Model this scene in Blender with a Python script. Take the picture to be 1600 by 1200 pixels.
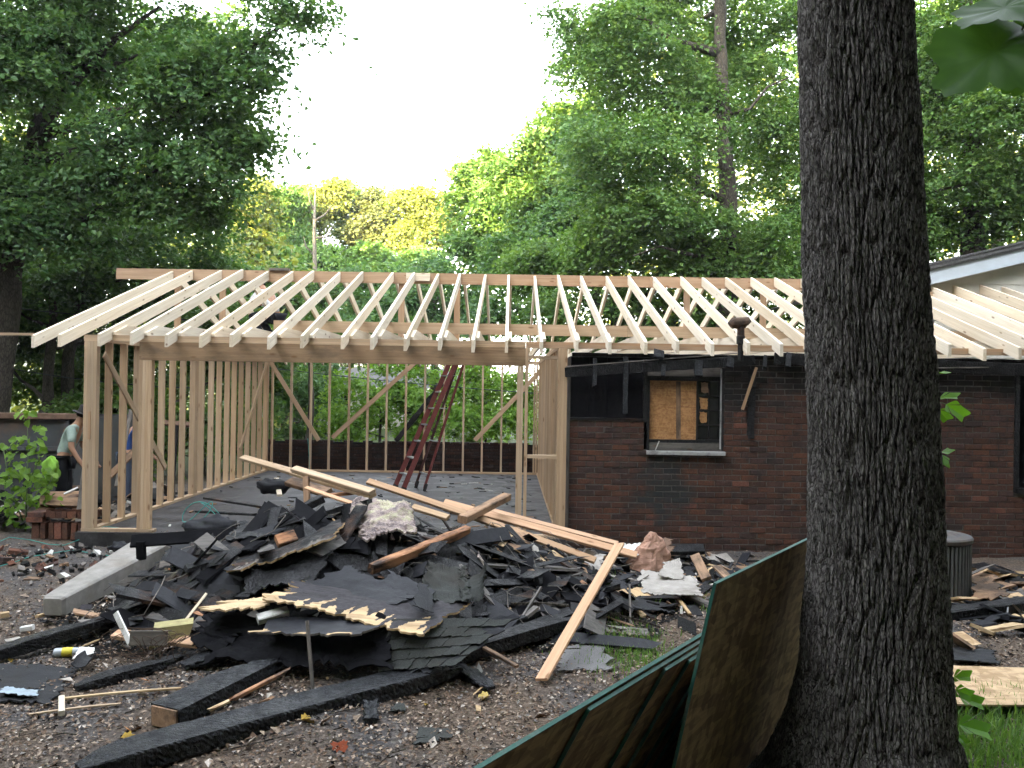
import bpy, bmesh, math, random
import numpy as np
from mathutils import Vector, Matrix

for o in list(bpy.data.objects):
    bpy.data.objects.remove(o)
SC = bpy.context.scene
COL = SC.collection
R = math.radians
rng = np.random.default_rng(7)
random.seed(7)

# ------------------------------------------------------------------ camera
CAMZ = 1.84
F = 1300.0                       # focal length in pixels of a 1600 px wide frame
cam_data = bpy.data.cameras.new('camera')
cam_data.sensor_width = 36.0
cam_data.lens = 36.0 * F / 1600.0
cam_data.clip_start = 0.05
cam_data.clip_end = 900.0
cam = bpy.data.objects.new('camera', cam_data)
COL.objects.link(cam)
CAM_M = (Matrix.Translation((0, 0, CAMZ)) @ Matrix.Rotation(-0.0038, 4, 'Z')
         @ Matrix.Rotation(math.pi / 2 + 0.0046, 4, 'X') @ Matrix.Rotation(0.0155, 4, 'Z'))
cam.matrix_world = CAM_M
SC.camera = cam

# ------------------------------------------------------------------ world, sun, exposure
SUN_EL, SUN_AZ = R(17), R(207)   # compass azimuth of the sun, clockwise from +Y: low, behind the camera and to the left
world = bpy.data.worlds.new('World')
SC.world = world
world.use_nodes = True
wn = world.node_tree
wn.nodes.clear()
w_out = wn.nodes.new('ShaderNodeOutputWorld')
w_bg = wn.nodes.new('ShaderNodeBackground')
w_sky = wn.nodes.new('ShaderNodeTexSky')
w_sky.sky_type = 'NISHITA'
w_sky.sun_disc = False
w_sky.sun_elevation = SUN_EL
w_sky.sun_rotation = SUN_AZ
w_sky.air_density = 1.0
w_sky.dust_density = 2.2
w_sky.ozone_density = 1.0
w_bg.inputs['Strength'].default_value = 0.15
w_hsv = wn.nodes.new('ShaderNodeHueSaturation')   # thin high cloud: the blue is washed out of the whole sky
w_hsv.inputs['Saturation'].default_value = 0.29
w_hsv.inputs['Value'].default_value = 1.35
wn.links.new(w_sky.outputs[0], w_hsv.inputs['Color'])
wn.links.new(w_hsv.outputs[0], w_bg.inputs['Color'])
wn.links.new(w_bg.outputs[0], w_out.inputs['Surface'])

sun_d = bpy.data.lights.new('sun', 'SUN')
sun_d.energy = 5.0
sun_d.angle = R(0.5)
sun_d.color = (1.0, 0.76, 0.38)
sun = bpy.data.objects.new('sun', sun_d)
COL.objects.link(sun)
sun_dir = Vector((math.sin(SUN_AZ) * math.cos(SUN_EL), math.cos(SUN_AZ) * math.cos(SUN_EL), math.sin(SUN_EL)))
sun.rotation_euler = sun_dir.to_track_quat('Z', 'Y').to_euler()
sun.location = sun_dir * 60

SC.view_settings.view_transform = 'Standard'
SC.view_settings.look = 'None'
SC.view_settings.exposure = 3.95
SC.view_settings.gamma = 1.0
SC.view_settings.use_curve_mapping = False
SC.render.engine = 'CYCLES'
SC.cycles.max_bounces = 6
SC.cycles.diffuse_bounces = 3
SC.cycles.glossy_bounces = 2
SC.cycles.transmission_bounces = 3
SC.cycles.transparent_max_bounces = 6
SC.cycles.sample_clamp_indirect = 6.0
SC.cycles.use_denoising = True

# ------------------------------------------------------------------ numpy noise
def _hash(ix, iy, iz, seed):
    h = (ix.astype(np.int64) * 374761393 + iy.astype(np.int64) * 668265263 + iz.astype(np.int64) * 2147483647 + seed * 974634777) & 0xFFFFFFFF
    h = ((h ^ (h >> 13)) * 1274126177) & 0xFFFFFFFF
    h = (h ^ (h >> 16)) & 0xFFFFFFFF
    h = (h * 2246822519) & 0xFFFFFFFF
    h = h ^ (h >> 15)
    return (h & 0xFFFFFF) / float(0xFFFFFF)

def vnoise(x, y, z=None, seed=0):
    """smooth value noise, -1..1"""
    x = np.asarray(x, float); y = np.asarray(y, float)
    z = np.zeros_like(x) if z is None else np.asarray(z, float)
    ix, iy, iz = np.floor(x), np.floor(y), np.floor(z)
    fx, fy, fz = x - ix, y - iy, z - iz
    fx, fy, fz = [f * f * (3 - 2 * f) for f in (fx, fy, fz)]
    out = 0
    for dx in (0, 1):
        for dy in (0, 1):
            for dz in (0, 1):
                w = (fx if dx else 1 - fx) * (fy if dy else 1 - fy) * (fz if dz else 1 - fz)
                out = out + w * _hash(ix + dx, iy + dy, iz + dz, seed)
    return out * 2 - 1

def fbm(x, y, z=None, seed=0, oct=4, gain=0.5):
    a, s, out = 1.0, 1.0, 0
    for k in range(oct):
        out = out + a * vnoise(np.asarray(x) * s, np.asarray(y) * s, None if z is None else np.asarray(z) * s, seed + k * 17)
        a *= gain; s *= 2.03
    return out

def voro(x, y, seed=0):
    """F1 and F2 of a jittered 2-D grid"""
    x = np.asarray(x, float); y = np.asarray(y, float)
    ix, iy = np.floor(x), np.floor(y)
    f1 = np.full(x.shape, 9.0); f2 = np.full(x.shape, 9.0)
    zz = np.zeros_like(ix)
    for dx in (-1, 0, 1):
        for dy in (-1, 0, 1):
            cx = ix + dx + _hash(ix + dx, iy + dy, zz, seed)
            cy = iy + dy + _hash(ix + dx, iy + dy, zz + 5, seed)
            d = np.hypot(cx - x, cy - y)
            f2 = np.minimum(f2, np.maximum(f1, d))
            f1 = np.minimum(f1, d)
    return f1, f2

# ------------------------------------------------------------------ ground heights and picking
def sstep(a, b, v):
    t = np.clip((np.asarray(v, float) - a) / (b - a), 0, 1)
    return t * t * (3 - 2 * t)

def ground_h(x, y):
    x = np.asarray(x, float); y = np.asarray(y, float)
    near = 1 - sstep(14, 24, np.hypot(x, y - 4))
    h = -0.15 + near * (0.05 * fbm(x * 0.5, y * 0.5, seed=3, oct=3) + 0.012 * fbm(x * 3, y * 3, seed=5, oct=3))
    h = h - 0.10 * sstep(10.6, 11.6, y) * (1 - sstep(17.2, 18.2, y)) * sstep(-6.2, -5.7, x) * (1 - sstep(0.9, 1.4, x))
    h = h - 0.25 * sstep(-5.6, -7.0, x) * sstep(11.0, 13.0, y)
    return h

def mound_h(x, y):
    """the debris heap above the ground"""
    x = np.asarray(x, float); y = np.asarray(y, float)
    def prof(y0, yp, y1):
        return np.where(y < yp, np.clip((y - y0) / (yp - y0), 0, 1), np.clip((y1 - y) / (y1 - yp), 0, 1))
    a = prof(6.1, 7.6, 9.7)
    a = a * a * (3 - 2 * a)
    a2 = prof(5.6, 7.4, 9.4)
    core = 0.74 * np.exp(-(((x + 1.25) / 1.25) ** 2)) * a
    left = 0.30 * np.exp(-(((x + 2.55) / 0.8) ** 2)) * a2 * a2 * (3 - 2 * a2)
    right = 0.30 * np.exp(-(((x - 0.35) / 0.85) ** 2)) * np.clip(prof(6.0, 8.4, 10.2), 0, 1)
    h = core + left + right
    amp = np.clip(h / 0.25, 0, 1)
    h = h + amp * (0.06 * fbm(x * 2.2, y * 2.2, seed=11, oct=3) + 0.03 * np.abs(fbm(x * 7, y * 7, seed=13, oct=2)))
    return np.maximum(h - 0.02, 0)

def in_slab(x, y):
    return (x > -5.25) & (x < 0.75) & (y > 10.15) & (y < 17.85)

def surf_h(x, y):
    x = np.asarray(x, float); y = np.asarray(y, float)
    g = ground_h(x, y) + mound_h(x, y)
    return np.where(in_slab(x, y), np.maximum(g, 0.0), g)

def ray(px, py):
    d = Vector(((px - 800) / F, -(py - 600) / F, -1.0))
    return (CAM_M.to_3x3() @ d)

def W(px, py, D):
    """the world point seen at photo pixel (px,py) whose depth along +Y is D"""
    d = ray(px, py)
    t = D / d.y
    return Vector((d.x * t, D, CAMZ + d.z * t))

def S(px, py, lift=0.0):
    """the point of ground / heap / slab seen at a photo pixel"""
    d = ray(px, py)
    ts = np.arange(2.0, 30.0, 0.01)
    x, y, z = d.x * ts, d.y * ts, CAMZ + d.z * ts
    hit = np.nonzero(z < surf_h(x, y))[0]
    k = hit[0] if len(hit) else len(ts) - 1
    return Vector((x[k], y[k], z[k] + lift))

def atz(px, py, z):
    d = ray(px, py)
    t = (z - CAMZ) / d.z
    return Vector((d.x * t, d.y * t, z))

# ------------------------------------------------------------------ object helpers
def tag(o, label=None, cat=None, group=None, kind=None):
    if label: o['label'] = label
    if cat: o['category'] = cat
    if group: o['group'] = group
    if kind: o['kind'] = kind
    return o

def thing(name, label, cat, loc=(0, 0, 0), group=None, rotz=0.0):
    o = bpy.data.objects.new(name, None)
    COL.objects.link(o)
    o.empty_display_size = 0.2
    o.location = loc
    o.rotation_euler = (0, 0, rotz)
    return tag(o, label, cat, group)

def world_of(o):
    m = Matrix.Translation(o.location) @ o.rotation_euler.to_matrix().to_4x4()
    return world_of(o.parent) @ m if o.parent is not None else m

def link(name, me, parent=None, M=None):
    o = bpy.data.objects.new(name, me)
    COL.objects.link(o)
    if parent is not None:
        o.parent = parent
    if M is not None:
        if parent is not None:
            pm = world_of(parent)
            o.matrix_local = pm.inverted() @ M
        else:
            o.matrix_local = M
    return o

def mesh(name, verts, faces, mats=(), midx=None, smooth=False):
    me = bpy.data.meshes.new(name)
    me.from_pydata([tuple(v) for v in verts], [], [tuple(f) for f in faces])
    for m in (mats if isinstance(mats, (list, tuple)) else [mats]):
        me.materials.append(m)
    if midx is not None:
        me.polygons.foreach_set('material_index', np.asarray(midx, np.int32))
    if smooth:
        me.polygons.foreach_set('use_smooth', np.ones(len(me.polygons), bool))
    me.update()
    return me

def big_mesh(name, V, Fq, mats=(), midx=None, smooth=False, attr=None):
    """V (n,3) array, Fq (m,k) array of equal-sized faces"""
    V = np.asarray(V, np.float32); Fq = np.asarray(Fq, np.int32)
    m, k = Fq.shape
    me = bpy.data.meshes.new(name)
    me.vertices.add(len(V)); me.vertices.foreach_set('co', V.ravel())
    me.loops.add(m * k); me.loops.foreach_set('vertex_index', Fq.ravel())
    me.polygons.add(m)
    me.polygons.foreach_set('loop_start', np.arange(0, m * k, k, dtype=np.int32))
    me.polygons.foreach_set('loop_total', np.full(m, k, np.int32))
    for mt in (mats if isinstance(mats, (list, tuple)) else [mats]):
        me.materials.append(mt)
    if midx is not None:
        me.polygons.foreach_set('material_index', np.asarray(midx, np.int32))
    me.polygons.foreach_set('use_smooth', np.full(m, bool(smooth)))
    me.update(calc_edges=True)
    me.validate()
    if attr is not None:
        a = me.attributes.new('v', 'FLOAT', 'POINT')
        a.data.foreach_set('value', np.asarray(attr, np.float32))
    return me

BOXF = [(0, 3, 2, 1), (4, 5, 6, 7), (0, 1, 5, 4), (1, 2, 6, 5), (2, 3, 7, 6), (3, 0, 4, 7)]
def box_vf(c, s):
    cx, cy, cz = c; x, y, z = s[0] / 2, s[1] / 2, s[2] / 2
    return [(cx - x, cy - y, cz - z), (cx + x, cy - y, cz - z), (cx + x, cy + y, cz - z), (cx - x, cy + y, cz - z),
            (cx - x, cy - y, cz + z), (cx + x, cy - y, cz + z), (cx + x, cy + y, cz + z), (cx - x, cy + y, cz + z)], BOXF

def frame_from(p0, p1, n):
    p0, p1, n = Vector(p0), Vector(p1), Vector(n)
    x = (p1 - p0).normalized()
    n = n - x * n.dot(x)
    if n.length < 1e-4:
        n = Vector((1, 0, 0)) - x * x.x
    z = n.normalized()
    y = z.cross(x)
    M = Matrix((x, y, z)).transposed().to_4x4()
    M.translation = (p0 + p1) / 2
    return M, (p1 - p0).length

_box_cache = {}
def plank_mesh(L, w, t, mat, name='board'):
    key = (round(L, 2), w, t, mat.name)
    if key not in _box_cache:
        v, f = box_vf((0, 0, 0), (round(L, 3), w, t))
        _box_cache[key] = mesh(name, v, f, mat)
    return _box_cache[key]

def plank(name, p0, p1, w, t, mat, n=(0, 0, 1), parent=None):
    """straight sawn timber: long axis p0-p1, thickness t along n"""
    M, L = frame_from(p0, p1, n)
    return link(name, plank_mesh(L, w, t, mat, name), parent, M)

def lumber_mesh(name, L, w, t, mat, segs=10, bend=0.0, rough=0.0, ragged=(0, 0), seed=0, ring=None, crack=0.0, burn=None):
    """timber with eased edges, a bend, worn faces and broken ends, along local X"""
    b = min(w, t) * 0.12
    if ring is None:
        prof = [(-w/2 + b, -t/2), (w/2 - b, -t/2), (w/2, -t/2 + b), (w/2, t/2 - b), (w/2 - b, t/2), (-w/2 + b, t/2), (-w/2, t/2 - b), (-w/2, -t/2 + b)]
    else:
        prof = []
        per = 2 * (w + t)
        for k in range(ring):
            s = per * k / ring
            if s < w: q = (-w/2 + s, -t/2)
            elif s < w + t: q = (w/2, -t/2 + s - w)
            elif s < 2 * w + t: q = (w/2 - (s - w - t), t/2)
            else: q = (-w/2, t/2 - (s - 2 * w - t))
            prof.append(q)
    prof = np.array(prof); n = len(prof)
    xs = np.linspace(-L/2, L/2, segs + 1)
    X = np.repeat(xs[:, None], n, 1)
    Y = np.repeat(prof[None, :, 0], segs + 1, 0).copy()
    Z = np.repeat(prof[None, :, 1], segs + 1, 0).copy()
    rs = np.random.default_rng(seed)
    if rough:
        s = 1.0 + rough * fbm(X * 6, np.arctan2(Y / w, Z / t)[...] * 1.5, seed=seed, oct=3)
        Y *= s; Z *= s
    if crack:
        ang = np.arctan2(Y / w, Z / t)
        per = (w + t) * 2
        f1, f2 = voro(X / (crack * 3.2), ang / (2 * math.pi) * per / (crack * 1.9), seed)
        d = np.clip(0.35 - (f2 - f1), 0, 0.35) / 0.35
        k = 1 - d * crack * 0.9 / min(w, t)
        Y *= k; Z *= k
    if burn:
        for e_, sg in ((0, -1), (1, 1)):
            if not burn[e_]: continue
            q = np.clip((X * sg - (L / 2 - burn[e_])) / burn[e_], 0, 1)
            k = 1 - 0.62 * q ** 1.6 * (1 + 0.35 * vnoise(X * 22, Y * 30, Z * 30, seed))
            Y *= k; Z *= k
    taper_end = rs.uniform(-1, 1, n)
    X[0] -= ragged[0] * taper_end; X[-1] += ragged[1] * rs.uniform(-1, 1, n)
    Z += bend * (1 - (X / (L / 2)) ** 2)
    V = np.stack([X, Y, Z], -1).reshape(-1, 3)
    Fc = []
    for i in range(segs):
        for j in range(n):
            a = i * n + j; c = i * n + (j + 1) % n
            Fc.append((a, a + n, c + n, c))
    caps = [tuple(range(n)), tuple(reversed(range(segs * n, segs * n + n)))]
    return mesh(name, V, Fc + caps, mat, midx=[0] * (len(Fc) + 2), smooth=False)

def lumber(name, p0, p1, w, t, mat, n=(0, 0, 1), parent=None, **kw):
    M, L = frame_from(p0, p1, n)
    return link(name, lumber_mesh(name, L, w, t, mat, **kw), parent, M)

def sheet(name, corners, mat, nx=24, ny=16, thick=0.012, noise=0.02, freq=3.0, jag=(0, 0, 0, 0), seed=0, edge_mat=None,
          under_mat=None, curl=0.0, parent=None, splinter=None):
    """a warped board / felt / shingle sheet. corners a,b,c,d in order; jag = how ragged the sides ab, bc, cd, da are (metres)"""
    a, b, c, d = [np.array(q, float) for q in corners]
    u = np.linspace(0, 1, nx + 1)[:, None, None]; v = np.linspace(0, 1, ny + 1)[None, :, None]
    P = (a * (1 - u) * (1 - v) + b * u * (1 - v) + c * u * v + d * (1 - u) * v)
    nrm = np.cross(b - a, d - a); nrm /= np.linalg.norm(nrm)
    if nrm[2] < 0: nrm = -nrm
    U, Vv = np.broadcast_to(u[..., 0], P.shape[:2]), np.broadcast_to(v[..., 0], P.shape[:2])
    lu, lv = np.linalg.norm(b - a), np.linalg.norm(d - a)
    P = P + nrm * (noise * fbm(U * lu * freq, Vv * lv * freq, seed=seed, oct=3))[..., None]
    if curl:
        P = P + nrm * (curl * (np.abs(U - .5) * 2) ** 3)[..., None]
    eu = (b - a) / lu; ev = (d - a) / lv
    def rag(t, s): return vnoise(t * 14, t * 0 + s, seed=seed + 31) * 0.6 + vnoise(t * 37, t * 0 + s, seed=seed + 37) * 0.6 + 0.15 * vnoise(t * 5, t * 0 + s, seed=seed + 41)
    P = P + ev * (jag[0] * rag(U, 1) * (1 - Vv) ** 3)[..., None]
    P = P - ev * (jag[2] * rag(U, 2) * Vv ** 3)[..., None]
    P = P + eu * (jag[3] * rag(Vv, 3) * (1 - U) ** 3)[..., None]
    P = P - eu * (jag[1] * rag(Vv, 4) * U ** 3)[..., None]
    top = P.reshape(-1, 3); bot = top - nrm * thick
    n0 = len(top); idx = np.arange(n0).reshape(nx + 1, ny + 1)
    q = np.stack([idx[:-1, :-1], idx[1:, :-1], idx[1:, 1:], idx[:-1, 1:]], -1).reshape(-1, 4)
    qb = q[:, ::-1] + n0
    rim = []
    loop = list(idx[:, 0]) + list(idx[-1, 1:]) + list(idx[-2::-1, -1]) + list(idx[0, -2:0:-1])
    for k in range(len(loop)):
        e, g = loop[k], loop[(k + 1) % len(loop)]
        rim.append((e, e + n0, g + n0, g))
    mats = [mat, under_mat or mat, edge_mat or mat]
    if splinter: mats.append(splinter[0])
    mi = np.concatenate([np.zeros(len(q)), np.ones(len(qb)), np.full(len(rim), 2)])
    if splinter:       # along side ab the top ply is torn away and bare wood shows
        _, depth = splinter
        cu = (U[:-1, :-1] + U[1:, 1:]) / 2; cv = (Vv[:-1, :-1] + Vv[1:, 1:]) / 2
        lim = depth * (0.75 + 0.9 * vnoise(cu * 9, cu * 0 + 3, seed=seed + 51) + 0.8 * vnoise(cu * 40, cu * 0 + 7, seed=seed + 53))
        torn = (cv < lim).reshape(-1)
        mi[:len(q)][torn] = 3
    c0 = top.mean(0)
    me = big_mesh(name, np.concatenate([top, bot]) - c0, np.concatenate([q, qb, np.array(rim)]), mats, mi, smooth=False)
    return link(name, me, parent, Matrix.Translation(c0))

def tube_arrays(pts, radii, sides=8, close=True):
    pts = [Vector(p) for p in pts]
    V, Fc = [], []
    up = Vector((0, 0, 1))
    prev = None
    for i, p in enumerate(pts):
        t = (pts[min(i + 1, len(pts) - 1)] - pts[max(i - 1, 0)]).normalized()
        if prev is None:
            a = t.orthogonal().normalized()
        else:
            a = (prev - t * prev.dot(t)).normalized()
        prev = a
        b = t.cross(a)
        r = radii[i] if hasattr(radii, '__len__') else radii
        for k in range(sides):
            th = 2 * math.pi * k / sides
            V.append(p + a * (r * math.cos(th)) + b * (r * math.sin(th)))
    for i in range(len(pts) - 1):
        for k in range(sides):
            a0 = i * sides + k; c0 = i * sides + (k + 1) % sides
            Fc.append((a0, c0, c0 + sides, a0 + sides))
    if close:
        Fc.append(tuple(reversed(range(sides))))
        n = (len(pts) - 1) * sides
        Fc.append(tuple(range(n, n + sides)))
    return V, Fc

def tube(name, pts, radii, mat, sides=8, parent=None, smooth=True):
    V, Fc = tube_arrays(pts, radii, sides)
    c = Vector(pts[0])
    me = mesh(name, [v - c for v in V], Fc, mat, smooth=smooth)
    return link(name, me, parent, Matrix.Translation(c))

def join_vf(parts):
    V, Fc = [], []
    for v, f in parts:
        n = len(V)
        V += list(v); Fc += [tuple(i + n for i in q) for q in f]
    return V, Fc

def lathe_vf(prof, sides=20, c=(0, 0, 0)):
    V, Fc = [], []
    for r, z in prof:
        for k in range(sides):
            th = 2 * math.pi * k / sides
            V.append((c[0] + r * math.cos(th), c[1] + r * math.sin(th), c[2] + z))
    for i in range(len(prof) - 1):
        for k in range(sides):
            a, b = i * sides + k, i * sides + (k + 1) % sides
            Fc.append((a, b, b + sides, a + sides))
    Fc.append(tuple(reversed(range(sides))))
    Fc.append(tuple(range((len(prof) - 1) * sides, len(prof) * sides)))
    return V, Fc

# ------------------------------------------------------------------ materials
class NT:
    def __init__(s, name):
        s.m = bpy.data.materials.new(name); s.m.use_nodes = True
        s.t = s.m.node_tree; s.t.nodes.clear()
        s.out = s.t.nodes.new('ShaderNodeOutputMaterial')
    def n(s, typ, **kw):
        nd = s.t.nodes.new(typ)
        for k, v in kw.items():
            if k.startswith('_'): nd.inputs[k[1:].replace('_', ' ')].default_value = v
            else: setattr(nd, k, v)
        return nd
    def l(s, a, b): s.t.links.new(a, b)
    def coord(s, kind='Object'):
        return s.n('ShaderNodeTexCoord').outputs[kind]
    def mapping(s, src, scale=(1, 1, 1), loc=(0, 0, 0)):
        m = s.n('ShaderNodeMapping')
        m.inputs['Scale'].default_value = scale; m.inputs['Location'].default_value = loc
        s.l(src, m.inputs['Vector']); return m.outputs[0]
    def noise(s, src, scale=5, detail=4, rough=0.6, dist=0.0):
        n = s.n('ShaderNodeTexNoise'); n.inputs['Scale'].default_value = scale
        n.inputs['Detail'].default_value = detail; n.inputs['Roughness'].default_value = rough
        n.inputs['Distortion'].default_value = dist
        s.l(src, n.inputs['Vector']); return n.outputs['Fac']
    def voronoi(s, src, scale=5, feature='F1', out='Distance'):
        n = s.n('ShaderNodeTexVoronoi'); n.feature = feature; n.inputs['Scale'].default_value = scale
        s.l(src, n.inputs['Vector']); return n.outputs[out]
    def ramp(s, fac, stops, interp='LINEAR'):
        r = s.n('ShaderNodeValToRGB'); r.color_ramp.interpolation = interp
        e = r.color_ramp.elements
        while len(e) < len(stops): e.new(0.5)
        for k, (p, c) in enumerate(stops):
            e[k].position = p
            e[k].color = (c, c, c, 1) if not hasattr(c, '__len__') else (*c[:3], 1)
        s.l(fac, r.inputs[0]); return r.outputs[0]
    def mix(s, fac, a, b, mode='MIX'):
        m = s.n('ShaderNodeMix'); m.data_type = 'RGBA'; m.blend_type = mode
        for sock, v in ((m.inputs[0], fac), (m.inputs[6], a), (m.inputs[7], b)):
            if hasattr(v, 'is_linked') or hasattr(v, 'links'): s.l(v, sock)
            elif hasattr(v, '__len__'): sock.default_value = (*v[:3], 1)
            else: sock.default_value = v
        return m.outputs[2]
    def math(s, op, a, b=0.0):
        m = s.n('ShaderNodeMath'); m.operation = op
        for sock, v in ((m.inputs[0], a), (m.inputs[1], b)):
            if hasattr(v, 'links'): s.l(v, sock)
            else: sock.default_value = v
        return m.outputs[0]
    def add(s, a, b):
        m = s.n('ShaderNodeVectorMath'); m.operation = 'ADD'
        s.l(a, m.inputs[0]); s.l(b, m.inputs[1]); return m.outputs[0]
    def rand(s):
        return s.n('ShaderNodeObjectInfo').outputs['Random']
    def rand_shift(s, src, amt=40.0):
        c = s.n('ShaderNodeCombineXYZ'); r = s.math('MULTIPLY', s.rand(), amt)
        for k in range(3): s.l(r, c.inputs[k])
        return s.add(src, c.outputs[0])
    def bsdf(s, col, rough=0.8, spec=0.3, bump=None, bstr=0.3, bdist=0.02, metal=0.0):
        b = s.n('ShaderNodeBsdfPrincipled')
        if hasattr(col, 'links'): s.l(col, b.inputs['Base Color'])
        else: b.inputs['Base Color'].default_value = (*col[:3], 1)
        if hasattr(rough, 'links'): s.l(rough, b.inputs['Roughness'])
        else: b.inputs['Roughness'].default_value = rough
        b.inputs['Specular IOR Level'].default_value = spec
        b.inputs['Metallic'].default_value = metal
        if bump is not None:
            bp = s.n('ShaderNodeBump'); bp.inputs['Strength'].default_value = bstr; bp.inputs['Distance'].default_value = bdist
            s.l(bump, bp.inputs['Height']); s.l(bp.outputs[0], b.inputs['Normal'])
        s.l(b.outputs[0], s.out.inputs['Surface'])
        return b

def mat_wood(name, light, dark, knot=(0.16, 0.08, 0.035), tint=0.25, wear=None, wear_amt=0.5, rough=0.75):
    t = NT(name)
    co = t.rand_shift(t.coord('Object'))
    g1 = t.noise(t.mapping(co, (0.8, 22, 22)), 1.0, 5, 0.65, 0.6)
    g2 = t.noise(t.mapping(co, (2.5, 120, 120)), 1.0, 3, 0.6)
    g = t.math('ADD', t.math('MULTIPLY', g1, 0.72), t.math('MULTIPLY', g2, 0.28))
    col = t.ramp(g, [(0.33, dark), (0.58, light), (0.75, [c * 1.06 for c in light])])
    kn = t.voronoi(t.mapping(co, (3.1, 9, 9)), 1.0)
    kf = t.ramp(kn, [(0.07, 1.0), (0.16, 0.0)])
    col = t.mix(t.math('MULTIPLY', kf, 0.75), col, knot)
    r = t.rand()
    col = t.mix(1.0, col, t.ramp(r, [(0.0, 1.0 - tint), (0.5, 1.0), (1.0, 1.0 + tint * 0.35)]), 'MULTIPLY')
    hue = t.ramp(t.math('FRACT', t.math('MULTIPLY', r, 7.3)), [(0.0, (1.0, 0.93, 0.84)), (1.0, (1, 1, 1))])
    col = t.mix(1.0, col, hue, 'MULTIPLY')
    if wear:
        wf = t.ramp(t.noise(t.mapping(co, (2.0, 6, 6)), 1.0, 5, 0.7), [(0.45, 0.0), (0.62, 1.0)])
        col = t.mix(t.math('MULTIPLY', wf, wear_amt), col, wear)
    t.bsdf(col, rough, 0.25, g, 0.25, 0.004)
    return t.m

def mat_char(name, base=(0.006, 0.006, 0.007), ash=(0.05, 0.05, 0.054), scale=30, brown=(0.09, 0.04, 0.018), brown_amt=0.0, rough=(0.42, 0.8)):
    t = NT(name)
    co = t.rand_shift(t.coord('Object'))
    wob = t.noise(co, 9, 3)
    cc = t.mapping(co, (1.25, 0.55, 0.55))
    d = t.voronoi(cc, scale, 'DISTANCE_TO_EDGE')
    crack = t.ramp(d, [(0.0, 0.0), (0.10, 1.0)])
    n = t.noise(co, 40, 6, 0.7)
    col = t.mix(t.ramp(n, [(0.52, 0.0), (0.78, 1.0)]), base, ash)
    col = t.mix(1.0, col, t.ramp(crack, [(0, 0.25), (1, 1.0)]), 'MULTIPLY')
    if brown_amt:
        bf = t.ramp(t.noise(t.mapping(co, (2.2, 7, 7)), 1.0, 5, 0.65), [(0.5, 0.0), (0.66, brown_amt)])
        col = t.mix(bf, col, brown)
    rg = t.ramp(wob, [(0.35, rough[0]), (0.65, rough[1])])
    h = t.math('ADD', crack, t.math('MULTIPLY', n, 0.6))
    t.bsdf(col, rg, 0.3, h, 0.7, 0.004)
    return t.m

def mat_speck(name, cols, scale=60, rough=0.9, bstr=0.5, bdist=0.006, big=None, spec=0.2, shift=True, coord='Object', detail=5):
    """granular colour from noise: cols = ramp stops"""
    t = NT(name)
    co = t.coord(coord)
    if shift: co = t.rand_shift(co)
    n = t.noise(co, scale, detail, 0.75)
    col = t.ramp(n, cols)
    if big:
        bc, bs, lo, hi, amt = big
        bf = t.ramp(t.noise(co, bs, 5, 0.65), [(lo, 0.0), (hi, amt)])
        col = t.mix(bf, col, bc)
    t.bsdf(col, rough, spec, n, bstr, bdist)
    return t.m

def mat_leaf(name, c0, c1, c2, trans=0.42, tcol=None, rough=0.45, spec=0.28):
    """leaf: colour varies per leaf by attribute v; light passes through"""
    t = NT(name)
    at = t.n('ShaderNodeAttribute'); at.attribute_name = 'v'
    col = t.ramp(at.outputs['Fac'], [(0.0, c0), (0.5, c1), (1.0, c2)])
    b = t.n('ShaderNodeBsdfPrincipled'); t.l(col, b.inputs['Base Color'])
    b.inputs['Roughness'].default_value = rough; b.inputs['Specular IOR Level'].default_value = spec
    tr = t.n('ShaderNodeBsdfTranslucent')
    tc = t.mix(1.0, col, tcol or (1.3, 1.25, 0.55), 'MULTIPLY')
    t.l(tc, tr.inputs['Color'])
    mx = t.n('ShaderNodeMixShader'); mx.inputs[0].default_value = trans
    t.l(b.outputs[0], mx.inputs[1]); t.l(tr.outputs[0], mx.inputs[2])
    t.l(mx.outputs[0], t.out.inputs['Surface'])
    return t.m

def mat_plain(name, col, rough=0.6, spec=0.3, metal=0.0, var=0.25, scale=14, dirt=None):
    t = NT(name)
    co = t.rand_shift(t.coord('Object'))
    n = t.noise(co, scale, 5, 0.65)
    c = t.mix(1.0, col, t.ramp(n, [(0.3, 1 - var), (0.7, 1.0 + var * 0.3)]), 'MULTIPLY')
    if dirt:
        df = t.ramp(t.noise(co, scale * 0.35, 6, 0.7), [(0.5, 0.0), (0.68, 0.85)])
        c = t.mix(df, c, dirt)
    t.bsdf(c, rough, spec, n, 0.15, 0.004, metal)
    return t.m

M = {}
M['spruce'] = mat_wood('spruce', (0.75, 0.68, 0.57), (0.60, 0.51, 0.39), tint=0.2)
M['stud'] = mat_wood('stud_pine', (0.50, 0.38, 0.265), (0.38, 0.265, 0.17), tint=0.2)
M['fir'] = mat_wood('fir_board', (0.42, 0.29, 0.19), (0.30, 0.19, 0.115), tint=0.15)
M['header'] = mat_wood('header_pine', (0.31, 0.22, 0.14), (0.20, 0.13, 0.08), tint=0.1, wear=(0.10, 0.075, 0.05), wear_amt=0.55)
M['pink'] = mat_wood('raw_board', (0.56, 0.37, 0.245), (0.42, 0.25, 0.15), tint=0.15)
M['old'] = mat_wood('old_timber', (0.34, 0.22, 0.14), (0.19, 0.115, 0.07), tint=0.3, wear=(0.03, 0.026, 0.024), wear_amt=0.8)
M['scorched'] = mat_wood('scorched_timber', (0.46, 0.24, 0.13), (0.28, 0.13, 0.065), tint=0.15, wear=(0.018, 0.015, 0.014), wear_amt=0.95)
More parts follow.
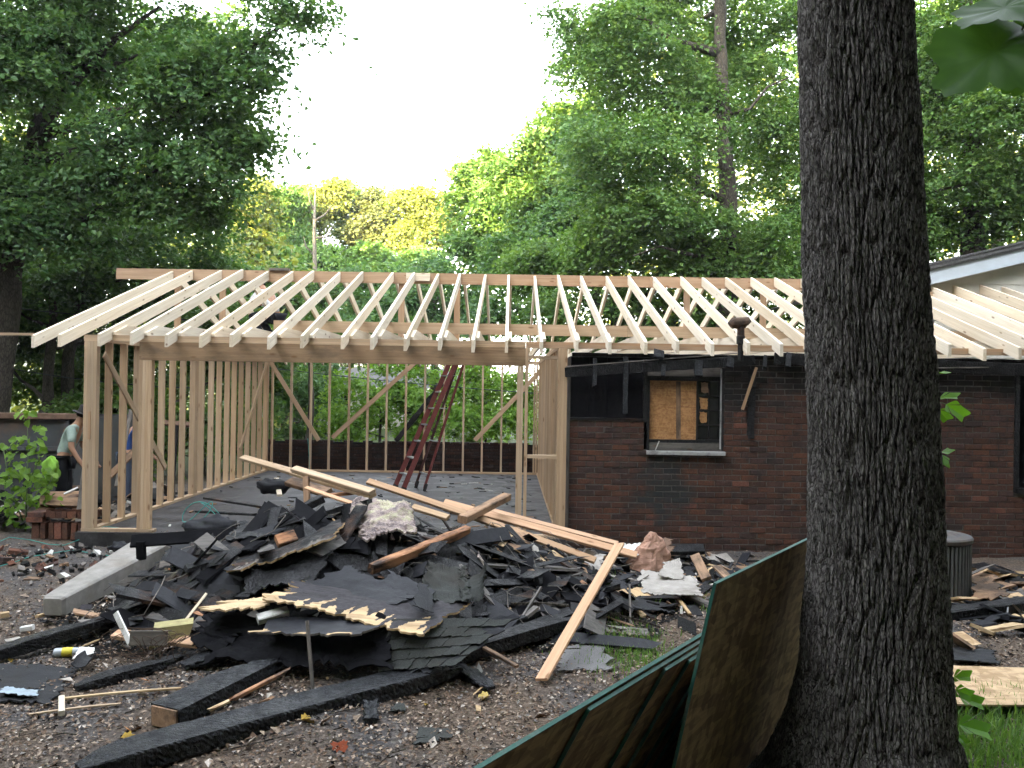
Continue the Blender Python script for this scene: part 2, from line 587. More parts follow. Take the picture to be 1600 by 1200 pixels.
M['greywood'] = mat_wood('weathered_grey_board', (0.20, 0.185, 0.17), (0.10, 0.09, 0.085), tint=0.3, wear=(0.02, 0.02, 0.02), wear_amt=0.6)
M['splinter'] = mat_wood('bare_splintered_ply', (0.56, 0.43, 0.27), (0.40, 0.27, 0.14), tint=0.1, wear=(0.12, 0.07, 0.03), wear_amt=0.5)
M['char'] = mat_char('charred_timber')
M['char_fine'] = mat_char('charred_board', scale=60, brown_amt=0.6)
M['char_blue'] = mat_char('charred_beam_near', base=(0.007, 0.008, 0.010), ash=(0.085, 0.095, 0.11), scale=58)
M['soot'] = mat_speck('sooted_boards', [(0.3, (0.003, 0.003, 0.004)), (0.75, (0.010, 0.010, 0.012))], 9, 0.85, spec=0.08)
M['shingle'] = mat_speck('asphalt_shingle', [(0.35, (0.014, 0.0145, 0.016)), (0.55, (0.030, 0.031, 0.034)), (0.75, (0.075, 0.078, 0.082))], 170, 0.9, 0.5, 0.003,
                         big=((0.02, 0.018, 0.016), 3.0, 0.5, 0.7, 0.7))
M['shingle_green'] = mat_speck('grey_green_shingle', [(0.35, (0.020, 0.022, 0.021)), (0.55, (0.040, 0.043, 0.040)), (0.78, (0.10, 0.105, 0.098))], 160, 0.9, 0.5, 0.003,
                               big=((0.03, 0.025, 0.02), 2.5, 0.5, 0.7, 0.6))
M['felt'] = mat_speck('roofing_felt', [(0.3, (0.006, 0.0065, 0.009)), (0.7, (0.020, 0.021, 0.026))], 22, 0.62, 0.35, 0.006, spec=0.22)
M['felt_purple'] = mat_speck('tarred_sheathing', [(0.3, (0.019, 0.0175, 0.020)), (0.6, (0.042, 0.038, 0.043)), (0.8, (0.065, 0.056, 0.054))], 26, 0.75, 0.35, 0.005,
                             big=((0.02, 0.018, 0.018), 5.0, 0.52, 0.62, 0.8))
M['debris'] = mat_speck('burnt_debris', [(0.3, (0.004, 0.004, 0.004)), (0.6, (0.012, 0.012, 0.012)), (0.74, (0.035, 0.032, 0.03)), (0.84, (0.09, 0.08, 0.07))], 30, 0.8, 0.9, 0.03, detail=8)
M['white'] = mat_plain('white_paint', (0.70, 0.69, 0.66), 0.6, 0.3, dirt=(0.28, 0.25, 0.22))
M['plaster'] = mat_plain('dirty_plasterboard', (0.36, 0.335, 0.305), 0.9, 0.1, dirt=(0.17, 0.15, 0.13), scale=9)
M['paper'] = mat_plain('pink_kraft_paper', (0.44, 0.26, 0.19), 0.8, 0.2, dirt=(0.22, 0.13, 0.09), scale=7)
M['greybeam'] = mat_plain('grey_painted_concrete', (0.27, 0.255, 0.235), 0.8, 0.2, dirt=(0.19, 0.165, 0.14), scale=9, var=0.3)
M['yellowfoam'] = mat_plain('yellowed_foam', (0.38, 0.34, 0.17), 0.9, 0.1, dirt=(0.2, 0.17, 0.09), scale=20)
M['metal'] = mat_plain('dull_metal', (0.35, 0.36, 0.37), 0.45, 0.5, 0.6)
M['rust'] = mat_plain('rusty_pipe', (0.10, 0.065, 0.045), 0.8, 0.2, var=0.5, dirt=(0.03, 0.025, 0.022))
M['red_rail'] = mat_plain('red_fibreglass', (0.135, 0.030, 0.026), 0.55, 0.35, var=0.3)
M['dark_rail'] = mat_plain('dark_red_fibreglass', (0.06, 0.02, 0.018), 0.55, 0.35)
M['dumpster'] = mat_plain('dark_grey_steel', (0.055, 0.06, 0.065), 0.6, 0.4, 0.0, var=0.4, scale=3, dirt=(0.11, 0.07, 0.045))
M['rim_rust'] = mat_plain('rusty_steel', (0.16, 0.10, 0.07), 0.8, 0.2, var=0.5, scale=6)
M['cable'] = mat_plain('black_cable', (0.03, 0.04, 0.045), 0.5, 0.3)
M['teal'] = mat_plain('teal_cord', (0.06, 0.30, 0.27), 0.6, 0.2)
M['glass_black'] = mat_plain('smoked_pane', (0.012, 0.013, 0.014), 0.25, 0.5)
M['frame_metal'] = mat_plain('bare_aluminium', (0.42, 0.42, 0.42), 0.5, 0.4, 0.3, dirt=(0.06, 0.055, 0.05))
# ------------------------------------------------------------------ setting materials
def mat_ground():
    t = NT('yard_soil')
    co = t.coord('Object')
    n1 = t.noise(co, 38, 8, 0.74)
    n2 = t.noise(co, 1.1, 5, 0.6)
    n3 = t.noise(co, 90, 4, 0.7)
    col = t.ramp(n1, [(0.32, (0.030, 0.022, 0.017)), (0.5, (0.105, 0.078, 0.058)), (0.66, (0.22, 0.175, 0.138)), (0.8, (0.36, 0.30, 0.25))])
    ash = t.ramp(n1, [(0.33, (0.022, 0.022, 0.024)), (0.55, (0.085, 0.082, 0.083)), (0.75, (0.24, 0.23, 0.225))])
    col = t.mix(t.ramp(n2, [(0.42, 0.0), (0.58, 0.85)]), col, ash)
    far = t.n('ShaderNodeSeparateXYZ'); t.l(co, far.inputs[0])
    ff = t.ramp(t.math('MULTIPLY', far.outputs[1], 0.01), [(0.185, 0.0), (0.22, 1.0)])
    green = t.ramp(n1, [(0.35, (0.02, 0.03, 0.012)), (0.7, (0.07, 0.10, 0.03))])
    col = t.mix(ff, col, green)
    t.bsdf(col, 0.92, 0.15, t.math('ADD', n1, t.math('MULTIPLY', n3, 0.5)), 0.7, 0.02)
    return t.m

def mat_slab():
    t = NT('sooty_concrete')
    co = t.coord('Object')
    n = t.noise(co, 3.0, 6, 0.65); f = t.noise(co, 45, 5, 0.7)
    col = t.ramp(n, [(0.36, (0.018, 0.017, 0.018)), (0.5, (0.046, 0.043, 0.044)), (0.64, (0.10, 0.095, 0.097))])
    col = t.mix(1.0, col, t.ramp(f, [(0.3, 0.55), (0.7, 1.1)]), 'MULTIPLY')
    sx = t.n('ShaderNodeSeparateXYZ'); t.l(co, sx.inputs[0])
    dk = t.ramp(t.math('ADD', t.math('MULTIPLY', sx.outputs[0], 0.25), t.math('MULTIPLY', n, 0.8)), [(0.1, 0.0), (0.6, 0.75)])
    col = t.mix(dk, col, (0.045, 0.042, 0.042))
    t.bsdf(col, t.ramp(n, [(0.4, 0.5), (0.6, 0.85)]), 0.35, f, 0.35, 0.006)
    return t.m

def mat_brick(name, dark=1.0, soot=True):
    t = NT(name)
    geo = t.n('ShaderNodeNewGeometry')
    r = t.math('FRACT', t.math('ADD', t.rand(), geo.outputs['Random Per Island']))
    col = t.ramp(r, [(0.0, (0.10 * dark, 0.050 * dark, 0.036 * dark)), (0.25, (0.15 * dark, 0.068 * dark, 0.044 * dark)), (0.5, (0.11 * dark, 0.062 * dark, 0.054 * dark)),
                     (0.72, (0.19 * dark, 0.082 * dark, 0.050 * dark)), (0.86, (0.075 * dark, 0.048 * dark, 0.043 * dark)), (0.955, (0.10 * dark, 0.06 * dark, 0.05 * dark)), (0.965, (0.25 * dark, 0.105 * dark, 0.075 * dark))], 'LINEAR')
    pos = geo.outputs['Position']
    n = t.noise(pos, 55, 5, 0.7)
    col = t.mix(1.0, col, t.ramp(n, [(0.3, 0.55), (0.7, 1.25)]), 'MULTIPLY')
    pale = t.ramp(t.noise(pos, 16, 6, 0.75), [(0.60, 0.0), (0.70, 0.55)])
    col = t.mix(t.ramp(t.noise(pos, 5.5, 6, 0.7), [(0.50, 0.0), (0.66, 0.75)]), col, (0.018, 0.017, 0.017))
    col = t.mix(pale, col, (0.20, 0.175, 0.16))
    if soot:
        sx = t.n('ShaderNodeSeparateXYZ'); t.l(pos, sx.inputs[0])
        s1 = t.math('ADD', t.noise(pos, 1.6, 5, 0.65), t.math('MULTIPLY', t.math('SUBTRACT', sx.outputs[2], 1.80), 0.60))
        col = t.mix(t.ramp(s1, [(0.44, 0.0), (0.62, 0.9)]), col, (0.012, 0.013, 0.013))
        # a big smoke stain left of the middle, below the window sill
        dx = t.math('MULTIPLY', t.math('SUBTRACT', sx.outputs[0], 1.95), 1.3)
        dz = t.math('SUBTRACT', sx.outputs[2], 0.62)
        dd = t.math('SQRT', t.math('ADD', t.math('MULTIPLY', dx, dx), t.math('MULTIPLY', dz, dz)))
        s2 = t.math('SUBTRACT', t.math('ADD', t.noise(pos, 4.0, 5, 0.7), 0.12), t.math('MULTIPLY', dd, 0.55))
        col = t.mix(t.ramp(s2, [(0.28, 0.0), (0.5, 0.85)]), col, (0.022, 0.028, 0.03))
    t.bsdf(col, 0.9, 0.2, n, 0.5, 0.006)
    return t.m

M['soil'] = mat_ground()
M['slab'] = mat_slab()
M['brick'] = mat_brick('sooted_brick', 0.62)
M['brick_black'] = mat_brick('burnt_brick', 0.2)
M['brick_loose'] = mat_brick('loose_brick', 0.95, False)
M['mortar'] = mat_speck('dark_mortar', [(0.3, (0.055, 0.05, 0.047)), (0.7, (0.13, 0.12, 0.11))], 35, 0.95, 0.4, 0.005, big=((0.014, 0.014, 0.014), 1.5, 0.52, 0.66, 0.8))
M['siding'] = mat_plain('cream_siding', (0.72, 0.69, 0.62), 0.7, 0.3, var=0.12, dirt=(0.36, 0.34, 0.30), scale=3)
M['fascia'] = mat_plain('pale_fascia_paint', (0.56, 0.62, 0.68), 0.5, 0.4, var=0.12, scale=4)
M['soffit'] = mat_plain('grey_soffit', (0.45, 0.45, 0.46), 0.7, 0.2, var=0.2, scale=4)
M['roof_shingle'] = mat_speck('weathered_roof_shingle', [(0.3, (0.06, 0.06, 0.062)), (0.7, (0.17, 0.165, 0.165))], 50, 0.9, 0.5, 0.004)

def mat_osb(name, light, mid, dark, scale=1.0):
    t = NT(name)
    co = t.rand_shift(t.coord('Object'))
    v1 = t.voronoi(t.mapping(co, (9 * scale, 28 * scale, 22 * scale)), 1.0, 'F1', 'Color')
    v2 = t.voronoi(t.mapping(co, (26 * scale, 10 * scale, 18 * scale), (3, 5, 1)), 1.0, 'F1', 'Color')
    sep = t.n('ShaderNodeSeparateColor'); t.l(t.mix(0.5, v1, v2), sep.inputs[0])
    col = t.ramp(sep.outputs[0], [(0.25, dark), (0.5, mid), (0.75, light)])
    g = t.noise(t.mapping(co, (4, 60, 60)), 1.0, 4)
    col = t.mix(1.0, col, t.ramp(g, [(0.3, 0.75), (0.7, 1.1)]), 'MULTIPLY')
    spots = t.ramp(t.noise(co, 13, 4, 0.7), [(0.70, 0.0), (0.76, 0.7)])
    col = t.mix(spots, col, [c * 0.3 for c in dark])
    t.bsdf(col, 0.75, 0.25, sep.outputs[1], 0.25, 0.003)
    return t.m
M['osb'] = mat_osb('strand_board', (0.25, 0.165, 0.08), (0.175, 0.112, 0.055), (0.10, 0.062, 0.03))
M['osb_window'] = mat_osb('window_board', (0.47, 0.25, 0.105), (0.40, 0.205, 0.083), (0.31, 0.15, 0.06), 2.2)
M['osb_pale'] = mat_osb('pale_strand_board', (0.56, 0.40, 0.24), (0.48, 0.33, 0.19), (0.36, 0.24, 0.13))
M['green_edge'] = mat_plain('green_painted_edge', (0.02, 0.10, 0.078), 0.55, 0.3, var=0.4, dirt=(0.09, 0.12, 0.10), scale=16)

# ------------------------------------------------------------------ ground
def axis(parts):
    out = []
    for a, b, st in parts:
        out.append(np.arange(a, b, st))
    return np.concatenate(out)
gx = axis([(-220, -20, 20), (-20, -9, 1.0), (-9, -5, 0.12), (-5, 4.5, 0.06), (4.5, 9, 0.12), (9, 20, 1.0), (20, 221, 20)])
gy = axis([(-120, -10, 15), (-10, 2, 1.0), (2, 9, 0.06), (9, 14, 0.12), (14, 30, 0.8), (30, 421, 20)])
GX, GY = np.meshgrid(gx, gy, indexing='ij')
GZ = ground_h(GX, GY) + 0.012 * fbm(GX * 9, GY * 9, seed=21, oct=2) * (np.hypot(GX, GY - 6) < 10)
V = np.stack([GX, GY, GZ], -1).reshape(-1, 3)
idx = np.arange(len(V)).reshape(GX.shape)
Q = np.stack([idx[:-1, :-1], idx[1:, :-1], idx[1:, 1:], idx[:-1, 1:]], -1).reshape(-1, 4)
ground = link('ground', big_mesh('ground', V, Q, M['soil'], smooth=True))
tag(ground, 'dark yard soil strewn with ash and leaf litter', kind='structure')

v, f = box_vf((-2.25, 14.0, -0.25), (6.0, 7.7, 0.5))
slab = link('garage_floor', mesh('garage_floor', v, f, M['slab']))
tag(slab, 'sooty grey concrete slab inside the timber frame', kind='structure')

# ------------------------------------------------------------------ new timber frame
frame = thing('open_garage', 'new pale lumber garage frame with open rafters reaching over the brick house', 'garage frame', (-2.25, 10.25, 0))
T = 0.038
SLOPE = 0.327
YT, YR = 9.90, 13.98
ZT, ZR = 2.41, 2.41 + (13.98 - 9.90) * 0.327
def rafter_mesh(name, y0, z0, y1, z1, h=0.147, th=T, mat=None):
    """plumb-cut rafter, local origin at the tail top; y grows to the ridge"""
    dy, dz = y1 - y0, z1 - z0
    v = []
    for x in (-th / 2, th / 2):
        v += [(x, 0, -h), (x, dy, dz - h), (x, dy, dz), (x, 0, 0)]
    f = [(0, 3, 2, 1), (4, 5, 6, 7), (0, 4, 7, 3), (1, 2, 6, 5), (3, 7, 6, 2), (0, 1, 5, 4)]
    # long axis to local X so the grain runs along the rafter
    ang = math.atan2(dz, dy)
    rot = Matrix.Rotation(-ang, 4, 'X')
    to_x = Matrix(((0, 1, 0, 0), (-1, 0, 0, 0), (0, 0, 1, 0), (0, 0, 0, 1)))
    Ml = to_x @ rot
    return mesh(name, [Ml @ Vector(q) for q in v], f, mat), Ml.inverted()
raf_front, RF_M = rafter_mesh('rafter', YT, ZT, YR, ZR, mat=M['spruce'])
raf_back, RB_M = rafter_mesh('rafter', 18.10, ZT, 14.02, ZR, mat=M['spruce'])
joist_v = []
for x in (-T/2, T/2):
    joist_v += [(0, x, 0), (7.56, x, 0), (7.56, x, 0.035), (7.22, x, 0.14), (0.34, x, 0.14), (0, x, 0.035)]
joist_f = [(5, 4, 3, 2, 1, 0), (6, 7, 8, 9, 10, 11), (0, 1, 7, 6), (1, 2, 8, 7), (2, 3, 9, 8), (3, 4, 10, 9), (4, 5, 11, 10), (5, 0, 6, 11)]
joist_me = mesh('ceiling_joist', joist_v, joist_f, M['spruce'])
JM = Matrix(((0, -1, 0, 0), (1, 0, 0, 0), (0, 0, 1, 0), (0, 0, 0, 1)))
NR = 35
rr = np.random.default_rng(3)
RX = [-5.70 + 0.406 * k + rr.normal(0, 0.018) for k in range(NR)]
for k, x in enumerate(RX):
    j = rr.normal(0, 0.012, 3)
    link('rafter', raf_front, frame, Matrix.Translation((x, YT + j[0], ZT + j[1])) @ Matrix.Rotation(j[2] * 0.3, 4, 'Z') @ RF_M)
    if x < 7.0:
        link('rafter', raf_back, frame, Matrix.Translation((x + 0.045 + j[1], 18.10, ZT)) @ RB_M)
    if k > 1 and x < 7.0:
        link('ceiling_joist', joist_me, frame, Matrix.Translation((x + 0.042, 10.19 + rr.normal(0, .008), 2.412)) @ JM)
# ridge board in four lengths
for a, b in ((-6.62, -4.45), (-4.45, -1.32), (-1.32, 2.35), (2.35, 6.9)):
    plank('ridge_board', (a + 0.002, 14.0, ZR - 0.088), (b - 0.002, 14.0, ZR - 0.088), 0.182, 0.036, M['fir'], (0, 1, 0), frame)
plank('ridge_splice', (-1.75, 13.96, ZR - 0.07), (-1.35, 13.96, ZR - 0.07), 0.13, 0.03, M['spruce'], (0, 1, 0), frame)
plank('ridge_cap_block', (-4.05, 14.0, ZR + 0.022), (-3.72, 14.0, ZR + 0.022), 0.12, 0.04, M['greywood'], (0, 0, 1), frame)
for px in (275, 345, 625, 712, 1072, 1192):
    x = (px - 795) / F * 14
    plank('ridge_post', (x, 14.04, 2.555), (x, 14.04, ZR - 0.18), 0.10, 0.036, M['fir'], (0, 1, 0), frame)
plank('strongback', (-3.2, 11.3, 2.63), (1.6, 11.3, 2.63), 0.15, T, M['stud'], (0, 1, 0), frame)
plank('strongback', (1.604, 11.3, 2.63), (6.9, 11.3, 2.63), 0.15, T, M['stud'], (0, 1, 0), frame)
# collar braces low down by the left gable, seen dark between the rafters
# plates
def plate(p0, p1, z, mat='stud', w=0.089):
    plank('top_plate' if z > 1 else 'bottom_plate', (*p0, z), (*p1, z), w, T - 0.001, M[mat], (0, 0, 1), frame)
YF, YB, XL, XR = 10.25, 17.70, -5.12, 0.66
for z in (2.354, 2.392):
    plate((-5.21, YF), (0.2, YF), z); plate((0.203, YF), (6.9, YF), z, 'fir')
    plate((-5.165, YB), (0.70, YB), z)
    plate((XL, YF + 0.046), (XL, YB - 0.046), z)
    plate((XR, YF + 0.046), (XR, YB - 0.046), z)
plate((-5.21, YF), (-4.32, YF), 0.020); plate((0.05, YF), (0.72, YF), 0.020)
plate((-5.165, YB), (0.70, YB), 0.020)
plate((XL, YF + 0.046), (XL, YB - 0.046), 0.020); plate((XR, YF + 0.046), (XR, YB - 0.046), 0.020)
# two-ply header over the wide opening
for y in (10.227, 10.268):
    plank('header', (-4.53, y, 2.222), (0.215, y, 2.222), 0.222, 0.040, M['header'], (0, 1, 0), frame)
# studs
def stud(x, y, along='x', z0=0.040, z1=2.334, mat='stud', w=0.089):
    n = (1, 0, 0) if along == 'x' else (0, 1, 0)
    plank('stud', (x, y, z0), (x, y, z1), w, T - 0.0015, M[mat], n, frame)
for k in range(4):
    stud(-5.185 + k * 0.0385, YF, 'x')
plank('corner_block', (-5.125, YF - 0.048, 1.13), (-5.125, YF - 0.048, 1.47), 0.03, 0.012, M['fir'], (0, 1, 0), frame)
for k in range(4):
    stud(-4.51 + k * 0.0385, YF, 'x', z1=2.108)
for k in range(2):
    stud(0.12 + k * 0.0385, YF, 'x', z1=2.108)
stud(0.218, YF, 'x')
for k in range(3):
    stud(0.62 + k * 0.0385, YF, 'x')
sides_y = [10.66 + 0.406 * k for k in range(17)]
for y in sides_y:
    stud(XL + rr.normal(0, .004), y, 'y')
    stud(XR, y, 'y')
for k in range(3):
    stud(XL, 13.55 + k * 0.0385, 'y')
for k in range(3):
    stud(XL, 17.55 + k * 0.0385, 'y')
x = -5.02
while x < 0.62:
    stud(x + rr.normal(0, .006), YB, 'x'); x += 0.406
for x in (0.55, 0.60): stud(x, YB, 'x')
# short cripples above the low rail by the right corner, rail and upper nailer
plank('window_rail', (0.24, YF, 1.00), (0.60, YF, 1.00), 0.089, T, M['stud'], (0, 0, 1), frame)
plank('nailer', (0.24, YF, 2.22), (0.60, YF, 2.22), 0.089, T, M['stud'], (0, 0, 1), frame)
def brace(pa, pb, Da, Db, w=0.089, t=0.02, n=(0, 1, 0), mat='stud'):
    plank('brace', W(*pa, Da), W(*pb, Db), w, t, M[mat], n, frame)
yb = YB - 0.056
brace((419, 560), (498, 688), yb, yb); brace((648, 567), (519, 684), yb, yb, mat='fir'); brace((852, 572), (742, 688), yb, yb)
xi = XL + 0.056
plank('brace', (xi, 10.42, 2.18), (xi, 12.35, 0.58), 0.089, 0.02, M['stud'], (1, 0, 0), frame)
plank('brace', (xi, 17.45, 2.33), (xi, 15.75, 0.60), 0.089, 0.02, M['stud'], (1, 0, 0), frame)
# loose ledger sticking out left of the first rafter tail
plank('ledger_strip', (-8.3, 10.30, 2.395), (-5.72, 10.02, 2.395), 0.04, 0.03, M['stud'], (0, 0, 1), frame)

# ------------------------------------------------------------------ brick house
house = thing('brick_house', 'fire damaged dark red brick house with sooty wall and boarded window', 'house', (3.6, 10.3, -0.15))
YW = 10.30
def hx(px, D=YW): return W(px, 600, D).x
def hz(px, py, D=YW): return W(px, py, D).z
WX0, WX1, WZ0, WZ1 = hx(1011), hx(1131), hz(1070, 704), hz(1070, 573)
SX0, SX1, SZ0 = 0.77, WX0 - 0.03, hz(940, 656)
TOPZ = 2.24
v, f = join_vf([
    box_vf(((0.76 + WX0 - 0.03) / 2, YW + 0.0545, (-0.3 + SZ0) / 2), (WX0 - 0.03 - 0.76, 0.10, SZ0 + 0.3)),
    box_vf(((WX0 - 0.028 + WX1) / 2, YW + 0.0545, (-0.3 + WZ0) / 2), (WX1 - WX0 + 0.028, 0.10, WZ0 + 0.3)),
    box_vf(((WX1 + 0.002 + 6.28) / 2, YW + 0.0545, (-0.3 + TOPZ) / 2), (6.28 - WX1 - 0.002, 0.10, TOPZ + 0.3)),
    box_vf((7.6, YW + 0.06, 0.17), (2.63, 0.10, 0.94)),
    box_vf((0.82, 14.15, 1.0), (0.10, 7.5, 2.5)),
    box_vf((9.2, 14.15, 1.0), (0.10, 7.5, 2.5)),
    box_vf((5.0, 17.95, 1.0), (8.2, 0.10, 2.5))])
link('mortar_wall', mesh('mortar_wall', [Vector(q) for q in v], f, M['mortar']), house, Matrix())
# dark rooms behind the openings
v, f = join_vf([box_vf((5.0, 11.3, 1.0), (8.1, 0.04, 2.5)), box_vf((5.0, 10.9, -0.1), (8.1, 0.8, 0.04)), box_vf((5.0, 10.85, 2.26), (8.1, 0.85, 0.03))])
link('burnt_interior', mesh('burnt_interior', v, f, M['soot']), house, Matrix())
# bricks
BL, BH, BD, CH, PX = 0.203, 0.0615, 0.09, 0.0715, 0.213
def brick_me(seed, L=BL):
    r = np.random.default_rng(seed)
    b = 0.004
    V = []
    for sx in (-1, 1):
        for sz in (-1, 1):
            for y, e in ((0, b), (BD, 0)):
                V.append((sx * (L/2 - e) + r.normal(0, .0012), y, sz * (BH/2 - e) + r.normal(0, .0012)))
    # chamfered front: 4 front inset verts + 4 verts 4 mm behind + 4 back
    fr = [(-L/2 + b, 0, -BH/2 + b), (L/2 - b, 0, -BH/2 + b), (L/2 - b, 0, BH/2 - b), (-L/2 + b, 0, BH/2 - b)]
    md = [(-L/2, b, -BH/2), (L/2, b, -BH/2), (L/2, b, BH/2), (-L/2, b, BH/2)]
    bk = [(-L/2, BD, -BH/2), (L/2, BD, -BH/2), (L/2, BD, BH/2), (-L/2, BD, BH/2)]
    jit = lambda p: (p[0] + r.normal(0, .0015), p[1], p[2] + r.normal(0, .0012))
    V = [jit(p) for p in fr] + [jit(p) for p in md] + bk
    Fc = [(0, 1, 2, 3)]
    for k in range(4):
        a, b2 = k, (k + 1) % 4
        Fc.append((4 + a, 4 + b2, b2, a)); Fc.append((8 + a, 8 + b2, 4 + b2, 4 + a))
    return V, Fc
brick_mes = [mesh('brick', *brick_me(s), M['brick']) for s in range(6)]
half_me = mesh('brick', *brick_me(50, 0.098), M['brick'])
rest = []
nb = 0
rb = np.random.default_rng(9)
row = 0
z = -0.27
while z + CH < TOPZ + 0.01:
    zc = z + CH / 2
    x = 0.765 + (PX / 2 if row % 2 else 0)
    spans = []
    if row % 2: spans.append((0.765, 0.098))
    while x + BL < 8.9:
        spans.append((x, BL)); x += PX
    for x0, L in spans:
        x1 = x0 + L
        cx0, cx1 = x0, x1
        if zc > SZ0 - 0.02: cx0 = max(cx0, WX1 + 0.003)          # right of the burnt panel and window only
        elif zc > WZ0 - 0.03:                                      # beside the window
            if (x0 + x1) / 2 < (WX0 + WX1) / 2: cx1 = min(cx1, WX0 - 0.031)
            else: cx0 = max(cx0, WX1 + 0.003)
        if zc > 0.62: cx1 = min(cx1, 6.275)
        if cx1 - cx0 < 0.035: continue
        proud = min(0.0018, rb.normal(-0.0008, 0.0024))
        xc = (cx0 + cx1) / 2
        me_i = brick_mes[rb.integers(6)] if L > 0.15 else half_me
        sc = (cx1 - cx0) / L
        Mx = Matrix.Translation((xc, YW + proud, zc + rb.normal(0, .0015))) @ Matrix.Rotation(rb.normal(0, .004), 4, 'Y') @ Matrix.Diagonal((sc, 1, 1, 1))
        if nb < 300 and xc < 4.02 and zc > 0.22:
            link('brick', me_i, house, Mx); nb += 1
        else:
            V_, F_ = brick_me(int(rb.integers(1e6)), L)
            rest.append(([Mx @ Vector(q) for q in V_], F_))
    row += 1; z += CH
v, f = join_vf(rest)
bw = link('brickwork', mesh('brickwork', v, f, M['brick']), house, Matrix()); bw['kind'] = 'stuff'
# soldier sill course top of the low wall
plank('ledge', (SX0 - 0.005, YW + 0.04, SZ0 + 0.012), (SX1, YW + 0.04, SZ0 + 0.012), 0.12, 0.022, M['char_fine'], (0, 0, 1), house)
# burnt siding panels above it
nsl = 4
for k in range(nsl):
    a = SX0 + (SX1 - SX0) * k / nsl; b = SX0 + (SX1 - SX0) * (k + 1) / nsl
    plank('burnt_siding_board', ((a + b) / 2, YW + 0.075 - 0.004 * (k % 2), SZ0 + 0.026), ((a + b) / 2, YW + 0.075 - 0.004 * (k % 2), 2.22 + 0.03 * rb.normal()), b - a - 0.006, 0.02, M['soot'], (0, 1, 0), house)
plank('burnt_post', (SX1 + 0.012, YW + 0.05, SZ0 - 0.02), (SX1 + 0.012, YW + 0.05, 2.22), 0.05, 0.09, M['char_fine'], (0, 1, 0), house)
# burnt plate and fallen charred fascia
lumber('burnt_plate', (0.78, YW + 0.03, 2.265), (6.9, YW + 0.03, 2.265), 0.085, 0.05, M['char'], (0, 0, 1), house, segs=40, rough=0.16, seed=4)
lumber('burnt_fascia', W(884, 582, 10.19), W(1175, 563, 10.19), 0.12, 0.03, M['char'], (0, 1, 0), house, segs=30, rough=0.10, ragged=(0.02, 0.04), seed=5)
lumber('pale_drip_edge', W(884, 573, 10.165), W(1152, 552, 10.165), 0.012, 0.012, M['greywood'], (0, 1, 0), house, segs=20, rough=0.2, seed=6)
lumber('burnt_fascia', W(1210, 560, 10.2), W(1600, 578, 10.2), 0.14, 0.035, M['char'], (0, 1, 0), house, segs=30, rough=0.12, seed=8)
lumber('pale_drip_edge', W(1440, 575, 10.17), W(1545, 574, 10.17), 0.014, 0.012, M['greywood'], (0, 1, 0), house, segs=20, rough=0.2, seed=9)
for px, y0, y1, w in ((930, 560, 604, 0.05), (978, 558, 645, 0.06), (1037, 568, 588, 0.05), (1092, 562, 587, 0.10), (1141, 558, 574, 0.09), (1196, 556, 575, 0.04), (1232, 552, 572, 0.07), (1030, 548, 560, 0.12)):
    lumber('burnt_rafter_stub', W(px, y0, 10.20), W(px - 1, y1, 10.12), w, 0.04, M['char_blue'], (0, 1, 0), house, segs=6, rough=0.25, ragged=(0, 0.02), seed=px)
# window
win = thing('window', None, None); win.parent = house; win.location = (WX0 - house.location.x, 0, WZ0 - house.location.z)
def hbox(name, px0, px1, py0, py1, D, th, mat, parent=win):
    xm = (px0 + px1) / 2; ym = (py0 + py1) / 2
    a = W(px0, ym, D); b = W(px1, ym, D); c = W(xm, py0, D); d = W(xm, py1, D)
    vv, ff = box_vf((0, 0, 0), (b.x - a.x, th, c.z - d.z))
    return link(name, mesh(name, vv, ff, mat), parent, Matrix.Translation(((a.x + b.x) / 2, D, (c.z + d.z) / 2)))
hbox('boarding_panel', 1014, 1089, 595, 687, YW + 0.075, 0.018, M['osb_window'])
lumber('charred_seam', W(1060, 596, YW + 0.060), W(1060, 686, YW + 0.060), 0.055, 0.004, M['old'], (0, 1, 0), win, segs=12, rough=0.1, seed=3)
hbox('head_board', 1011, 1131, 574, 588, YW + 0.05, 0.03, M['greywood'])
hbox('charred_head_frame', 1011, 1131, 588, 595, YW + 0.045, 0.05, M['char'])
hbox('jamb', 1010.5, 1014.5, 588, 704, YW + 0.04, 0.06, M['char'])
hbox('jamb', 1127, 1131, 575, 704, YW + 0.03, 0.06, M['char'])
hbox('jamb_trim', 1125.2, 1127, 577, 702, YW + 0.015, 0.03, M['frame_metal'])
hbox('mullion', 1088, 1091, 595, 690, YW + 0.055, 0.03, M['char'])
for k, (y0, y1) in enumerate(((595, 619), (620, 641), (642, 664), (665, 687))):
    hbox('pane', 1091, 1107, y0, y1, YW + 0.08, 0.006, M['glass_black'])
    hbox('pane', 1108, 1126, y0, y1, YW + 0.08, 0.006, M['glass_black'])
    hbox('glazing_bar', 1091, 1126, y1 - 0.4, y1 + 1.4, YW + 0.068, 0.014, M['char_fine'])
hbox('glazing_bar', 1107, 1108.4, 595, 688, YW + 0.0685, 0.012, M['char_fine'])
for y0, y1, x0, x1 in ((621, 640, 1093, 1106), (644, 661, 1093, 1105), (597, 614, 1095, 1107)):
    a = [W(x0, y0, YW + 0.073), W(x1, y0 + 1, YW + 0.073), W(x1 - 1, y1, YW + 0.073), W(x0 + 1, y1 - 1, YW + 0.073)]
    sheet('board_fragment', [tuple(q) for q in a], M['old'] if y0 == 597 else M['osb_window'], 6, 6, 0.004, 0.0, 3, (0.01,) * 4, seed=y0, parent=win)
hbox('apron_board', 1012, 1126, 692, 703, YW + 0.045, 0.03, M['greywood'])
hbox('charred_sash_rail', 1012, 1127, 687, 692, YW + 0.05, 0.04, M['char'])
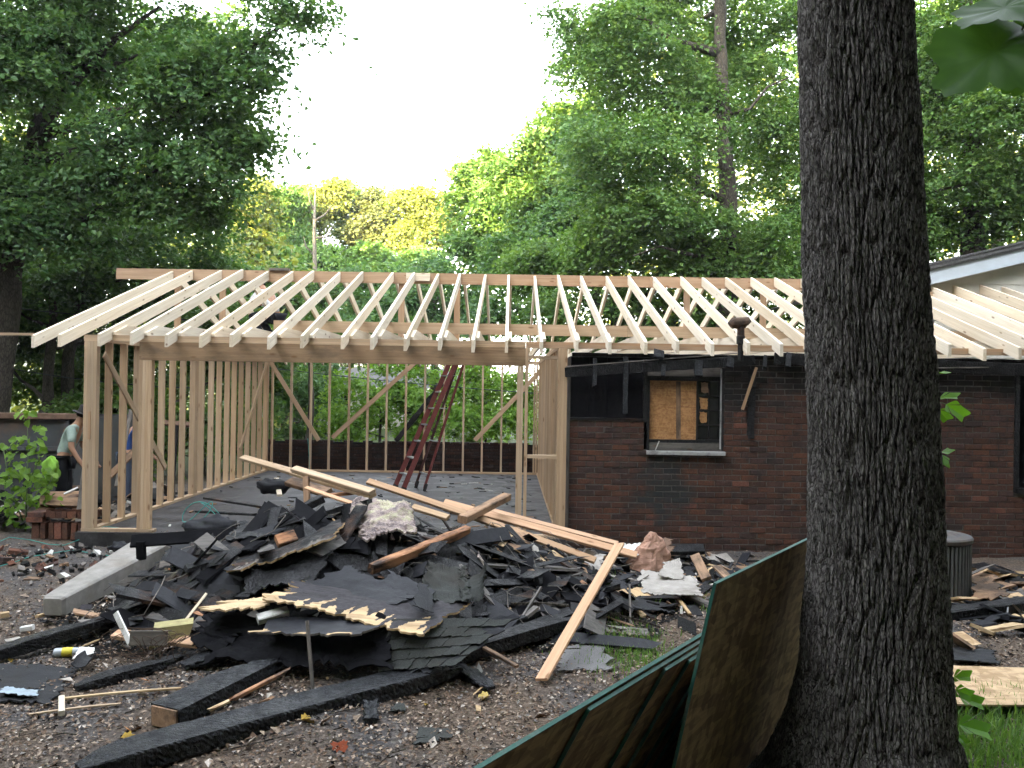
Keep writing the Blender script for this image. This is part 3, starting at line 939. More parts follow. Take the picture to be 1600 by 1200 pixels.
lumber('sill', W(1010, 707, YW - 0.02), W(1132, 709, YW - 0.02), 0.10, 0.05, M['frame_metal'], (0, 0, 1), win, segs=14, rough=0.05, seed=2)
lumber('curled_splinter', W(1024, 703, YW + 0.01), W(1030, 689, YW), 0.012, 0.006, M['white'], (0, 1, 0), win, segs=4, seed=2)
# scorched recess right of the window with a pale stick
lumber('burnt_post', W(1176, 578, YW - 0.015), W(1173, 680, YW - 0.015), 0.09, 0.03, M['char'], (0, 1, 0), house, segs=16, rough=0.25, ragged=(0.02, 0.06), seed=12)
# second window at the right edge of the picture
v, f = join_vf([box_vf((6.31, YW + 0.02, 1.40), (0.06, 0.06, 1.5)), box_vf((7.6, YW + 0.02, 0.66), (2.6, 0.12, 0.06))])
link('window_frame', mesh('window_frame', v, f, M['char']), house, Matrix())

# vent pipe
vp = W(1157, 556, 10.13)
vent = thing('vent_pipe', 'burnt plumbing vent pipe with rusty tee cap rising between rafters', 'pipe', (vp.x, vp.y, 2.21))
v, f = lathe_vf([(0.035, 0), (0.035, 0.20), (0.052, 0.21), (0.052, 0.30), (0.045, 0.31), (0.045, 0.42)], 14)
link('pipe', mesh('pipe', v, f, M['char_fine'], smooth=False), vent, Matrix.Translation(vent.location))
V_, F_ = tube_arrays([(-0.13, 0, 0.43), (-0.09, 0, 0.46), (0.02, 0, 0.47), (0.07, 0, 0.47), (0.09, 0, 0.45)], [0.05, 0.072, 0.066, 0.075, 0.05], 12)
link('tee_cap', mesh('tee_cap', V_, F_, M['rust']), vent, Matrix.Translation(vent.location))

# gable wing at the right
wing = thing('gable_wing', 'cream sided gable wing with pale fascia and grey shingle roof', 'house wing', (10.3, 14.0, -0.15))
YG = 13.66
A = W(1455, 431, 13.45); B = W(1600, 397, 13.45)
sl = (B.z - A.z) / (B.x - A.x)
xe, xa = 6.25, 10.6
def rz(x): return A.z + (x - A.x) * sl
za = rz(xa)
xr = 2 * xa - xe
def rake(name, y, th, top_off, height, mat):
    for s in (0, 1):
        x0, x1 = (xe, xa) if s == 0 else (xr, xa)
        p0 = Vector((x0, y, rz(xe) + top_off - height / 2)); p1 = Vector((x1, y, za + top_off - height / 2))
        plank(name, p0, p1, height, th, mat, (0, 1, 0), wing)
rake('fascia', 13.45, 0.03, 0.075, 0.21, M['fascia'])
for k_ in range(4):
    rake('rake_shingle', 13.435 - 0.012 * (k_ % 2) - 0.004 * k_, 0.05, 0.113 + 0.034 * k_, 0.033, M['roof_shingle'])
# roof planes in overlapping courses
for s in (0, 1):
    x0, x1 = (xe - 0.12, xa) if s == 0 else (xr + 0.12, xa)
    z0 = rz(xe - 0.12) + 0.20
    ncr = 30
    for k in range(ncr):
        ta, tb = k / ncr, (k + 1.25) / ncr
        xa0 = x0 + (x1 - x0) * ta; xb0 = x0 + (x1 - x0) * min(tb, 1)
        za0 = z0 + (za + 0.20 - z0) * ta; zb0 = z0 + (za + 0.20 - z0) * min(tb, 1)
        vv = [(xa0, 13.40, za0 + 0.010), (xb0, 13.40, zb0 + 0.001), (xb0, 21, zb0 + 0.001), (xa0, 21, za0 + 0.010)]
        vv += [(q[0], q[1], q[2] - 0.012) for q in vv]
        link('shingle_course', mesh('shingle_course', vv, [(0, 1, 2, 3), (7, 6, 5, 4), (0, 4, 5, 1), (1, 5, 6, 2), (2, 6, 7, 3), (3, 7, 4, 0)], M['roof_shingle']), wing, Matrix())
for s in (0, 1):
    x0 = xe if s == 0 else xr
    vv = [(x0, 13.47, rz(xe) - 0.13), (xa, 13.47, za - 0.13), (xa, YG, za - 0.13), (x0, YG, rz(xe) - 0.13)]
    vv += [(q[0], q[1], q[2] - 0.012) for q in vv]
    link('soffit', mesh('soffit', vv, [(0, 1, 2, 3), (7, 6, 5, 4), (0, 4, 5, 1), (1, 5, 6, 2), (2, 6, 7, 3), (3, 7, 4, 0)], M['soffit']), wing, Matrix())
# lap siding
zz = 2.3
kk = 0
while zz < za - 0.2:
    zt = zz + 0.16
    xl = max(6.3, xe + (zt - 0.16 - rz(xe)) / sl) if zt > rz(xe) - 0.16 else 6.3
    xl = max(xl, 6.3)
    vv = [(xl, YG - 0.014, zz), (2 * xa - xl, YG - 0.014, zz), (2 * xa - xl, YG, zt), (xl, YG, zt), (xl, YG, zz), (2 * xa - xl, YG, zz)]
    link('siding_board', mesh('siding_board', vv, [(0, 1, 2, 3), (0, 4, 5, 1), (0, 3, 4), (1, 5, 2)], M['siding']), wing, Matrix())
    zz = zt - 0.008
v, f = box_vf((10.6, 17.4, 1.4), (8.6, 7.0, 3.3))
link('wall', mesh('wall', v, f, M['siding']), wing, Matrix())
for k, yy in enumerate((13.50, 13.58)):
    plank('barge_rafter', (6.6, yy, rz(6.6) - 0.24 - k * 0.02), (9.6, yy, 3.05 - k * 0.1), 0.14, T, M['stud'], (0, 1, 0), frame)

# low burnt wall behind the slab
lw = thing('low_brick_wall', 'low black burnt brick wall behind the back studs', 'wall', (-2.2, 18.25, -0.15))
rest = []
z = -0.15
row = 0
while z < 0.60:
    x = -5.3 + (0.106 if row % 2 else 0)
    while x < 0.95:
        V_, F_ = brick_me(int(rb.integers(1e6)))
        off = Vector((x + 0.1, 18.20 + rb.normal(0, .006), z + 0.036))
        if not (row > 9 and rb.random() < 0.12):
            rest.append(([Vector(q) + off for q in V_], F_))
        x += PX
    row += 1; z += CH
v, f = join_vf(rest)
o = link('brickwork', mesh('brickwork', v, f, M['brick_black']), lw, Matrix()); o['kind'] = 'stuff'
v, f = box_vf((-2.18, 18.27, 0.22), (6.3, 0.10, 0.75))
link('mortar_core', mesh('mortar_core', v, f, M['soot']), lw, Matrix())
def mat_insul():
    t = NT('burnt_insulation')
    co = t.coord('Object')
    n = t.noise(co, 7, 6, 0.7); f = t.noise(t.mapping(co, (30, 30, 90)), 1.0, 5, 0.7, 1.5)
    col = t.ramp(n, [(0.3, (0.03, 0.028, 0.027)), (0.40, (0.24, 0.20, 0.20)), (0.5, (0.46, 0.37, 0.34)), (0.62, (0.56, 0.53, 0.36))])
    col = t.mix(1.0, col, t.ramp(f, [(0.3, 0.45), (0.65, 1.15)]), 'MULTIPLY')
    t.bsdf(col, 0.9, 0.1, t.math('ADD', n, f), 0.9, 0.02)
    return t.m
M['insulation'] = mat_insul()
M['plastic'] = mat_plain('blue_plastic', (0.38, 0.47, 0.55), 0.3, 0.5, dirt=(0.2, 0.2, 0.2))
M['shingle_pale'] = mat_speck('flat_grey_slab', [(0.35, (0.09, 0.088, 0.088)), (0.55, (0.16, 0.155, 0.155)), (0.75, (0.24, 0.235, 0.23))], 120, 0.9, 0.4, 0.003)
# ------------------------------------------------------------------ vegetation
def mat_bark(name, c_dark, c_mid, c_light, scale=1.0):
    t = NT(name)
    co = t.coord('Object')
    n = t.noise(t.mapping(co, (46 * scale, 46 * scale, 13 * scale)), 1.0, 7, 0.75)
    f = t.noise(co, 120 * scale, 4, 0.7)
    vo = t.voronoi(t.mapping(t.add(co, t.n('ShaderNodeCombineXYZ').outputs[0]), (75 * scale, 75 * scale, 21 * scale)), 1.0, 'DISTANCE_TO_EDGE')
    vr = t.ramp(vo, [(0.0, 0.0), (0.16, 1.0)])
    n = t.math('ADD', t.math('MULTIPLY', n, 0.62), t.math('MULTIPLY', vr, 0.30))
    col = t.ramp(t.math('ADD', t.math('MULTIPLY', n, 0.75), t.math('MULTIPLY', f, 0.25)), [(0.30, c_dark), (0.54, c_mid), (0.72, c_light)])
    t.bsdf(col, 0.9, 0.15, t.math('ADD', n, t.math('MULTIPLY', f, 0.5)), 1.0, 0.022)
    return t.m
M['bark'] = mat_bark('furrowed_bark', (0.03, 0.027, 0.025), (0.15, 0.138, 0.13), (0.34, 0.32, 0.305))
M['bark_far'] = mat_bark('tree_bark', (0.025, 0.022, 0.018), (0.06, 0.052, 0.042), (0.12, 0.105, 0.085), 0.4)
M['bark_pale'] = mat_bark('pale_dead_bark', (0.08, 0.07, 0.055), (0.15, 0.13, 0.10), (0.22, 0.20, 0.16), 0.4)
M['leaf_deep'] = mat_leaf('deep_green_leaf', (0.040, 0.098, 0.036), (0.068, 0.148, 0.050), (0.115, 0.205, 0.062))
M['leaf_mid'] = mat_leaf('mid_green_leaf', (0.045, 0.105, 0.028), (0.078, 0.160, 0.040), (0.135, 0.22, 0.05))
M['leaf_light'] = mat_leaf('light_green_leaf', (0.065, 0.145, 0.035), (0.105, 0.20, 0.05), (0.16, 0.26, 0.06))
M['leaf_lime'] = mat_leaf('lime_green_leaf', (0.11, 0.22, 0.035), (0.15, 0.28, 0.045), (0.21, 0.36, 0.06), 0.5)
M['leaf_gold'] = mat_leaf('sun_tinted_yellow_green_leaf', (0.09, 0.135, 0.03), (0.155, 0.19, 0.04), (0.25, 0.265, 0.05), 0.35)  # the low sun's yellow is put into this leaf colour
M['leaf_olive'] = mat_leaf('olive_green_leaf', (0.06, 0.085, 0.03), (0.095, 0.12, 0.04), (0.14, 0.15, 0.045), 0.3)

def leaves_arrays(P, N, size, r, width=0.36, fold=0.12, v=None):
    n = len(P)
    N = N / np.linalg.norm(N, axis=1, keepdims=True)
    t = r.normal(size=(n, 3)); t -= N * (t * N).sum(1, keepdims=True); t /= np.linalg.norm(t, axis=1, keepdims=True)
    b = np.cross(N, t)
    s = size[:, None]
    base = P - t * s * 0.5; tip = P + t * s * 0.5 - N * s * 0.12
    mid = P - t * s * 0.05
    L = mid + b * s * width + N * s * fold; Rr = mid - b * s * width + N * s * fold
    V = np.stack([base, L, tip, Rr], 1).reshape(-1, 3)
    k = np.arange(n)[:, None] * 4
    Fc = np.concatenate([k + np.array([[0, 2, 1]]), k + np.array([[0, 3, 2]])], 1).reshape(-1, 3)
    return V, Fc, np.repeat(v if v is not None else r.random(n), 4)

def crown_arrays(lobes, nleaf, size, r, spray_r=0.55, per=34, flat=0.16, cull=None):
    vol = np.array([(l[3] * l[4] + l[3] * l[5] + l[4] * l[5]) * (l[6] if len(l) > 6 else 1) for l in lobes])
    ns = max(4, int(nleaf / per))
    which = r.choice(len(lobes), ns, p=vol / vol.sum())
    Lb = np.array([l[:6] for l in lobes])[which]
    d = r.normal(size=(ns, 3)); d /= np.linalg.norm(d, axis=1, keepdims=True)
    rad = 0.30 + 0.74 * r.random(ns) ** 0.55
    c = Lb[:, :3] + d * Lb[:, 3:6] * rad[:, None]
    sn = d * np.array([0.5, 0.5, 0.3]) + np.array([0, -0.12, 0.85]) + r.normal(0, 0.24, (ns, 3))
    sn /= np.linalg.norm(sn, axis=1, keepdims=True)
    sr = spray_r * r.uniform(0.55, 1.3, ns)
    t = r.normal(size=(ns, 3)); t -= sn * (t * sn).sum(1, keepdims=True); t /= np.linalg.norm(t, axis=1, keepdims=True)
    b = np.cross(sn, t)
    cnt = np.full(ns, per)
    i = np.repeat(np.arange(ns), cnt); n = len(i)
    a = r.normal(0, 0.55, n); e = r.normal(0, 0.38, n); h = r.normal(0, flat, n)
    q = np.hypot(a, e)
    P = c[i] + t[i] * (a * sr[i])[:, None] + b[i] * (e * sr[i])[:, None] + sn[i] * (h * sr[i])[:, None]
    P[:, 2] -= q * q * sr[i] * 0.18
    N = sn[i] + r.normal(0, 0.42, (n, 3))
    v = np.clip(0.5 + 0.32 * r.normal(size=ns)[i] * 0.6 + 0.2 * r.normal(size=n), 0, 1)
    sz = size * r.uniform(0.6, 1.25, n)
    if cull is not None:
        k = cull(P); P, N, v, sz = P[k], N[k], v[k], sz[k]
    return leaves_arrays(P, N, sz, r, v=v)

def split_lobes(lobes, r, m=11, k=0.44, out=0.68):
    res = []
    for l in lobes:
        for _ in range(m):
            d = r.normal(size=3); d /= np.linalg.norm(d)
            q = k * r.uniform(0.65, 1.3)
            res.append((l[0] + d[0] * l[3] * out, l[1] + d[1] * l[4] * out, l[2] + d[2] * l[5] * out, l[3] * q, l[4] * q, l[5] * q * 0.85, (l[6] if len(l) > 6 else 1) * r.uniform(0.7, 1.3)))
    return res

def lobes_px(items):
    out = []
    for it in items:
        px, py, D, rx, ry = it[:5]
        c = W(px, py, D)
        k = D / F
        ryd = it[5] if len(it) > 5 else (rx + ry) / 2 * k * 0.9
        out.append((c.x, c.y, c.z, rx * k, ryd, ry * k, it[6] if len(it) > 6 else 1.0))
    return out

def wobble_path(p0, p1, n, amp, r):
    p0, p1 = np.array(p0, float), np.array(p1, float)
    ts = np.linspace(0, 1, n)
    P = p0 + (p1 - p0) * ts[:, None]
    w = np.cumsum(r.normal(0, amp, (n, 3)), 0); w -= ts[:, None] * w[-1]
    return P + w * np.array([1, 1, 0.4])

def make_tree(name, label, lobes, trunk_pts, trunk_r, nleaf, size, leaf, bark='bark_far', seed=0, cat='tree', limbs=6, group=None, spray=0.55, per=34, extra_limbs=(), limb_r=0.3, cull=None):
    r = np.random.default_rng(seed)
    base = Vector(trunk_pts[0])
    root = thing(name, label, cat, base, group)
    TP = [Vector(p) for p in trunk_pts]
    # denser trunk path
    path = []
    for a, b in zip(TP[:-1], TP[1:]):
        seg = wobble_path(a, b, 7, (b - a).length * 0.008, r)
        path += [Vector(q) for q in seg[:-1]]
    path.append(TP[-1])
    n = len(path)
    rad = [trunk_r * (1 - 0.62 * k / (n - 1)) * (1 + 0.45 * max(0, 1 - k / 3.0) ** 2) * (1 + 0.04 * r.normal()) for k in range(n)]
    tube('trunk', path, rad, M[bark], 12, root)
    order = sorted(range(len(lobes)), key=lambda k: -lobes[k][3])[:limbs]
    for k in order:
        c = Vector(lobes[k][:3])
        cand = [(abs(p.z - (c.z - 0.35 * (c - p).length)), i) for i, p in enumerate(path) if i > 2]
        i = min(cand)[1]
        p = path[i]
        mid = p.lerp(c, 0.5) + Vector((0, 0, -0.08 * (c - p).length))
        pp = [Vector(q) for q in wobble_path(p, mid, 5, 0.04, r)[:-1]] + [Vector(q) for q in wobble_path(mid, c, 5, 0.05, r)]
        r0 = min(rad[i] * 0.6, trunk_r * limb_r * 1.4)
        tube('limb', pp, [r0 * (1 - 0.8 * j / (len(pp) - 1)) for j in range(len(pp))], M[bark], 7, root)
    for pts, r0 in extra_limbs:
        tube('limb', pts, [r0 * (1 - 0.75 * j / (len(pts) - 1)) for j in range(len(pts))], M[bark], 7, root)
    V, Fc, v = crown_arrays(split_lobes(lobes, r), nleaf, size, r, spray, per, flat=0.09, cull=cull)
    me = big_mesh('crown', V - np.array(base), Fc, M[leaf], attr=v)
    link('crown', me, root, Matrix.Translation(base))
    return root

def G0(px, D):
    p = W(px, 600, D); return Vector((p.x, D, float(ground_h(p.x, D)) - 0.1))

# the big leaning tree at the left
make_tree('broadleaf_tree', 'big dark leaning broadleaf tree at the left above the frame',
    lobes_px([(60, 120, 16, 150, 140), (215, 85, 16.5, 130, 115), (325, 150, 15.5, 95, 115), (378, 120, 15.3, 58, 95), (250, 262, 15.5, 150, 85), (120, 335, 16, 150, 80),
              (0, 300, 16, 120, 120), (375, 225, 15.5, 52, 48), (480, 15, 15, 66, 26, 0.5, 0.5), (418, 12, 15, 50, 35), (330, 318, 15.8, 45, 50), (200, -160, 16, 330, 150, 3.0, 0.6)]),
    [G0(-25, 16.3), W(10, 470, 16.2), W(62, 210, 16), W(118, 60, 16), W(190, -150, 16)], 0.30, 92000, 0.12, 'leaf_deep', seed=1, limbs=9, per=46, spray=0.62,
    extra_limbs=[([W(60, 215, 16), W(75, 120, 16.2), W(60, 60, 16.3), W(30, 10, 16.4)], 0.12), ([W(80, 170, 16), W(180, 60, 15.9), W(250, 10, 15.8)], 0.10)])
make_tree('understory_tree', 'dark understory tree with slim trunk behind the steel dumpster', lobes_px([(110, 425, 19, 140, 75), (230, 405, 18.5, 110, 60), (318, 385, 19.5, 62, 70), (20, 480, 19, 110, 90), (180, 505, 20, 130, 65)]),
    [G0(108, 18.6), W(106, 560, 18.6), W(135, 430, 18.7), W(170, 330, 18.8)], 0.16, 36000, 0.12, 'leaf_deep', seed=2)
make_tree('understory_tree', 'second slim understory tree just left of the corner post', lobes_px([(60, 580, 21, 120, 60), (190, 590, 22, 120, 70), (310, 560, 23, 95, 85), (300, 470, 22, 80, 60), (0, 520, 21, 80, 70), (390, 560, 24, 70, 80)]),
    [G0(78, 18.2), W(76, 560, 18.2), W(84, 480, 18.6), W(60, 400, 19.2)], 0.14, 40000, 0.12, 'leaf_mid', seed=3)
# far belt, most of it reached by the low sun
FARB = [
    ('gold', 'far tree with sun-tinted yellow crown right beside the big left tree', [(385, 350, 44, 40, 55), (370, 410, 43, 48, 45), (400, 310, 45, 26, 34)], 392, 44, 21),
    ('mid', 'far green tree peering out behind the yellow leftmost one', [(440, 335, 50, 42, 48), (450, 390, 50, 45, 40), (425, 310, 51, 30, 30)], 440, 50, 22),
    ('gold', 'far sun-tinted yellow tree behind the bare pale trunk', [(475, 330, 54, 42, 44), (520, 310, 54, 30, 30), (480, 390, 53, 36, 34)], 500, 54, 23),
    ('mid', 'far dark green tree right of the bare pale trunk', [(548, 335, 57, 32, 48), (560, 390, 56, 42, 38), (540, 305, 58, 24, 20)], 548, 57, 24),
    ('olive', 'far olive brown tree in the middle of the skyline', [(590, 320, 55, 38, 30), (575, 370, 54, 34, 40), (600, 350, 54, 30, 36)], 585, 55, 25),
    ('gold', 'far broad sun-tinted yellow tree in the skyline gap beside the dark right trees', [(645, 325, 52, 45, 34), (680, 325, 52, 34, 36), (650, 372, 51, 40, 34), (690, 360, 52, 24, 34)], 660, 52, 26),
    ('light', 'far round green tree low under the yellow ones', [(600, 412, 47, 60, 34), (650, 418, 46, 55, 30)], 620, 47, 27),
    ('light', 'far low green tree under the bare pale trunk', [(500, 420, 46, 70, 38), (430, 425, 45, 52, 38)], 470, 46, 28)]
for kind, lab, lb, px, D, sd in FARB:
    lo = lobes_px(lb)
    top = W(px, lb[0][1], D)
    make_tree('far_tree', lab, lo, [G0(px, D), G0(px, D).lerp(top, 0.6), top], 0.25, 15000, 0.25, 'leaf_' + kind, seed=sd, limbs=3, group='trees of the far belt', spray=0.95, per=30)
# bare pale trunk
p = W(492, 300, 41)
bt = thing('bare_tree', 'bare pale dead trunk standing in the middle distance', 'tree', G0(494, 41))
tube('trunk', [G0(494, 41), W(492, 420, 41), W(491, 350, 41), W(493, 292, 41)], [0.14, 0.11, 0.08, 0.03], M['bark_pale'], 8, bt)
for a, b, c in (((492, 345), (508, 335), (518, 322)), ((491, 372), (512, 370), (520, 352)), ((492, 400), (478, 385), (474, 370)), ((492, 330), (484, 315), (482, 300))):
    tube('limb', [W(*a, 41), W(*b, 41), W(*c, 40.6)], [0.06, 0.045, 0.015], M['bark_pale'], 6, bt)
# middle belt
MID = [
    ('mid', 'dark green tree rising from the skyline gap to the right', [(735, 305, 36, 34, 62), (765, 275, 35, 42, 40), (790, 340, 34, 62, 60), (745, 380, 34, 52, 60)], 760, 35, 31, 15000, 0.22),
    ('mid', 'tall grey green tree edging the bright sky at the right', [(815, 268, 31, 48, 44), (860, 235, 30, 44, 60), (880, 300, 30, 75, 62), (820, 330, 30, 55, 50), (905, 210, 30, 45, 40)], 860, 30, 32, 24000, 0.19),
    ('deep', 'dense dark tree in the shade right of the middle', [(930, 250, 27, 60, 70), (900, 345, 27, 80, 52), (985, 300, 26, 70, 60), (830, 400, 27, 80, 45)], 930, 27, 33, 26000, 0.17),
    ('light', 'soft green tree low behind the ridge board', [(905, 395, 24, 100, 50), (1010, 380, 22, 110, 52), (1090, 410, 22, 90, 40), (830, 430, 25, 60, 40)], 960, 23, 34, 26000, 0.15),
    ('deep', 'dark tree filling the gap between the middle rafters', [(690, 455, 33, 120, 50), (600, 462, 34, 100, 46), (780, 470, 30, 90, 55), (640, 520, 32, 150, 50)], 680, 33, 35, 20000, 0.21),
    ('mid', 'green tree seen through the left rafters', [(430, 470, 36, 110, 52), (520, 480, 36, 90, 48), (360, 450, 35, 70, 56), (450, 540, 34, 110, 55)], 450, 36, 36, 18000, 0.22),
    ('mid', 'green tree behind the right hand rafters and vent pipe', [(930, 480, 23, 120, 62), (1070, 490, 23, 120, 65), (1200, 470, 23, 120, 70), (1000, 540, 23, 160, 40)], 1040, 23, 37, 22000, 0.15)]
for kind, lab, lb, px, D, sd, nl, sz in MID:
    lo = lobes_px(lb)
    top = W(px, min(q[1] for q in lb) + 15, D)
    make_tree('woodland_tree', lab, lo, [G0(px, D), G0(px, D).lerp(top, 0.5), top], 0.22, nl, sz, 'leaf_' + kind, seed=sd, limbs=4, group='trees behind the house', spray=0.75, per=32)
# big tree right of the middle with its dark upright trunk
make_tree('tall_tree', 'tall tree with dark upright trunk behind the right rafters',
    lobes_px([(985, 55, 22, 105, 62, 2.2, 0.8), (925, 120, 22, 58, 62, 1.4, 0.45), (1080, 20, 23.8, 120, 62), (1190, 60, 23, 90, 70, 2, .7), (1045, 150, 22.6, 120, 62), (1205, 190, 23.5, 70, 80), (1030, 235, 21, 150, 58),
              (1050, 330, 20.8, 120, 55), (1200, 320, 23, 75, 90), (1240, 400, 21, 70, 80), (960, 330, 21.5, 70, 50), (1080, -150, 22, 260, 130, 3.5, 0.5), (885, 30, 22, 40, 40, 1, .4)]),
    [G0(1140, 22), W(1138, 400, 22), W(1133, 230, 22), W(1126, 60, 22), W(1120, -200, 22)], 0.30, 84000, 0.125, 'leaf_mid', seed=41, limbs=5, per=46, spray=0.7,
    extra_limbs=[([W(1130, 85, 22), W(1080, 72, 21.8), W(1045, 60, 21.6), W(1010, 30, 21.5), W(960, 20, 21.4)], 0.13), ([W(1130, 262, 22), W(1110, 262, 21.6), W(1100, 270, 21.4)], 0.05),
                 ([W(1132, 180, 22), W(1172, 170, 21.7), W(1200, 135, 21.5), W(1240, 118, 21.4)], 0.06), ([W(1135, 405, 22), W(1085, 400, 21), W(1030, 385, 20.5), W(990, 400, 20.2)], 0.07)])
make_tree('tall_tree', 'tall leafy tree right of the big near trunk, above the gable roof',
    lobes_px([(1480, 60, 19, 75, 85), (1570, 30, 18.5, 90, 70), (1590, 150, 18, 75, 80), (1480, 200, 20, 62, 75), (1560, 265, 19, 90, 60), (1480, 320, 20.5, 62, 70), (1590, 340, 19.5, 70, 55), (1540, -140, 19, 200, 120, 3, .5), (1420, 120, 20, 80, 120), (1420, 330, 20, 80, 90)]),
    [G0(1525, 20), W(1522, 400, 20), W(1522, 260, 20), W(1515, 120, 20), W(1500, -160, 20)], 0.34, 60000, 0.12, 'leaf_mid', seed=42, limbs=6, per=44, spray=0.62,
    extra_limbs=[([W(1522, 285, 20), W(1490, 290, 19.7), W(1455, 300, 19.5)], 0.10)])
for lab, lb, px, D, sd, nl in (
    ('tall dense tree behind the dark upright trunk', [(930, 120, 28.5, 66, 80), (905, 190, 28.5, 55, 60), (960, 30, 28.5, 80, 60), (1010, 80, 29, 150, 90), (1150, 100, 30, 140, 110), (1230, 220, 29, 110, 90), (960, 180, 29, 80, 70), (1100, 250, 30, 150, 80), (1200, -80, 30, 200, 110)], 1090, 29.5, 81, 34000),
    ('tall green tree closing the view above the gable roof', [(1480, 60, 27, 130, 120), (1590, 180, 27, 120, 130), (1470, 260, 27, 110, 100), (1600, 20, 27, 120, 100), (1400, 160, 27, 90, 160)], 1560, 27, 82, 30000),
    ('tall shaded tree behind the big leaning one at the left', [(60, 90, 25, 190, 140), (230, 150, 26, 140, 130), (0, 280, 25, 150, 110), (180, 300, 26, 150, 80), (300, 60, 26, 90, 80), (60, 420, 25, 160, 80)], 130, 25.5, 83, 34000)):
    lo = lobes_px(lb); top = W(px, 60, D)
    make_tree('background_tree', lab, lo, [G0(px, D), G0(px, D).lerp(top, 0.5), top], 0.26, nl, 0.19, 'leaf_mid', seed=sd, limbs=4, group='trees behind the house', spray=0.8, per=36)
# shrubs behind the slab
SH = [('lime', 'layered light green shrub behind the back studs left of the ladder', [(575, 628, 23.5, 70, 48), (625, 590, 24, 62, 40), (545, 660, 23, 48, 36), (640, 640, 23.5, 50, 48)], 595, 23.5, 51),
      ('lime', 'layered light green shrub behind the back studs right of the ladder', [(760, 600, 24, 75, 42), (770, 650, 23.5, 78, 42), (720, 640, 23.5, 50, 46), (820, 625, 24.5, 40, 50)], 760, 24, 52),
      ('deep', 'darker green shrub behind the back left corner studs', [(450, 640, 25, 62, 56), (480, 600, 26, 60, 50), (420, 590, 26, 50, 60), (505, 665, 25, 40, 34)], 455, 25, 53),
      ('mid', 'green undergrowth bush behind the left stud wall', [(300, 660, 19.5, 70, 55), (380, 650, 20.5, 55, 60), (240, 680, 18.5, 60, 44)], 320, 20, 54),
      ('light', 'bright green bush beside the slim trunks above the dumpster', [(150, 635, 18.0, 50, 28), (200, 625, 18.6, 50, 36)], 165, 18.2, 55)]
for kind, lab, lb, px, D, sd in SH:
    lo = lobes_px(lb)
    top = W(px, min(q[1] for q in lb) + 20, D)
    make_tree('shrub', lab, lo, [G0(px, D), G0(px, D).lerp(top, 0.5), top], 0.05, 9500, 0.13, 'leaf_' + kind, seed=sd, cat='shrub', limbs=4, spray=0.45, per=28, limb_r=0.5)
tube_tree = make_tree('slim_tree', 'slim grey trunked tree behind the second back stud bay', lobes_px([(485, 505, 22, 55, 26)]), [G0(487, 21.5), W(486, 600, 21.5), W(488, 500, 21.8)], 0.10, 3000, 0.13, 'leaf_mid', seed=61, limbs=2)

# grey roofed house far behind the shrubs
fh = thing('distant_house', 'distant grey roofed house glimpsed through the back studs', 'house', G0(560, 40))
xa_, xb_ = W(500, 600, 40).x, W(735, 600, 40).x
zt_, zb_ = W(500, 572, 40).z, W(500, 604, 40).z
vv = [(xa_, 38.5, zb_), (xb_, 38.5, zb_), (xb_, 41.5, zt_), (xa_, 41.5, zt_), (xb_, 44.5, zb_), (xa_, 44.5, zb_)]
link('roof', mesh('roof', vv, [(0, 1, 2, 3), (3, 2, 4, 5), (0, 3, 5), (1, 4, 2), (0, 5, 4, 1)], M['roof_shingle']), fh, Matrix())
v, f = box_vf(((xa_ + xb_) / 2, 41.5, (zb_ - 0.4) / 2 - 0.15), (xb_ - xa_ - 0.6, 5.4, zb_ + 0.3))
link('wall', mesh('wall', v, f, M['siding']), fh, Matrix())
for k in range(4):
    xw = xa_ + 1.2 + k * 1.6
    v, f = box_vf((xw, 38.79, 1.0), (0.8, 0.05, 0.9)); link('window', mesh('window', v, f, M['glass_black']), fh, Matrix())

# wood masses: the far wood, and unseen woods added behind and beside the photographer to shade the yard
def wood_mass(name, label, boxes, size, leaf, seed, per=24, spray=1.4):
    r = np.random.default_rng(seed)
    Vs, Fs, vs, off = [], [], [], 0
    for x0, x1, y0, y1, z0, zfun, n in boxes:
        ns = n // per
        cx = r.uniform(x0, x1, ns); cy = r.uniform(y0, y1, ns)
        h = zfun(cx, cy) * (0.86 + 0.16 * vnoise(cx * 0.22, cy * 0.22, seed=seed) + 0.05 * vnoise(cx * 0.8, cy * 0.8, seed=seed + 1))
        cz = z0 + (h - z0) * r.random(ns) ** 0.8
        lob = [(a, b, c, spray, spray, spray * 0.8) for a, b, c in zip(cx, cy, cz)]
        i = np.repeat(np.arange(ns), per); m = len(i)
        P = np.stack([cx, cy, cz], 1)[i] + r.normal(0, spray * 0.5, (m, 3)) * np.array([1, 1, 0.6])
        N = r.normal(0, 0.5, (m, 3)) + np.array([0, -0.3, 0.7])
        v = np.clip(0.5 + 0.25 * r.normal(size=ns)[i] + 0.15 * r.normal(size=m), 0, 1)
        V, Fc, va = leaves_arrays(P, N, size * r.uniform(0.6, 1.3, m), r, v=v)
        Vs.append(V); Fs.append(Fc + off); vs.append(va); off += len(V)
    o = link(name, big_mesh(name, np.concatenate(Vs), np.concatenate(Fs), M[leaf], attr=np.concatenate(vs)))
    tag(o, label, kind='stuff')
    return o
def far_h(x, y):
    s = np.asarray(x) / np.asarray(y) * F + 795
    gap = sstep(330, 400, s) * (1 - sstep(690, 760, s))
    return 24 - 9.5 * gap
wood_mass('far_woods', 'dense far-off wood closing the view', [(-75, 75, 62, 84, 0, far_h, 60000), (-60, -9, 30, 60, 0, lambda x, y: 22 - 14 * sstep(-26, -12, x), 44000), (6, 60, 34, 60, 0, lambda x, y: 22 + 0 * x, 50000)], 0.36, 'leaf_gold', 71, per=30)  # far wood wears the sun-tinted leaf colour too
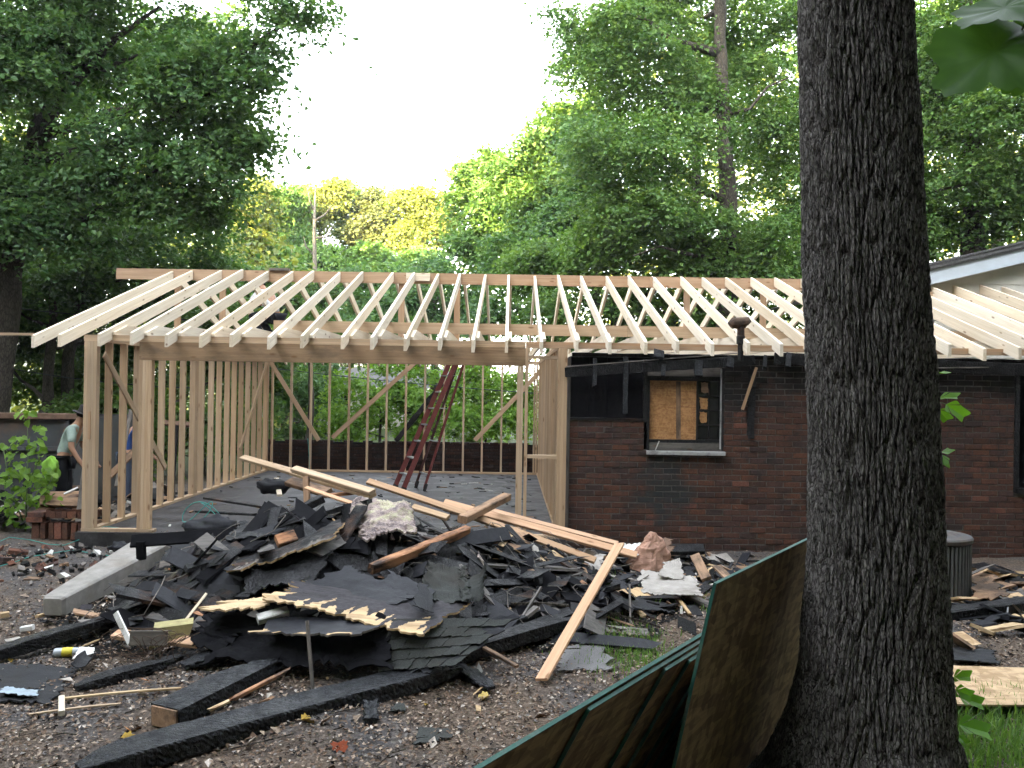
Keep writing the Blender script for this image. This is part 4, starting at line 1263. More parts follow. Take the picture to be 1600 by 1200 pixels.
wood_mass('yard_shade_woods', 'unseen tall woods added behind the photographer to shade the yard', [
    (-62, 44, -34, -13, 0, lambda x, y: 28.5 + 0 * x, 110000), (-36, -16, -13, 20, 0, lambda x, y: 20 + 0 * x, 20000), (17, 34, -13, 22, 0, lambda x, y: 19 + 0 * x, 12000)], 1.2, 'leaf_mid', 72, per=16, spray=1.8)

# ------------------------------------------------------------------ the big near trunk
TX, TY = 1.715, 4.0
zs_k = np.array([-0.25, 0.0, 0.25, 0.55, 0.95, 1.15, 1.85, 2.45, 3.1, 3.75, 7.0, 12.0, 16.0])
r_k = np.array([0.64, 0.48, 0.385, 0.340, 0.315, 0.305, 0.290, 0.280, 0.268, 0.257, 0.22, 0.17, 0.05])
c_k = np.array([1.75, 1.755, 1.762, 1.772, 1.778, 1.778, 1.742, 1.704, 1.668, 1.640, 1.62, 1.7, 1.8])
nz, nt = 640, 420
zz = np.concatenate([np.linspace(-0.25, 4.3, 540), np.linspace(4.35, 16, nz - 540)])
th = np.linspace(0, 2 * math.pi, nt, endpoint=False)
ZZ, TH = np.meshgrid(zz, th, indexing='ij')
rad = np.interp(ZZ, zs_k, r_k); cen = np.interp(ZZ, zs_k, c_k)
flare = np.clip(0.55 - ZZ, 0, 1)
rad = (rad - 0.014 - 0.07 * flare * (np.cos(TH) > 0) * np.cos(TH)) * (1 + 0.12 * flare * np.cos(TH * 5 + 0.8) + 0.02 * np.sin(TH * 2 + 1) + 0.012 * np.sin(ZZ * 5 + TH * 3) + 0.008 * np.sin(ZZ * 11 + 2 * TH))
arc = TH * 0.31
per = 2 * math.pi * 0.31
def ridge_field(cell, stretch, seed):
    nx_ = round(per / cell)
    u = TH / (2 * math.pi) * nx_
    wz = ZZ / (cell * stretch)
    u2 = u + 0.55 * vnoise(np.cos(TH) * 3, np.sin(TH) * 3, ZZ * 2.2, seed) + 0.25 * vnoise(np.cos(TH) * 9, np.sin(TH) * 9, ZZ * 7, seed + 3)
    # periodic hash by wrapping cells
    ix, iy = np.floor(u2), np.floor(wz)
    f1 = np.full(u.shape, 9.0); f2 = f1.copy()
    for dx in (-1, 0, 1):
        for dy in (-1, 0, 1):
            gx_, gy_ = ix + dx, iy + dy
            gw = np.mod(gx_, nx_)
            cx = gx_ + _hash(gw, gy_, gw * 0, seed); cy = gy_ + _hash(gw, gy_, gw * 0 + 5, seed)
            d = np.hypot(cx - u2, cy - wz)
            f2 = np.minimum(f2, np.maximum(f1, d)); f1 = np.minimum(f1, d)
    return f2 - f1
rf = ridge_field(0.025, 11.0, 5)
rf2 = ridge_field(0.014, 6, 9)
pl = np.clip(rf / 0.24, 0, 1); pl = pl * pl * (3 - 2 * pl)
disp = 0.024 * (pl - 0.6) + 0.006 * np.clip(rf2 / 0.3, 0, 1) * pl + 0.0045 * fbm(np.cos(TH) * 30, np.sin(TH) * 30, ZZ * 22, seed=15, oct=3) - 0.008 * pl * np.clip(vnoise(np.cos(TH) * 9, np.sin(TH) * 9, ZZ * 26, 16) - 0.35, 0, 1)
rad = rad + disp
V = np.stack([cen + rad * np.cos(TH), TY + rad * np.sin(TH) + (ZZ - 2) * 0.0, ZZ], -1).reshape(-1, 3)
idx = np.arange(nz * nt).reshape(nz, nt)
i2 = np.roll(idx, -1, 1)
Q = np.stack([idx[:-1], i2[:-1], i2[1:], idx[1:]], -1).reshape(-1, 4)
big = thing('near_tree', 'huge dark furrowed tree trunk close in front at the right', 'tree', (1.75, TY, -0.15))
link('trunk', big_mesh('trunk', V - np.array([1.75, TY, -0.15]), Q, M['bark'], smooth=True), big, Matrix.Translation((1.75, TY, -0.15)))
for k, (a, b) in enumerate((((1.65, 4, 7.2), (-0.5, 1.0, 11)), ((1.65, 4, 8.0), (5.5, 1.0, 12)), ((1.66, 4, 9), (0.5, -3, 13)), ((1.66, 4, 9.6), (4.0, 5.8, 14)))):
    r = np.random.default_rng(k)
    tube('limb', [Vector(q) for q in wobble_path(a, b, 8, 0.08, r)], [0.13 * (1 - 0.09 * j) for j in range(8)], M['bark_far'], 8, big)
r = np.random.default_rng(77)
lob = [(2.6, 0.5, 9.5, 3.8, 3.2, 2.2), (5.5, 0.0, 11.5, 4.5, 4.0, 2.6), (1.0, -4.0, 12, 5, 4, 3), (4.0, 3.0, 14, 4.0, 3.0, 2.4), (10, -1, 11, 3.5, 4, 2.6)]  # crown out of view, its lobes laid out to shade the foreground
V, Fc, v = crown_arrays(lob, 28000, 0.32, r, 1.0, 24, cull=lambda P: P[:, 2] > 1.84 + 0.50 * np.maximum(P[:, 1], 0) + 1.2)
link('crown', big_mesh('crown', V - np.array([1.75, TY, -0.15]), Fc, M['leaf_mid'], attr=v), big, Matrix.Translation((1.75, TY, -0.15)))

# lobed leaves for plants close to the camera
def lobed_leaf(size, lobes=5, fold=0.12, seed=0):
    r = np.random.default_rng(seed)
    if lobes == 5:    # maple-like outline, stem at the origin, along +X
        ol = [(0, 0), (0.10, 0.16), (0.02, 0.34), (0.20, 0.30), (0.28, 0.52), (0.42, 0.34), (0.62, 0.46), (0.62, 0.24), (0.80, 0.16), (1.0, 0.0)]
    else:             # tulip-tree-like outline, blunt tip
        ol = [(0, 0), (0.08, 0.20), (0.20, 0.40), (0.42, 0.30), (0.62, 0.30), (0.92, 0.34), (0.80, 0.10), (0.78, 0.0)]
    for _ in range(2):            # round the outline a little
        q = [ol[0]]
        for p_, n_2 in zip(ol[:-1], ol[1:]):
            q += [(p_[0] * .78 + n_2[0] * .22, p_[1] * .78 + n_2[1] * .22), (p_[0] * .22 + n_2[0] * .78, p_[1] * .22 + n_2[1] * .78)]
        ol = q + [ol[-1]]
    half = [(x * size, y * size) for x, y in ol]
    V = []
    mid = []
    for x, y in half: V.append((x, y, abs(y) * fold * 2 - 0.25 * x * x / size))
    n = len(half)
    for x, y in half[1:-1]: V.append((x, -y, abs(y) * fold * 2 - 0.25 * x * x / size))
    V += [(x, 0, -0.25 * x * x / size) for x in (half[1][0], half[3][0], half[-3][0])]
    m0 = len(V) - 3
    up = list(range(0, n)); dn = [0] + list(range(n, 2 * n - 2)) + [n - 1]
    Fc = []
    spine = lambda x: m0 + int(np.argmin([abs(V[m0 + k][0] - x) for k in range(3)]))
    for side, lst in ((1, up), (-1, dn)):
        for a, b in zip(lst[:-1], lst[1:]):
            s0 = spine((V[a][0] + V[b][0]) / 2)
            tri = (a, b, s0) if side < 0 else (b, a, s0)
            if len(set(tri)) == 3: Fc.append(tri)
        for k in range(2):
            pass
    # fill along the spine
    Fc.append((0, m0, up[1])); Fc.append((0, dn[1], m0))
    for lst, sg in ((up, 1), (dn, -1)):
        prev = None
        for a in lst[1:-1]:
            s0 = spine(V[a][0])
            if prev is not None and s0 != prev:
                Fc.append((a, prev, s0) if sg > 0 else (a, s0, prev))
            prev = s0
        Fc.append((lst[-1], lst[-2], prev))
    return V, Fc
def leaf_mesh(name, size, lobes, mat, seed=0):
    v, f = lobed_leaf(size, lobes, seed=seed)
    me = mesh(name, v, f, mat)
    a = me.attributes.new('v', 'FLOAT', 'POINT')
    a.data.foreach_set('value', np.full(len(v), np.random.default_rng(seed).random(), np.float32))
    return me
M['leaf_sprout'] = mat_leaf('fresh_sprout_leaf', (0.13, 0.33, 0.03), (0.16, 0.38, 0.035), (0.19, 0.42, 0.04), 0.6)
M['leaf_shadow'] = mat_leaf('dark_near_leaf', (0.028, 0.075, 0.016), (0.038, 0.095, 0.018), (0.05, 0.115, 0.022), 0.45)
maples = [leaf_mesh('leaf', 0.12, 5, M['leaf_lime'], s) for s in range(5)]
tulips = [leaf_mesh('leaf', 0.13, 4, M['leaf_sprout'], s) for s in range(4)]
shadow_l = [leaf_mesh('leaf', 0.16, 5, M['leaf_shadow'], s) for s in range(4)]
def put_leaf(parent, me, pos, aim, normal, sc=1.0):
    x = Vector(aim).normalized(); z = Vector(normal); z = (z - x * z.dot(x)).normalized(); y = z.cross(x)
    Mx = Matrix((x, y, z)).transposed().to_4x4(); Mx.translation = pos
    return link('leaf', me, parent, Mx @ Matrix.Diagonal((sc, sc, sc, 1)))
# sprouts on the right flank of the trunk
def sprout(label, base_px, leaves, D=4.0, mes=tulips):
    b = W(*base_px, D)
    s = thing('trunk_sprout', label, 'sprout', b, 'sprouts on the big trunk')
    for (x0, y0, x1, y1, sc, nn) in leaves:
        p0, p1 = W(x0, y0, D - 0.02), W(x1, y1, D - 0.08)
        q = tube('stalk', [b, (b + p0) / 2 + Vector((0, -0.01, 0.01)), p0], 0.0022, M['leaf_stalk'], 5, s)
        put_leaf(s, mes[(x0 + y1) % len(mes)], p0, p1 - p0, nn, (p1 - p0).length / (0.13 * 0.8) * sc)
M['leaf_stalk'] = mat_plain('green_stalk', (0.10, 0.16, 0.05), 0.6)
sprout('bright green sprout with three lobed leaves halfway up the trunk', (1462, 632), [(1468, 622, 1494, 616, 1, (0, -0.6, 0.8)), (1478, 632, 1508, 648, 1, (0.1, -0.9, 0.4)), (1466, 640, 1482, 655, 0.9, (-0.2, -0.9, 0.3)), (1464, 583, 1478, 580, 1, (0, -0.3, 0.9))])
sprout('small bright sprout of one leaf below the other on the trunk', (1469, 712), [(1471, 706, 1484, 704, 1.0, (0, -0.9, 0.4)), (1471, 710, 1478, 724, 1.0, (0.2, -0.95, 0.2))])
sprout('sprout at the foot of the trunk with darker oval leaves', (1487, 1065), [(1490, 1058, 1513, 1054, 1, (0, -0.7, 0.7)), (1492, 1078, 1516, 1086, 1, (0, -0.9, 0.4)), (1500, 1090, 1543, 1098, 0.8, (0, -0.6, 0.8)), (1498, 1132, 1550, 1140, 0.9, (0, -0.5, 0.9)), (1497, 1150, 1510, 1160, 0.9, (0, -0.9, 0.2))], 3.9)
# dark leafy twig hanging in at the top right
tw = thing('hanging_twig', 'dark out of focus leafy twig hanging in the top right corner', 'twig', W(1640, -60, 2.6))
tube('stem', [W(1700, -120, 2.6), W(1640, -30, 2.55), W(1600, 40, 2.5), W(1585, 70, 2.5)], [0.006, 0.005, 0.003, 0.002], M['bark_far'], 6, tw)
def radial_leaf(size, seed):
    """a broad palmate blade, stem end at the origin, tip along +X, softly cupped"""
    r = np.random.default_rng(seed)
    nt_, nr_ = 72, 6
    th_ = np.linspace(0, 2 * math.pi, nt_, endpoint=False)
    lobe = np.abs(np.cos(th_ * 2.5 / 1.0)) ** 0.8
    rad_ = (0.37 + 0.15 * lobe * (0.8 + 0.45 * np.cos(th_))) * (1 + 0.05 * np.sin(th_ * 17 + seed) + 0.03 * np.sin(th_ * 29))
    V = [(0.42, 0, 0)]
    for k in range(1, nr_ + 1):
        t_ = k / nr_
        for j in range(nt_):
            x, y = 0.42 + rad_[j] * t_ * math.cos(th_[j]), rad_[j] * t_ * math.sin(th_[j])
            V.append((x, y, 0.10 * abs(y) - 0.22 * (x - 0.3) ** 2 + 0.006 * math.sin(9 * th_[j]) * t_ + 0.03 * math.sin(7 * x + seed) + 0.03 * math.sin(6 * y + seed)))
    Fc = [(0, 1 + j, 1 + (j + 1) % nt_) for j in range(nt_)]
    for k in range(nr_ - 1):
        for j in range(nt_):
            a_, b_ = 1 + k * nt_ + j, 1 + k * nt_ + (j + 1) % nt_
            Fc.append((a_, a_ + nt_, b_ + nt_, b_))
    me = mesh('leaf', [(x * size, y * size, z * size) for x, y, z in V], Fc, M['leaf_shadow'], smooth=True)
    at_ = me.attributes.new('v', 'FLOAT', 'POINT'); at_.data.foreach_set('value', np.clip(r.normal(.5, .25) + 0.1 * r.normal(size=len(V)), 0, 1).astype(np.float32))
    return me
for k, (x0, y0, x1, y1, nn) in enumerate(((1612, 40, 1478, 132, (0.35, -0.50, 0.75)), (1616, -6, 1506, 36, (-0.2, -0.55, 0.8)), (1628, 96, 1572, 140, (0.5, -0.5, 0.6)), (1640, 0, 1570, -30, (0, -0.8, 0.55)), (1640, 44, 1592, 66, (-0.3, -0.9, 0.3)))):
    p0, p1 = W(x0, y0, 2.5 + 0.02 * k), W(x1, y1, 2.45 + 0.02 * k)
    put_leaf(tw, radial_leaf((p1 - p0).length / 0.96, k), p0, p1 - p0, nn, 1.0)
    tube('stalk', [W(1630, 20, 2.52), p0.lerp(W(1630, 20, 2.52), 0.4) + Vector((0, 0, 0.008)), p0], 0.0016, M['leaf_stalk'], 5, tw)
# the young maple at the left edge
sb = S(40, 830)
sap = thing('maple_sapling', 'young lime green maple sapling left of the brick stack', 'sapling', sb)
r = np.random.default_rng(5)
D0 = sb.y
stems = [[(40, 830), (42, 760), (44, 700), (42, 655)], [(38, 820), (15, 760), (5, 700)], [(40, 800), (70, 770), (84, 740)], [(42, 790), (20, 790), (0, 780)], [(42, 760), (60, 720), (62, 690)]]
for st in stems:
    pts = [W(*q, D0 + 0.05 * k) for k, q in enumerate(st)]
    tube('stem', pts, [0.010, 0.007, 0.005, 0.003][:len(pts)], M['leaf_stalk'], 6, sap)
spots = [(44, 652, 20, 9), (40, 690, 22, 12), (62, 692, 12, 4), (58, 672, 10, 4), (15, 700, 22, 12), (10, 730, 24, 14), (48, 715, 26, 16), (40, 745, 34, 26), (70, 745, 24, 20), (20, 770, 34, 26), (60, 775, 30, 22), (5, 800, 26, 18), (30, 815, 36, 20), (75, 765, 16, 10), (25, 845, 26, 10)]
for cx, cy, sp, n in spots:
    for k in range(n):
        px, py = cx + r.normal(0, sp * 0.5), cy + r.normal(0, sp * 0.32)
        p = W(px, py, D0 + r.normal(0, 0.15))
        g = float(surf_h(p.x, p.y)) + 0.03
        if p.z < g: continue
        a = Vector((r.normal(), r.normal() * 0.8, -0.35 + r.normal() * 0.3))
        put_leaf(sap, maples[int(r.integers(5))], p, a, Vector((r.normal(0, .4), -0.55 + r.normal(0, .35), 0.75)), r.uniform(0.6, 1.05))
# ------------------------------------------------------------------ steel dumpster behind the sapling
du = thing('dumpster', 'long dark grey steel dumpster with rusty rim at the left edge', 'dumpster', (-9.6, 15.2, -0.42))
XD0, XD1, YD0, YD1 = -13.0, -7.62, 15.0, 17.2
ZD = 1.20
for nm, c, s, mt in (('side_panel', ((XD0 + XD1) / 2, YD0, 0.39), (XD1 - XD0, 0.02, 1.56), 'dumpster'), ('back_panel', ((XD0 + XD1) / 2, YD1, 0.39), (XD1 - XD0, 0.02, 1.56), 'dumpster'),
                     ('end_panel', (XD1 - 0.011, (YD0 + YD1) / 2, 0.39), (0.02, YD1 - YD0 - 0.03, 1.56), 'dumpster'), ('end_panel', (XD0 + 0.011, (YD0 + YD1) / 2, 0.39), (0.02, YD1 - YD0 - 0.03, 1.56), 'dumpster'),
                     ('floor_plate', ((XD0 + XD1) / 2, (YD0 + YD1) / 2, -0.36), (XD1 - XD0 - 0.05, YD1 - YD0 - 0.05, 0.04), 'dumpster')):
    v, f = box_vf(c, s); link(nm, mesh(nm, v, f, M[mt]), du, Matrix())
lumber('rim_rail', (XD0, YD0 - 0.04, ZD), (XD1 + 0.08, YD0 - 0.04, ZD), 0.13, 0.11, M['rim_rust'], (0, 0, 1), du, segs=40, rough=0.10, seed=1)
for zz_ in (0.62, 0.14, -0.25):
    plank('side_rib', (XD0, YD0 - 0.045, zz_), (XD1 - 0.1, YD0 - 0.045, zz_), 0.07, 0.06, M['dumpster'], (0, 1, 0), du)
plank('corner_post', (XD1 - 0.06, YD0 - 0.05, -0.38), (XD1 - 0.06, YD0 - 0.05, 1.14), 0.14, 0.07, M['dumpster'], (0, 1, 0), du)
plank('corner_post', (XD1 - 0.28, YD0 - 0.04, -0.38), (XD1 - 0.28, YD0 - 0.04, 1.14), 0.06, 0.05, M['dumpster'], (0, 1, 0), du)
for zz_ in (0.95, 0.42, -0.05):
    plank('hinge', (XD1 - 0.32, YD0 - 0.10, zz_), (XD1 + 0.04, YD0 - 0.10, zz_), 0.05, 0.03, M['rim_rust'], (0, 1, 0), du)

# ------------------------------------------------------------------ people
M['skin'] = mat_plain('skin', (0.36, 0.20, 0.13), 0.55, 0.3, var=0.1)
M['cloth_pale'] = mat_plain('pale_green_cloth', (0.33, 0.42, 0.38), 0.9, 0.1)
M['cloth_dark'] = mat_plain('dark_cloth', (0.018, 0.019, 0.024), 0.9, 0.1)
M['cloth_blue'] = mat_plain('blue_cloth', (0.03, 0.07, 0.22), 0.9, 0.1)
M['cloth_white'] = mat_plain('white_cloth', (0.6, 0.6, 0.62), 0.9, 0.1)
M['cloth_jean'] = mat_plain('denim', (0.05, 0.065, 0.10), 0.9, 0.1)
M['hat_red'] = mat_plain('red_cap', (0.30, 0.05, 0.025), 0.6)
M['hat_dark'] = mat_plain('dark_hat', (0.03, 0.028, 0.028), 0.8)
M['hat_blue'] = mat_plain('blue_cap', (0.03, 0.06, 0.16), 0.7)
M['hivis'] = mat_plain('lime_bundle', (0.20, 0.40, 0.05), 0.8)
M['hair'] = mat_plain('dark_hair', (0.015, 0.012, 0.01), 0.7)
def skin_mesh(name, pts, edges, radii, mat, parent, root_i=0, sub=2):
    me = bpy.data.meshes.new(name)
    me.from_pydata([tuple(p) for p in pts], edges, [])
    me.materials.append(mat)
    o = link(name, me, parent, None)
    sk = o.modifiers.new('skin', 'SKIN')
    sv = me.skin_vertices[0].data if me.skin_vertices else None
    if sv is None:
        bm = bmesh.new(); bm.from_mesh(me); bm.verts.layers.skin.verify(); bm.to_mesh(me); bm.free()
        sv = me.skin_vertices[0].data
    for k, r_ in enumerate(radii):
        sv[k].radius = (r_, r_) if not hasattr(r_, '__len__') else r_
        sv[k].use_root = (k == root_i)
    sk.use_smooth_shade = True
    ss = o.modifiers.new('sub', 'SUBSURF'); ss.levels = sub; ss.render_levels = sub
    return o
def person(label, loc, rotz, lean, shirt, pants, hat, hat_kind='cap', squat=0.0, arms=(0.3, 0.3), group=None):
    root = thing('person', label, 'person', loc, group, rotz)
    hipz = 0.93 * (1 - squat) + 0.34 * squat
    kn_y = 0.03 + 0.42 * squat; kn_z = 0.49 + 0.02 * squat
    hip_y = -0.20 * squat
    def up(p):     # bend the upper body forward about the hips
        y, z = p[1], p[2] - 0.96
        c, s = math.cos(lean), math.sin(lean)
        return Vector((p[0], hip_y + y * c + z * s, hipz + 0.03 + z * c - y * s))
    J = {}
    J['pelvis'] = Vector((0, hip_y, hipz + 0.03))
    J['waist'] = up((0, 0, 1.10)); J['chest'] = up((0, 0, 1.32)); J['neck'] = up((0, 0.01, 1.47)); J['jaw'] = up((0, 0.045, 1.555)); J['crown'] = up((0, 0.035, 1.68)); J['nose'] = up((0, 0.14, 1.60))
    for s, n in ((-1, 'l'), (1, 'r')):
        J['sh' + n] = up((0.17 * s, 0, 1.42))
        a = arms[0 if s < 0 else 1]
        J['el' + n] = J['sh' + n] + Vector((0.05 * s, 0.28 * math.sin(a), -0.28 * math.cos(a)))
        J['wr' + n] = J['el' + n] + Vector((-0.01 * s, 0.25 * math.sin(a + 0.5), -0.25 * math.cos(a + 0.5)))
        d = (J['wr' + n] - J['el' + n]).normalized()
        J['ha' + n] = J['wr' + n] + d * 0.07
        for q in range(4):
            J['f%d' % q + n] = J['ha' + n] + d * (0.085 - 0.012 * abs(q - 1.3)) + Vector(((q - 1.5) * 0.02 * 0.4, (q - 1.5) * 0.02, -0.01))
        J['th' + n] = J['wr' + n] + d * 0.06 + Vector((-0.02 * s, 0.045, 0))
        J['hip' + n] = Vector((0.09 * s, hip_y, hipz - 0.02)); J['kn' + n] = Vector((0.11 * s, kn_y, kn_z)); J['an' + n] = Vector((0.11 * s, 0, 0.09)); J['to' + n] = Vector((0.125 * s, 0.17, 0.04))
    Rd = dict(pelvis=(0.135, 0.10), waist=(0.125, 0.09), chest=(0.155, 0.105), neck=0.055, jaw=0.07, crown=0.088, nose=0.016)
    for n in 'lr':
        Rd.update({'sh' + n: 0.058, 'el' + n: 0.042, 'wr' + n: 0.030, 'ha' + n: (0.036, 0.02), 'th' + n: 0.010, 'hip' + n: 0.085, 'kn' + n: 0.058, 'an' + n: 0.042, 'to' + n: 0.036})
        for q in range(4): Rd['f%d' % q + n] = 0.009
    E = [('pelvis', 'waist'), ('waist', 'chest'), ('chest', 'neck'), ('neck', 'jaw'), ('jaw', 'crown'), ('jaw', 'nose')]
    for n in 'lr':
        E += [('chest', 'sh' + n), ('sh' + n, 'el' + n), ('el' + n, 'wr' + n), ('wr' + n, 'ha' + n), ('wr' + n, 'th' + n), ('pelvis', 'hip' + n), ('hip' + n, 'kn' + n), ('kn' + n, 'an' + n), ('an' + n, 'to' + n)]
        E += [('ha' + n, 'f%d' % q + n) for q in range(4)]
    def grow(name, keys, mat, extra=0.0, root_k='pelvis', mod=None):
        ks = [k for k in keys]
        ix = {k: i for i, k in enumerate(ks)}
        es = [(ix[a], ix[b]) for a, b in E if a in ix and b in ix]
        rd = []
        for k in ks:
            q = Rd[k]
            rd.append(tuple(w + extra for w in q) if hasattr(q, '__len__') else q + extra)
        pts = [J[k] if not (mod and k in mod) else mod[k] for k in ks]
        return skin_mesh(name, pts, es, rd, mat, root, ix[root_k])
    grow('body', list(J.keys()), M['skin'])
    mid = lambda a, b, t: J[a].lerp(J[b], t)
    grow('shirt', ['pelvis', 'waist', 'chest', 'shl', 'shr', 'ell', 'elr'], M[shirt], 0.016, 'pelvis', {'ell': mid('shl', 'ell', 0.8), 'elr': mid('shr', 'elr', 0.8)})
    grow('trousers', ['pelvis', 'hipl', 'hipr', 'knl', 'knr', 'anl', 'anr'], M[pants], 0.022, 'pelvis')
    for n in 'lr':
        skin_mesh('shoe', [J['an' + n] + Vector((0, -0.05, -0.03)), J['an' + n] + Vector((0, 0.04, -0.035)), J['to' + n] + Vector((0, 0.06, 0))], [(0, 1), (1, 2)], [0.05, 0.055, 0.042], M['cloth_dark'], root, 1)
    c = J['crown']
    if hat_kind == 'hat':
        pr = [(0.17, -0.02), (0.175, -0.012), (0.105, -0.005), (0.10, 0.09), (0.06, 0.115), (0.005, 0.12)]
    else:
        pr = [(0.104, -0.035), (0.104, 0.03), (0.09, 0.075), (0.05, 0.10), (0.005, 0.108)]
    v, f = lathe_vf(pr, 16)
    if hat_kind != 'hat':
        n0 = len(v)
        v += [(-0.08, 0.08, -0.03), (0.08, 0.08, -0.03), (0.06, 0.19, -0.04), (-0.06, 0.19, -0.04), (-0.08, 0.08, -0.02), (0.08, 0.08, -0.02), (0.06, 0.19, -0.03), (-0.06, 0.19, -0.03)]
        f = list(f) + [tuple(i + n0 for i in q) for q in BOXF]
    o = link('hat', mesh('hat', v, f, M[hat]), root)
    o.location = c; o.rotation_euler = (-lean * 0.8, 0, 0)
    hv, hf = lathe_vf([(0.093, -0.07), (0.098, -0.02), (0.095, 0.0)], 14)
    ho = link('hair', mesh('hair', [(x, y - 0.012, z) for x, y, z in hv], hf, M['hair']), root); ho.location = c; ho.rotation_euler = (-lean * 0.8, 0, 0)
    return root
pa = W(98, 700, 12.2)
person('worker in pale shirt and dark hat stooping by the dumpster', (pa.x, 12.2, float(ground_h(pa.x, 12.2))), R(-80), 0.38, 'cloth_pale', 'cloth_dark', 'hat_dark', 'hat', arms=(0.15, 0.05))
pc = W(198, 660, 15.0)
person('worker in blue shirt and blue cap standing behind the left stud wall', (pc.x, 15.0, float(ground_h(pc.x, 15.0))), R(-60), 0.30, 'cloth_blue', 'cloth_jean', 'hat_blue', arms=(0.1, 0.3))
plank('walk_plank', (-5.0, 15.25, 2.572), (-3.0, 15.25, 2.572), 0.30, 0.038, M['stud'], (0, 0, 1), frame)
pb = W(420, 480, 15.25)
person('roofer in white shirt and red cap crouching among the left rafters', (pb.x, 15.25, 2.592), R(60), 0.55, 'cloth_white', 'cloth_dark', 'hat_red', squat=0.75, arms=(0.7, 1.0))
# lime bundle the stooping worker holds
lb = W(80, 735, 11.85)
rs = np.random.default_rng(4)
n = 26
V, Fc = [], []
for i in range(n + 1):
    for j in range(24):
        a, b = math.pi * i / n, 2 * math.pi * j / 24
        rr_ = 1 + 0.28 * math.sin(3 * b + 3 * a) + 0.20 * math.sin(7 * b - 5 * a)
        V.append((0.10 * rr_ * math.sin(a) * math.cos(b), 0.08 * rr_ * math.sin(a) * math.sin(b), 0.19 * math.cos(a) * (1 + 0.1 * math.sin(2 * b))))
for i in range(n):
    for j in range(24):
        a, b = i * 24 + j, i * 24 + (j + 1) % 24
        Fc.append((a, a + 24, b + 24, b))
bo = link('cloth_bundle', mesh('cloth_bundle', V, Fc, M['hivis'], smooth=True), None, Matrix.Translation(lb))
tag(bo, 'lime green cloth bundle in the hand of the stooping worker', 'bundle')

# ------------------------------------------------------------------ red ladder
la = thing('ladder', 'red fibreglass ladder with grey rungs leaning up under the header', 'ladder', (-1.9, 15.0, 0))
b0, t0 = W(614.5, 761, 14.75), W(704, 556, 14.75)
b1, t1 = W(629, 766, 14.75), W(716, 556, 14.75)
b0.z = max(b0.z, 0.0)
f0, f1 = Vector((b0.x, 14.9, 0.0)), Vector((b0.x + 0.20, 14.5, 0.0))
g0, g1 = Vector((b0.x + 1.10, 14.92, 2.62)), Vector((b0.x + 1.22, 14.62, 2.62))
for p, q, nm in ((f0, g0, 0), (f1, g1, 1)):
    plank('rail', p + Vector((0, 0, 0.02)), q, 0.085, 0.032, M['red_rail'], (0, 1, 0), la)
    plank('foot', p + Vector((0, 0, -0.0)), p + (q - p) * 0.03, 0.09, 0.04, M['hat_dark'], (0, 1, 0), la)
for k in range(1, 9):
    t_ = k / 9.0
    plank('rung', f0.lerp(g0, t_), f1.lerp(g1, t_), 0.075, 0.022, M['metal'], (0, 0, 1), la)
h0, h1 = f0 + Vector((0.36, 0.18, 0)), f1 + Vector((0.36, 0.16, 0))
for p, q in ((h0, g0 + Vector((0.07, 0.12, -0.1))), (h1, g1 + Vector((0.07, 0.10, -0.1)))):
    plank('rear_rail', p + Vector((0, 0, 0.05)), q, 0.045, 0.028, M['dark_rail'] if p is h0 else M['red_rail'], (0, 1, 0), la)
    plank('foot', p, p + (q - p) * 0.05, 0.055, 0.035, M['hat_dark'], (0, 1, 0), la)
for k in range(1, 8, 2):
    t_ = k / 9.0
    plank('rear_brace', h0.lerp(g0, t_), h1.lerp(g1, t_), 0.03, 0.015, M['metal'], (0, 0, 1), la)
bp = lumber('charred_pole', W(618, 690, 18.0), W(692, 598, 18.0), 0.10, 0.08, M['char'], (0, 1, 0), None, segs=20, rough=0.25, seed=3, ragged=(.05, .05))
bp2 = bp
tag(bp, 'black charred pole leaning behind the ladder over the low wall', 'pole')

# ------------------------------------------------------------------ cables
def cable(label, pts, r_=0.011):
    o = tube('overhead_cable', pts, r_, M['cable'], 5)
    tag(o, label, 'cable', 'overhead cables')
def sag(a, b, s, n=14):
    a, b = Vector(a), Vector(b)
    return [a.lerp(b, k / n) - Vector((0, 0, s * 4 * (k / n) * (1 - k / n))) for k in range(n + 1)]
cable('thin dark cable crossing behind the back studs and the ladder', sag(W(330, 563, 20.5), W(960, 622, 20.5), 0.10))
cable('upper thin cable crossing the dark trees above the dumpster', sag(W(-60, 470, 17.6), W(330, 500, 17.6), 0.1))
cable('lower thin cable crossing the dark trees above the dumpster', sag(W(-60, 560, 17.8), W(300, 606, 17.8), 0.12))

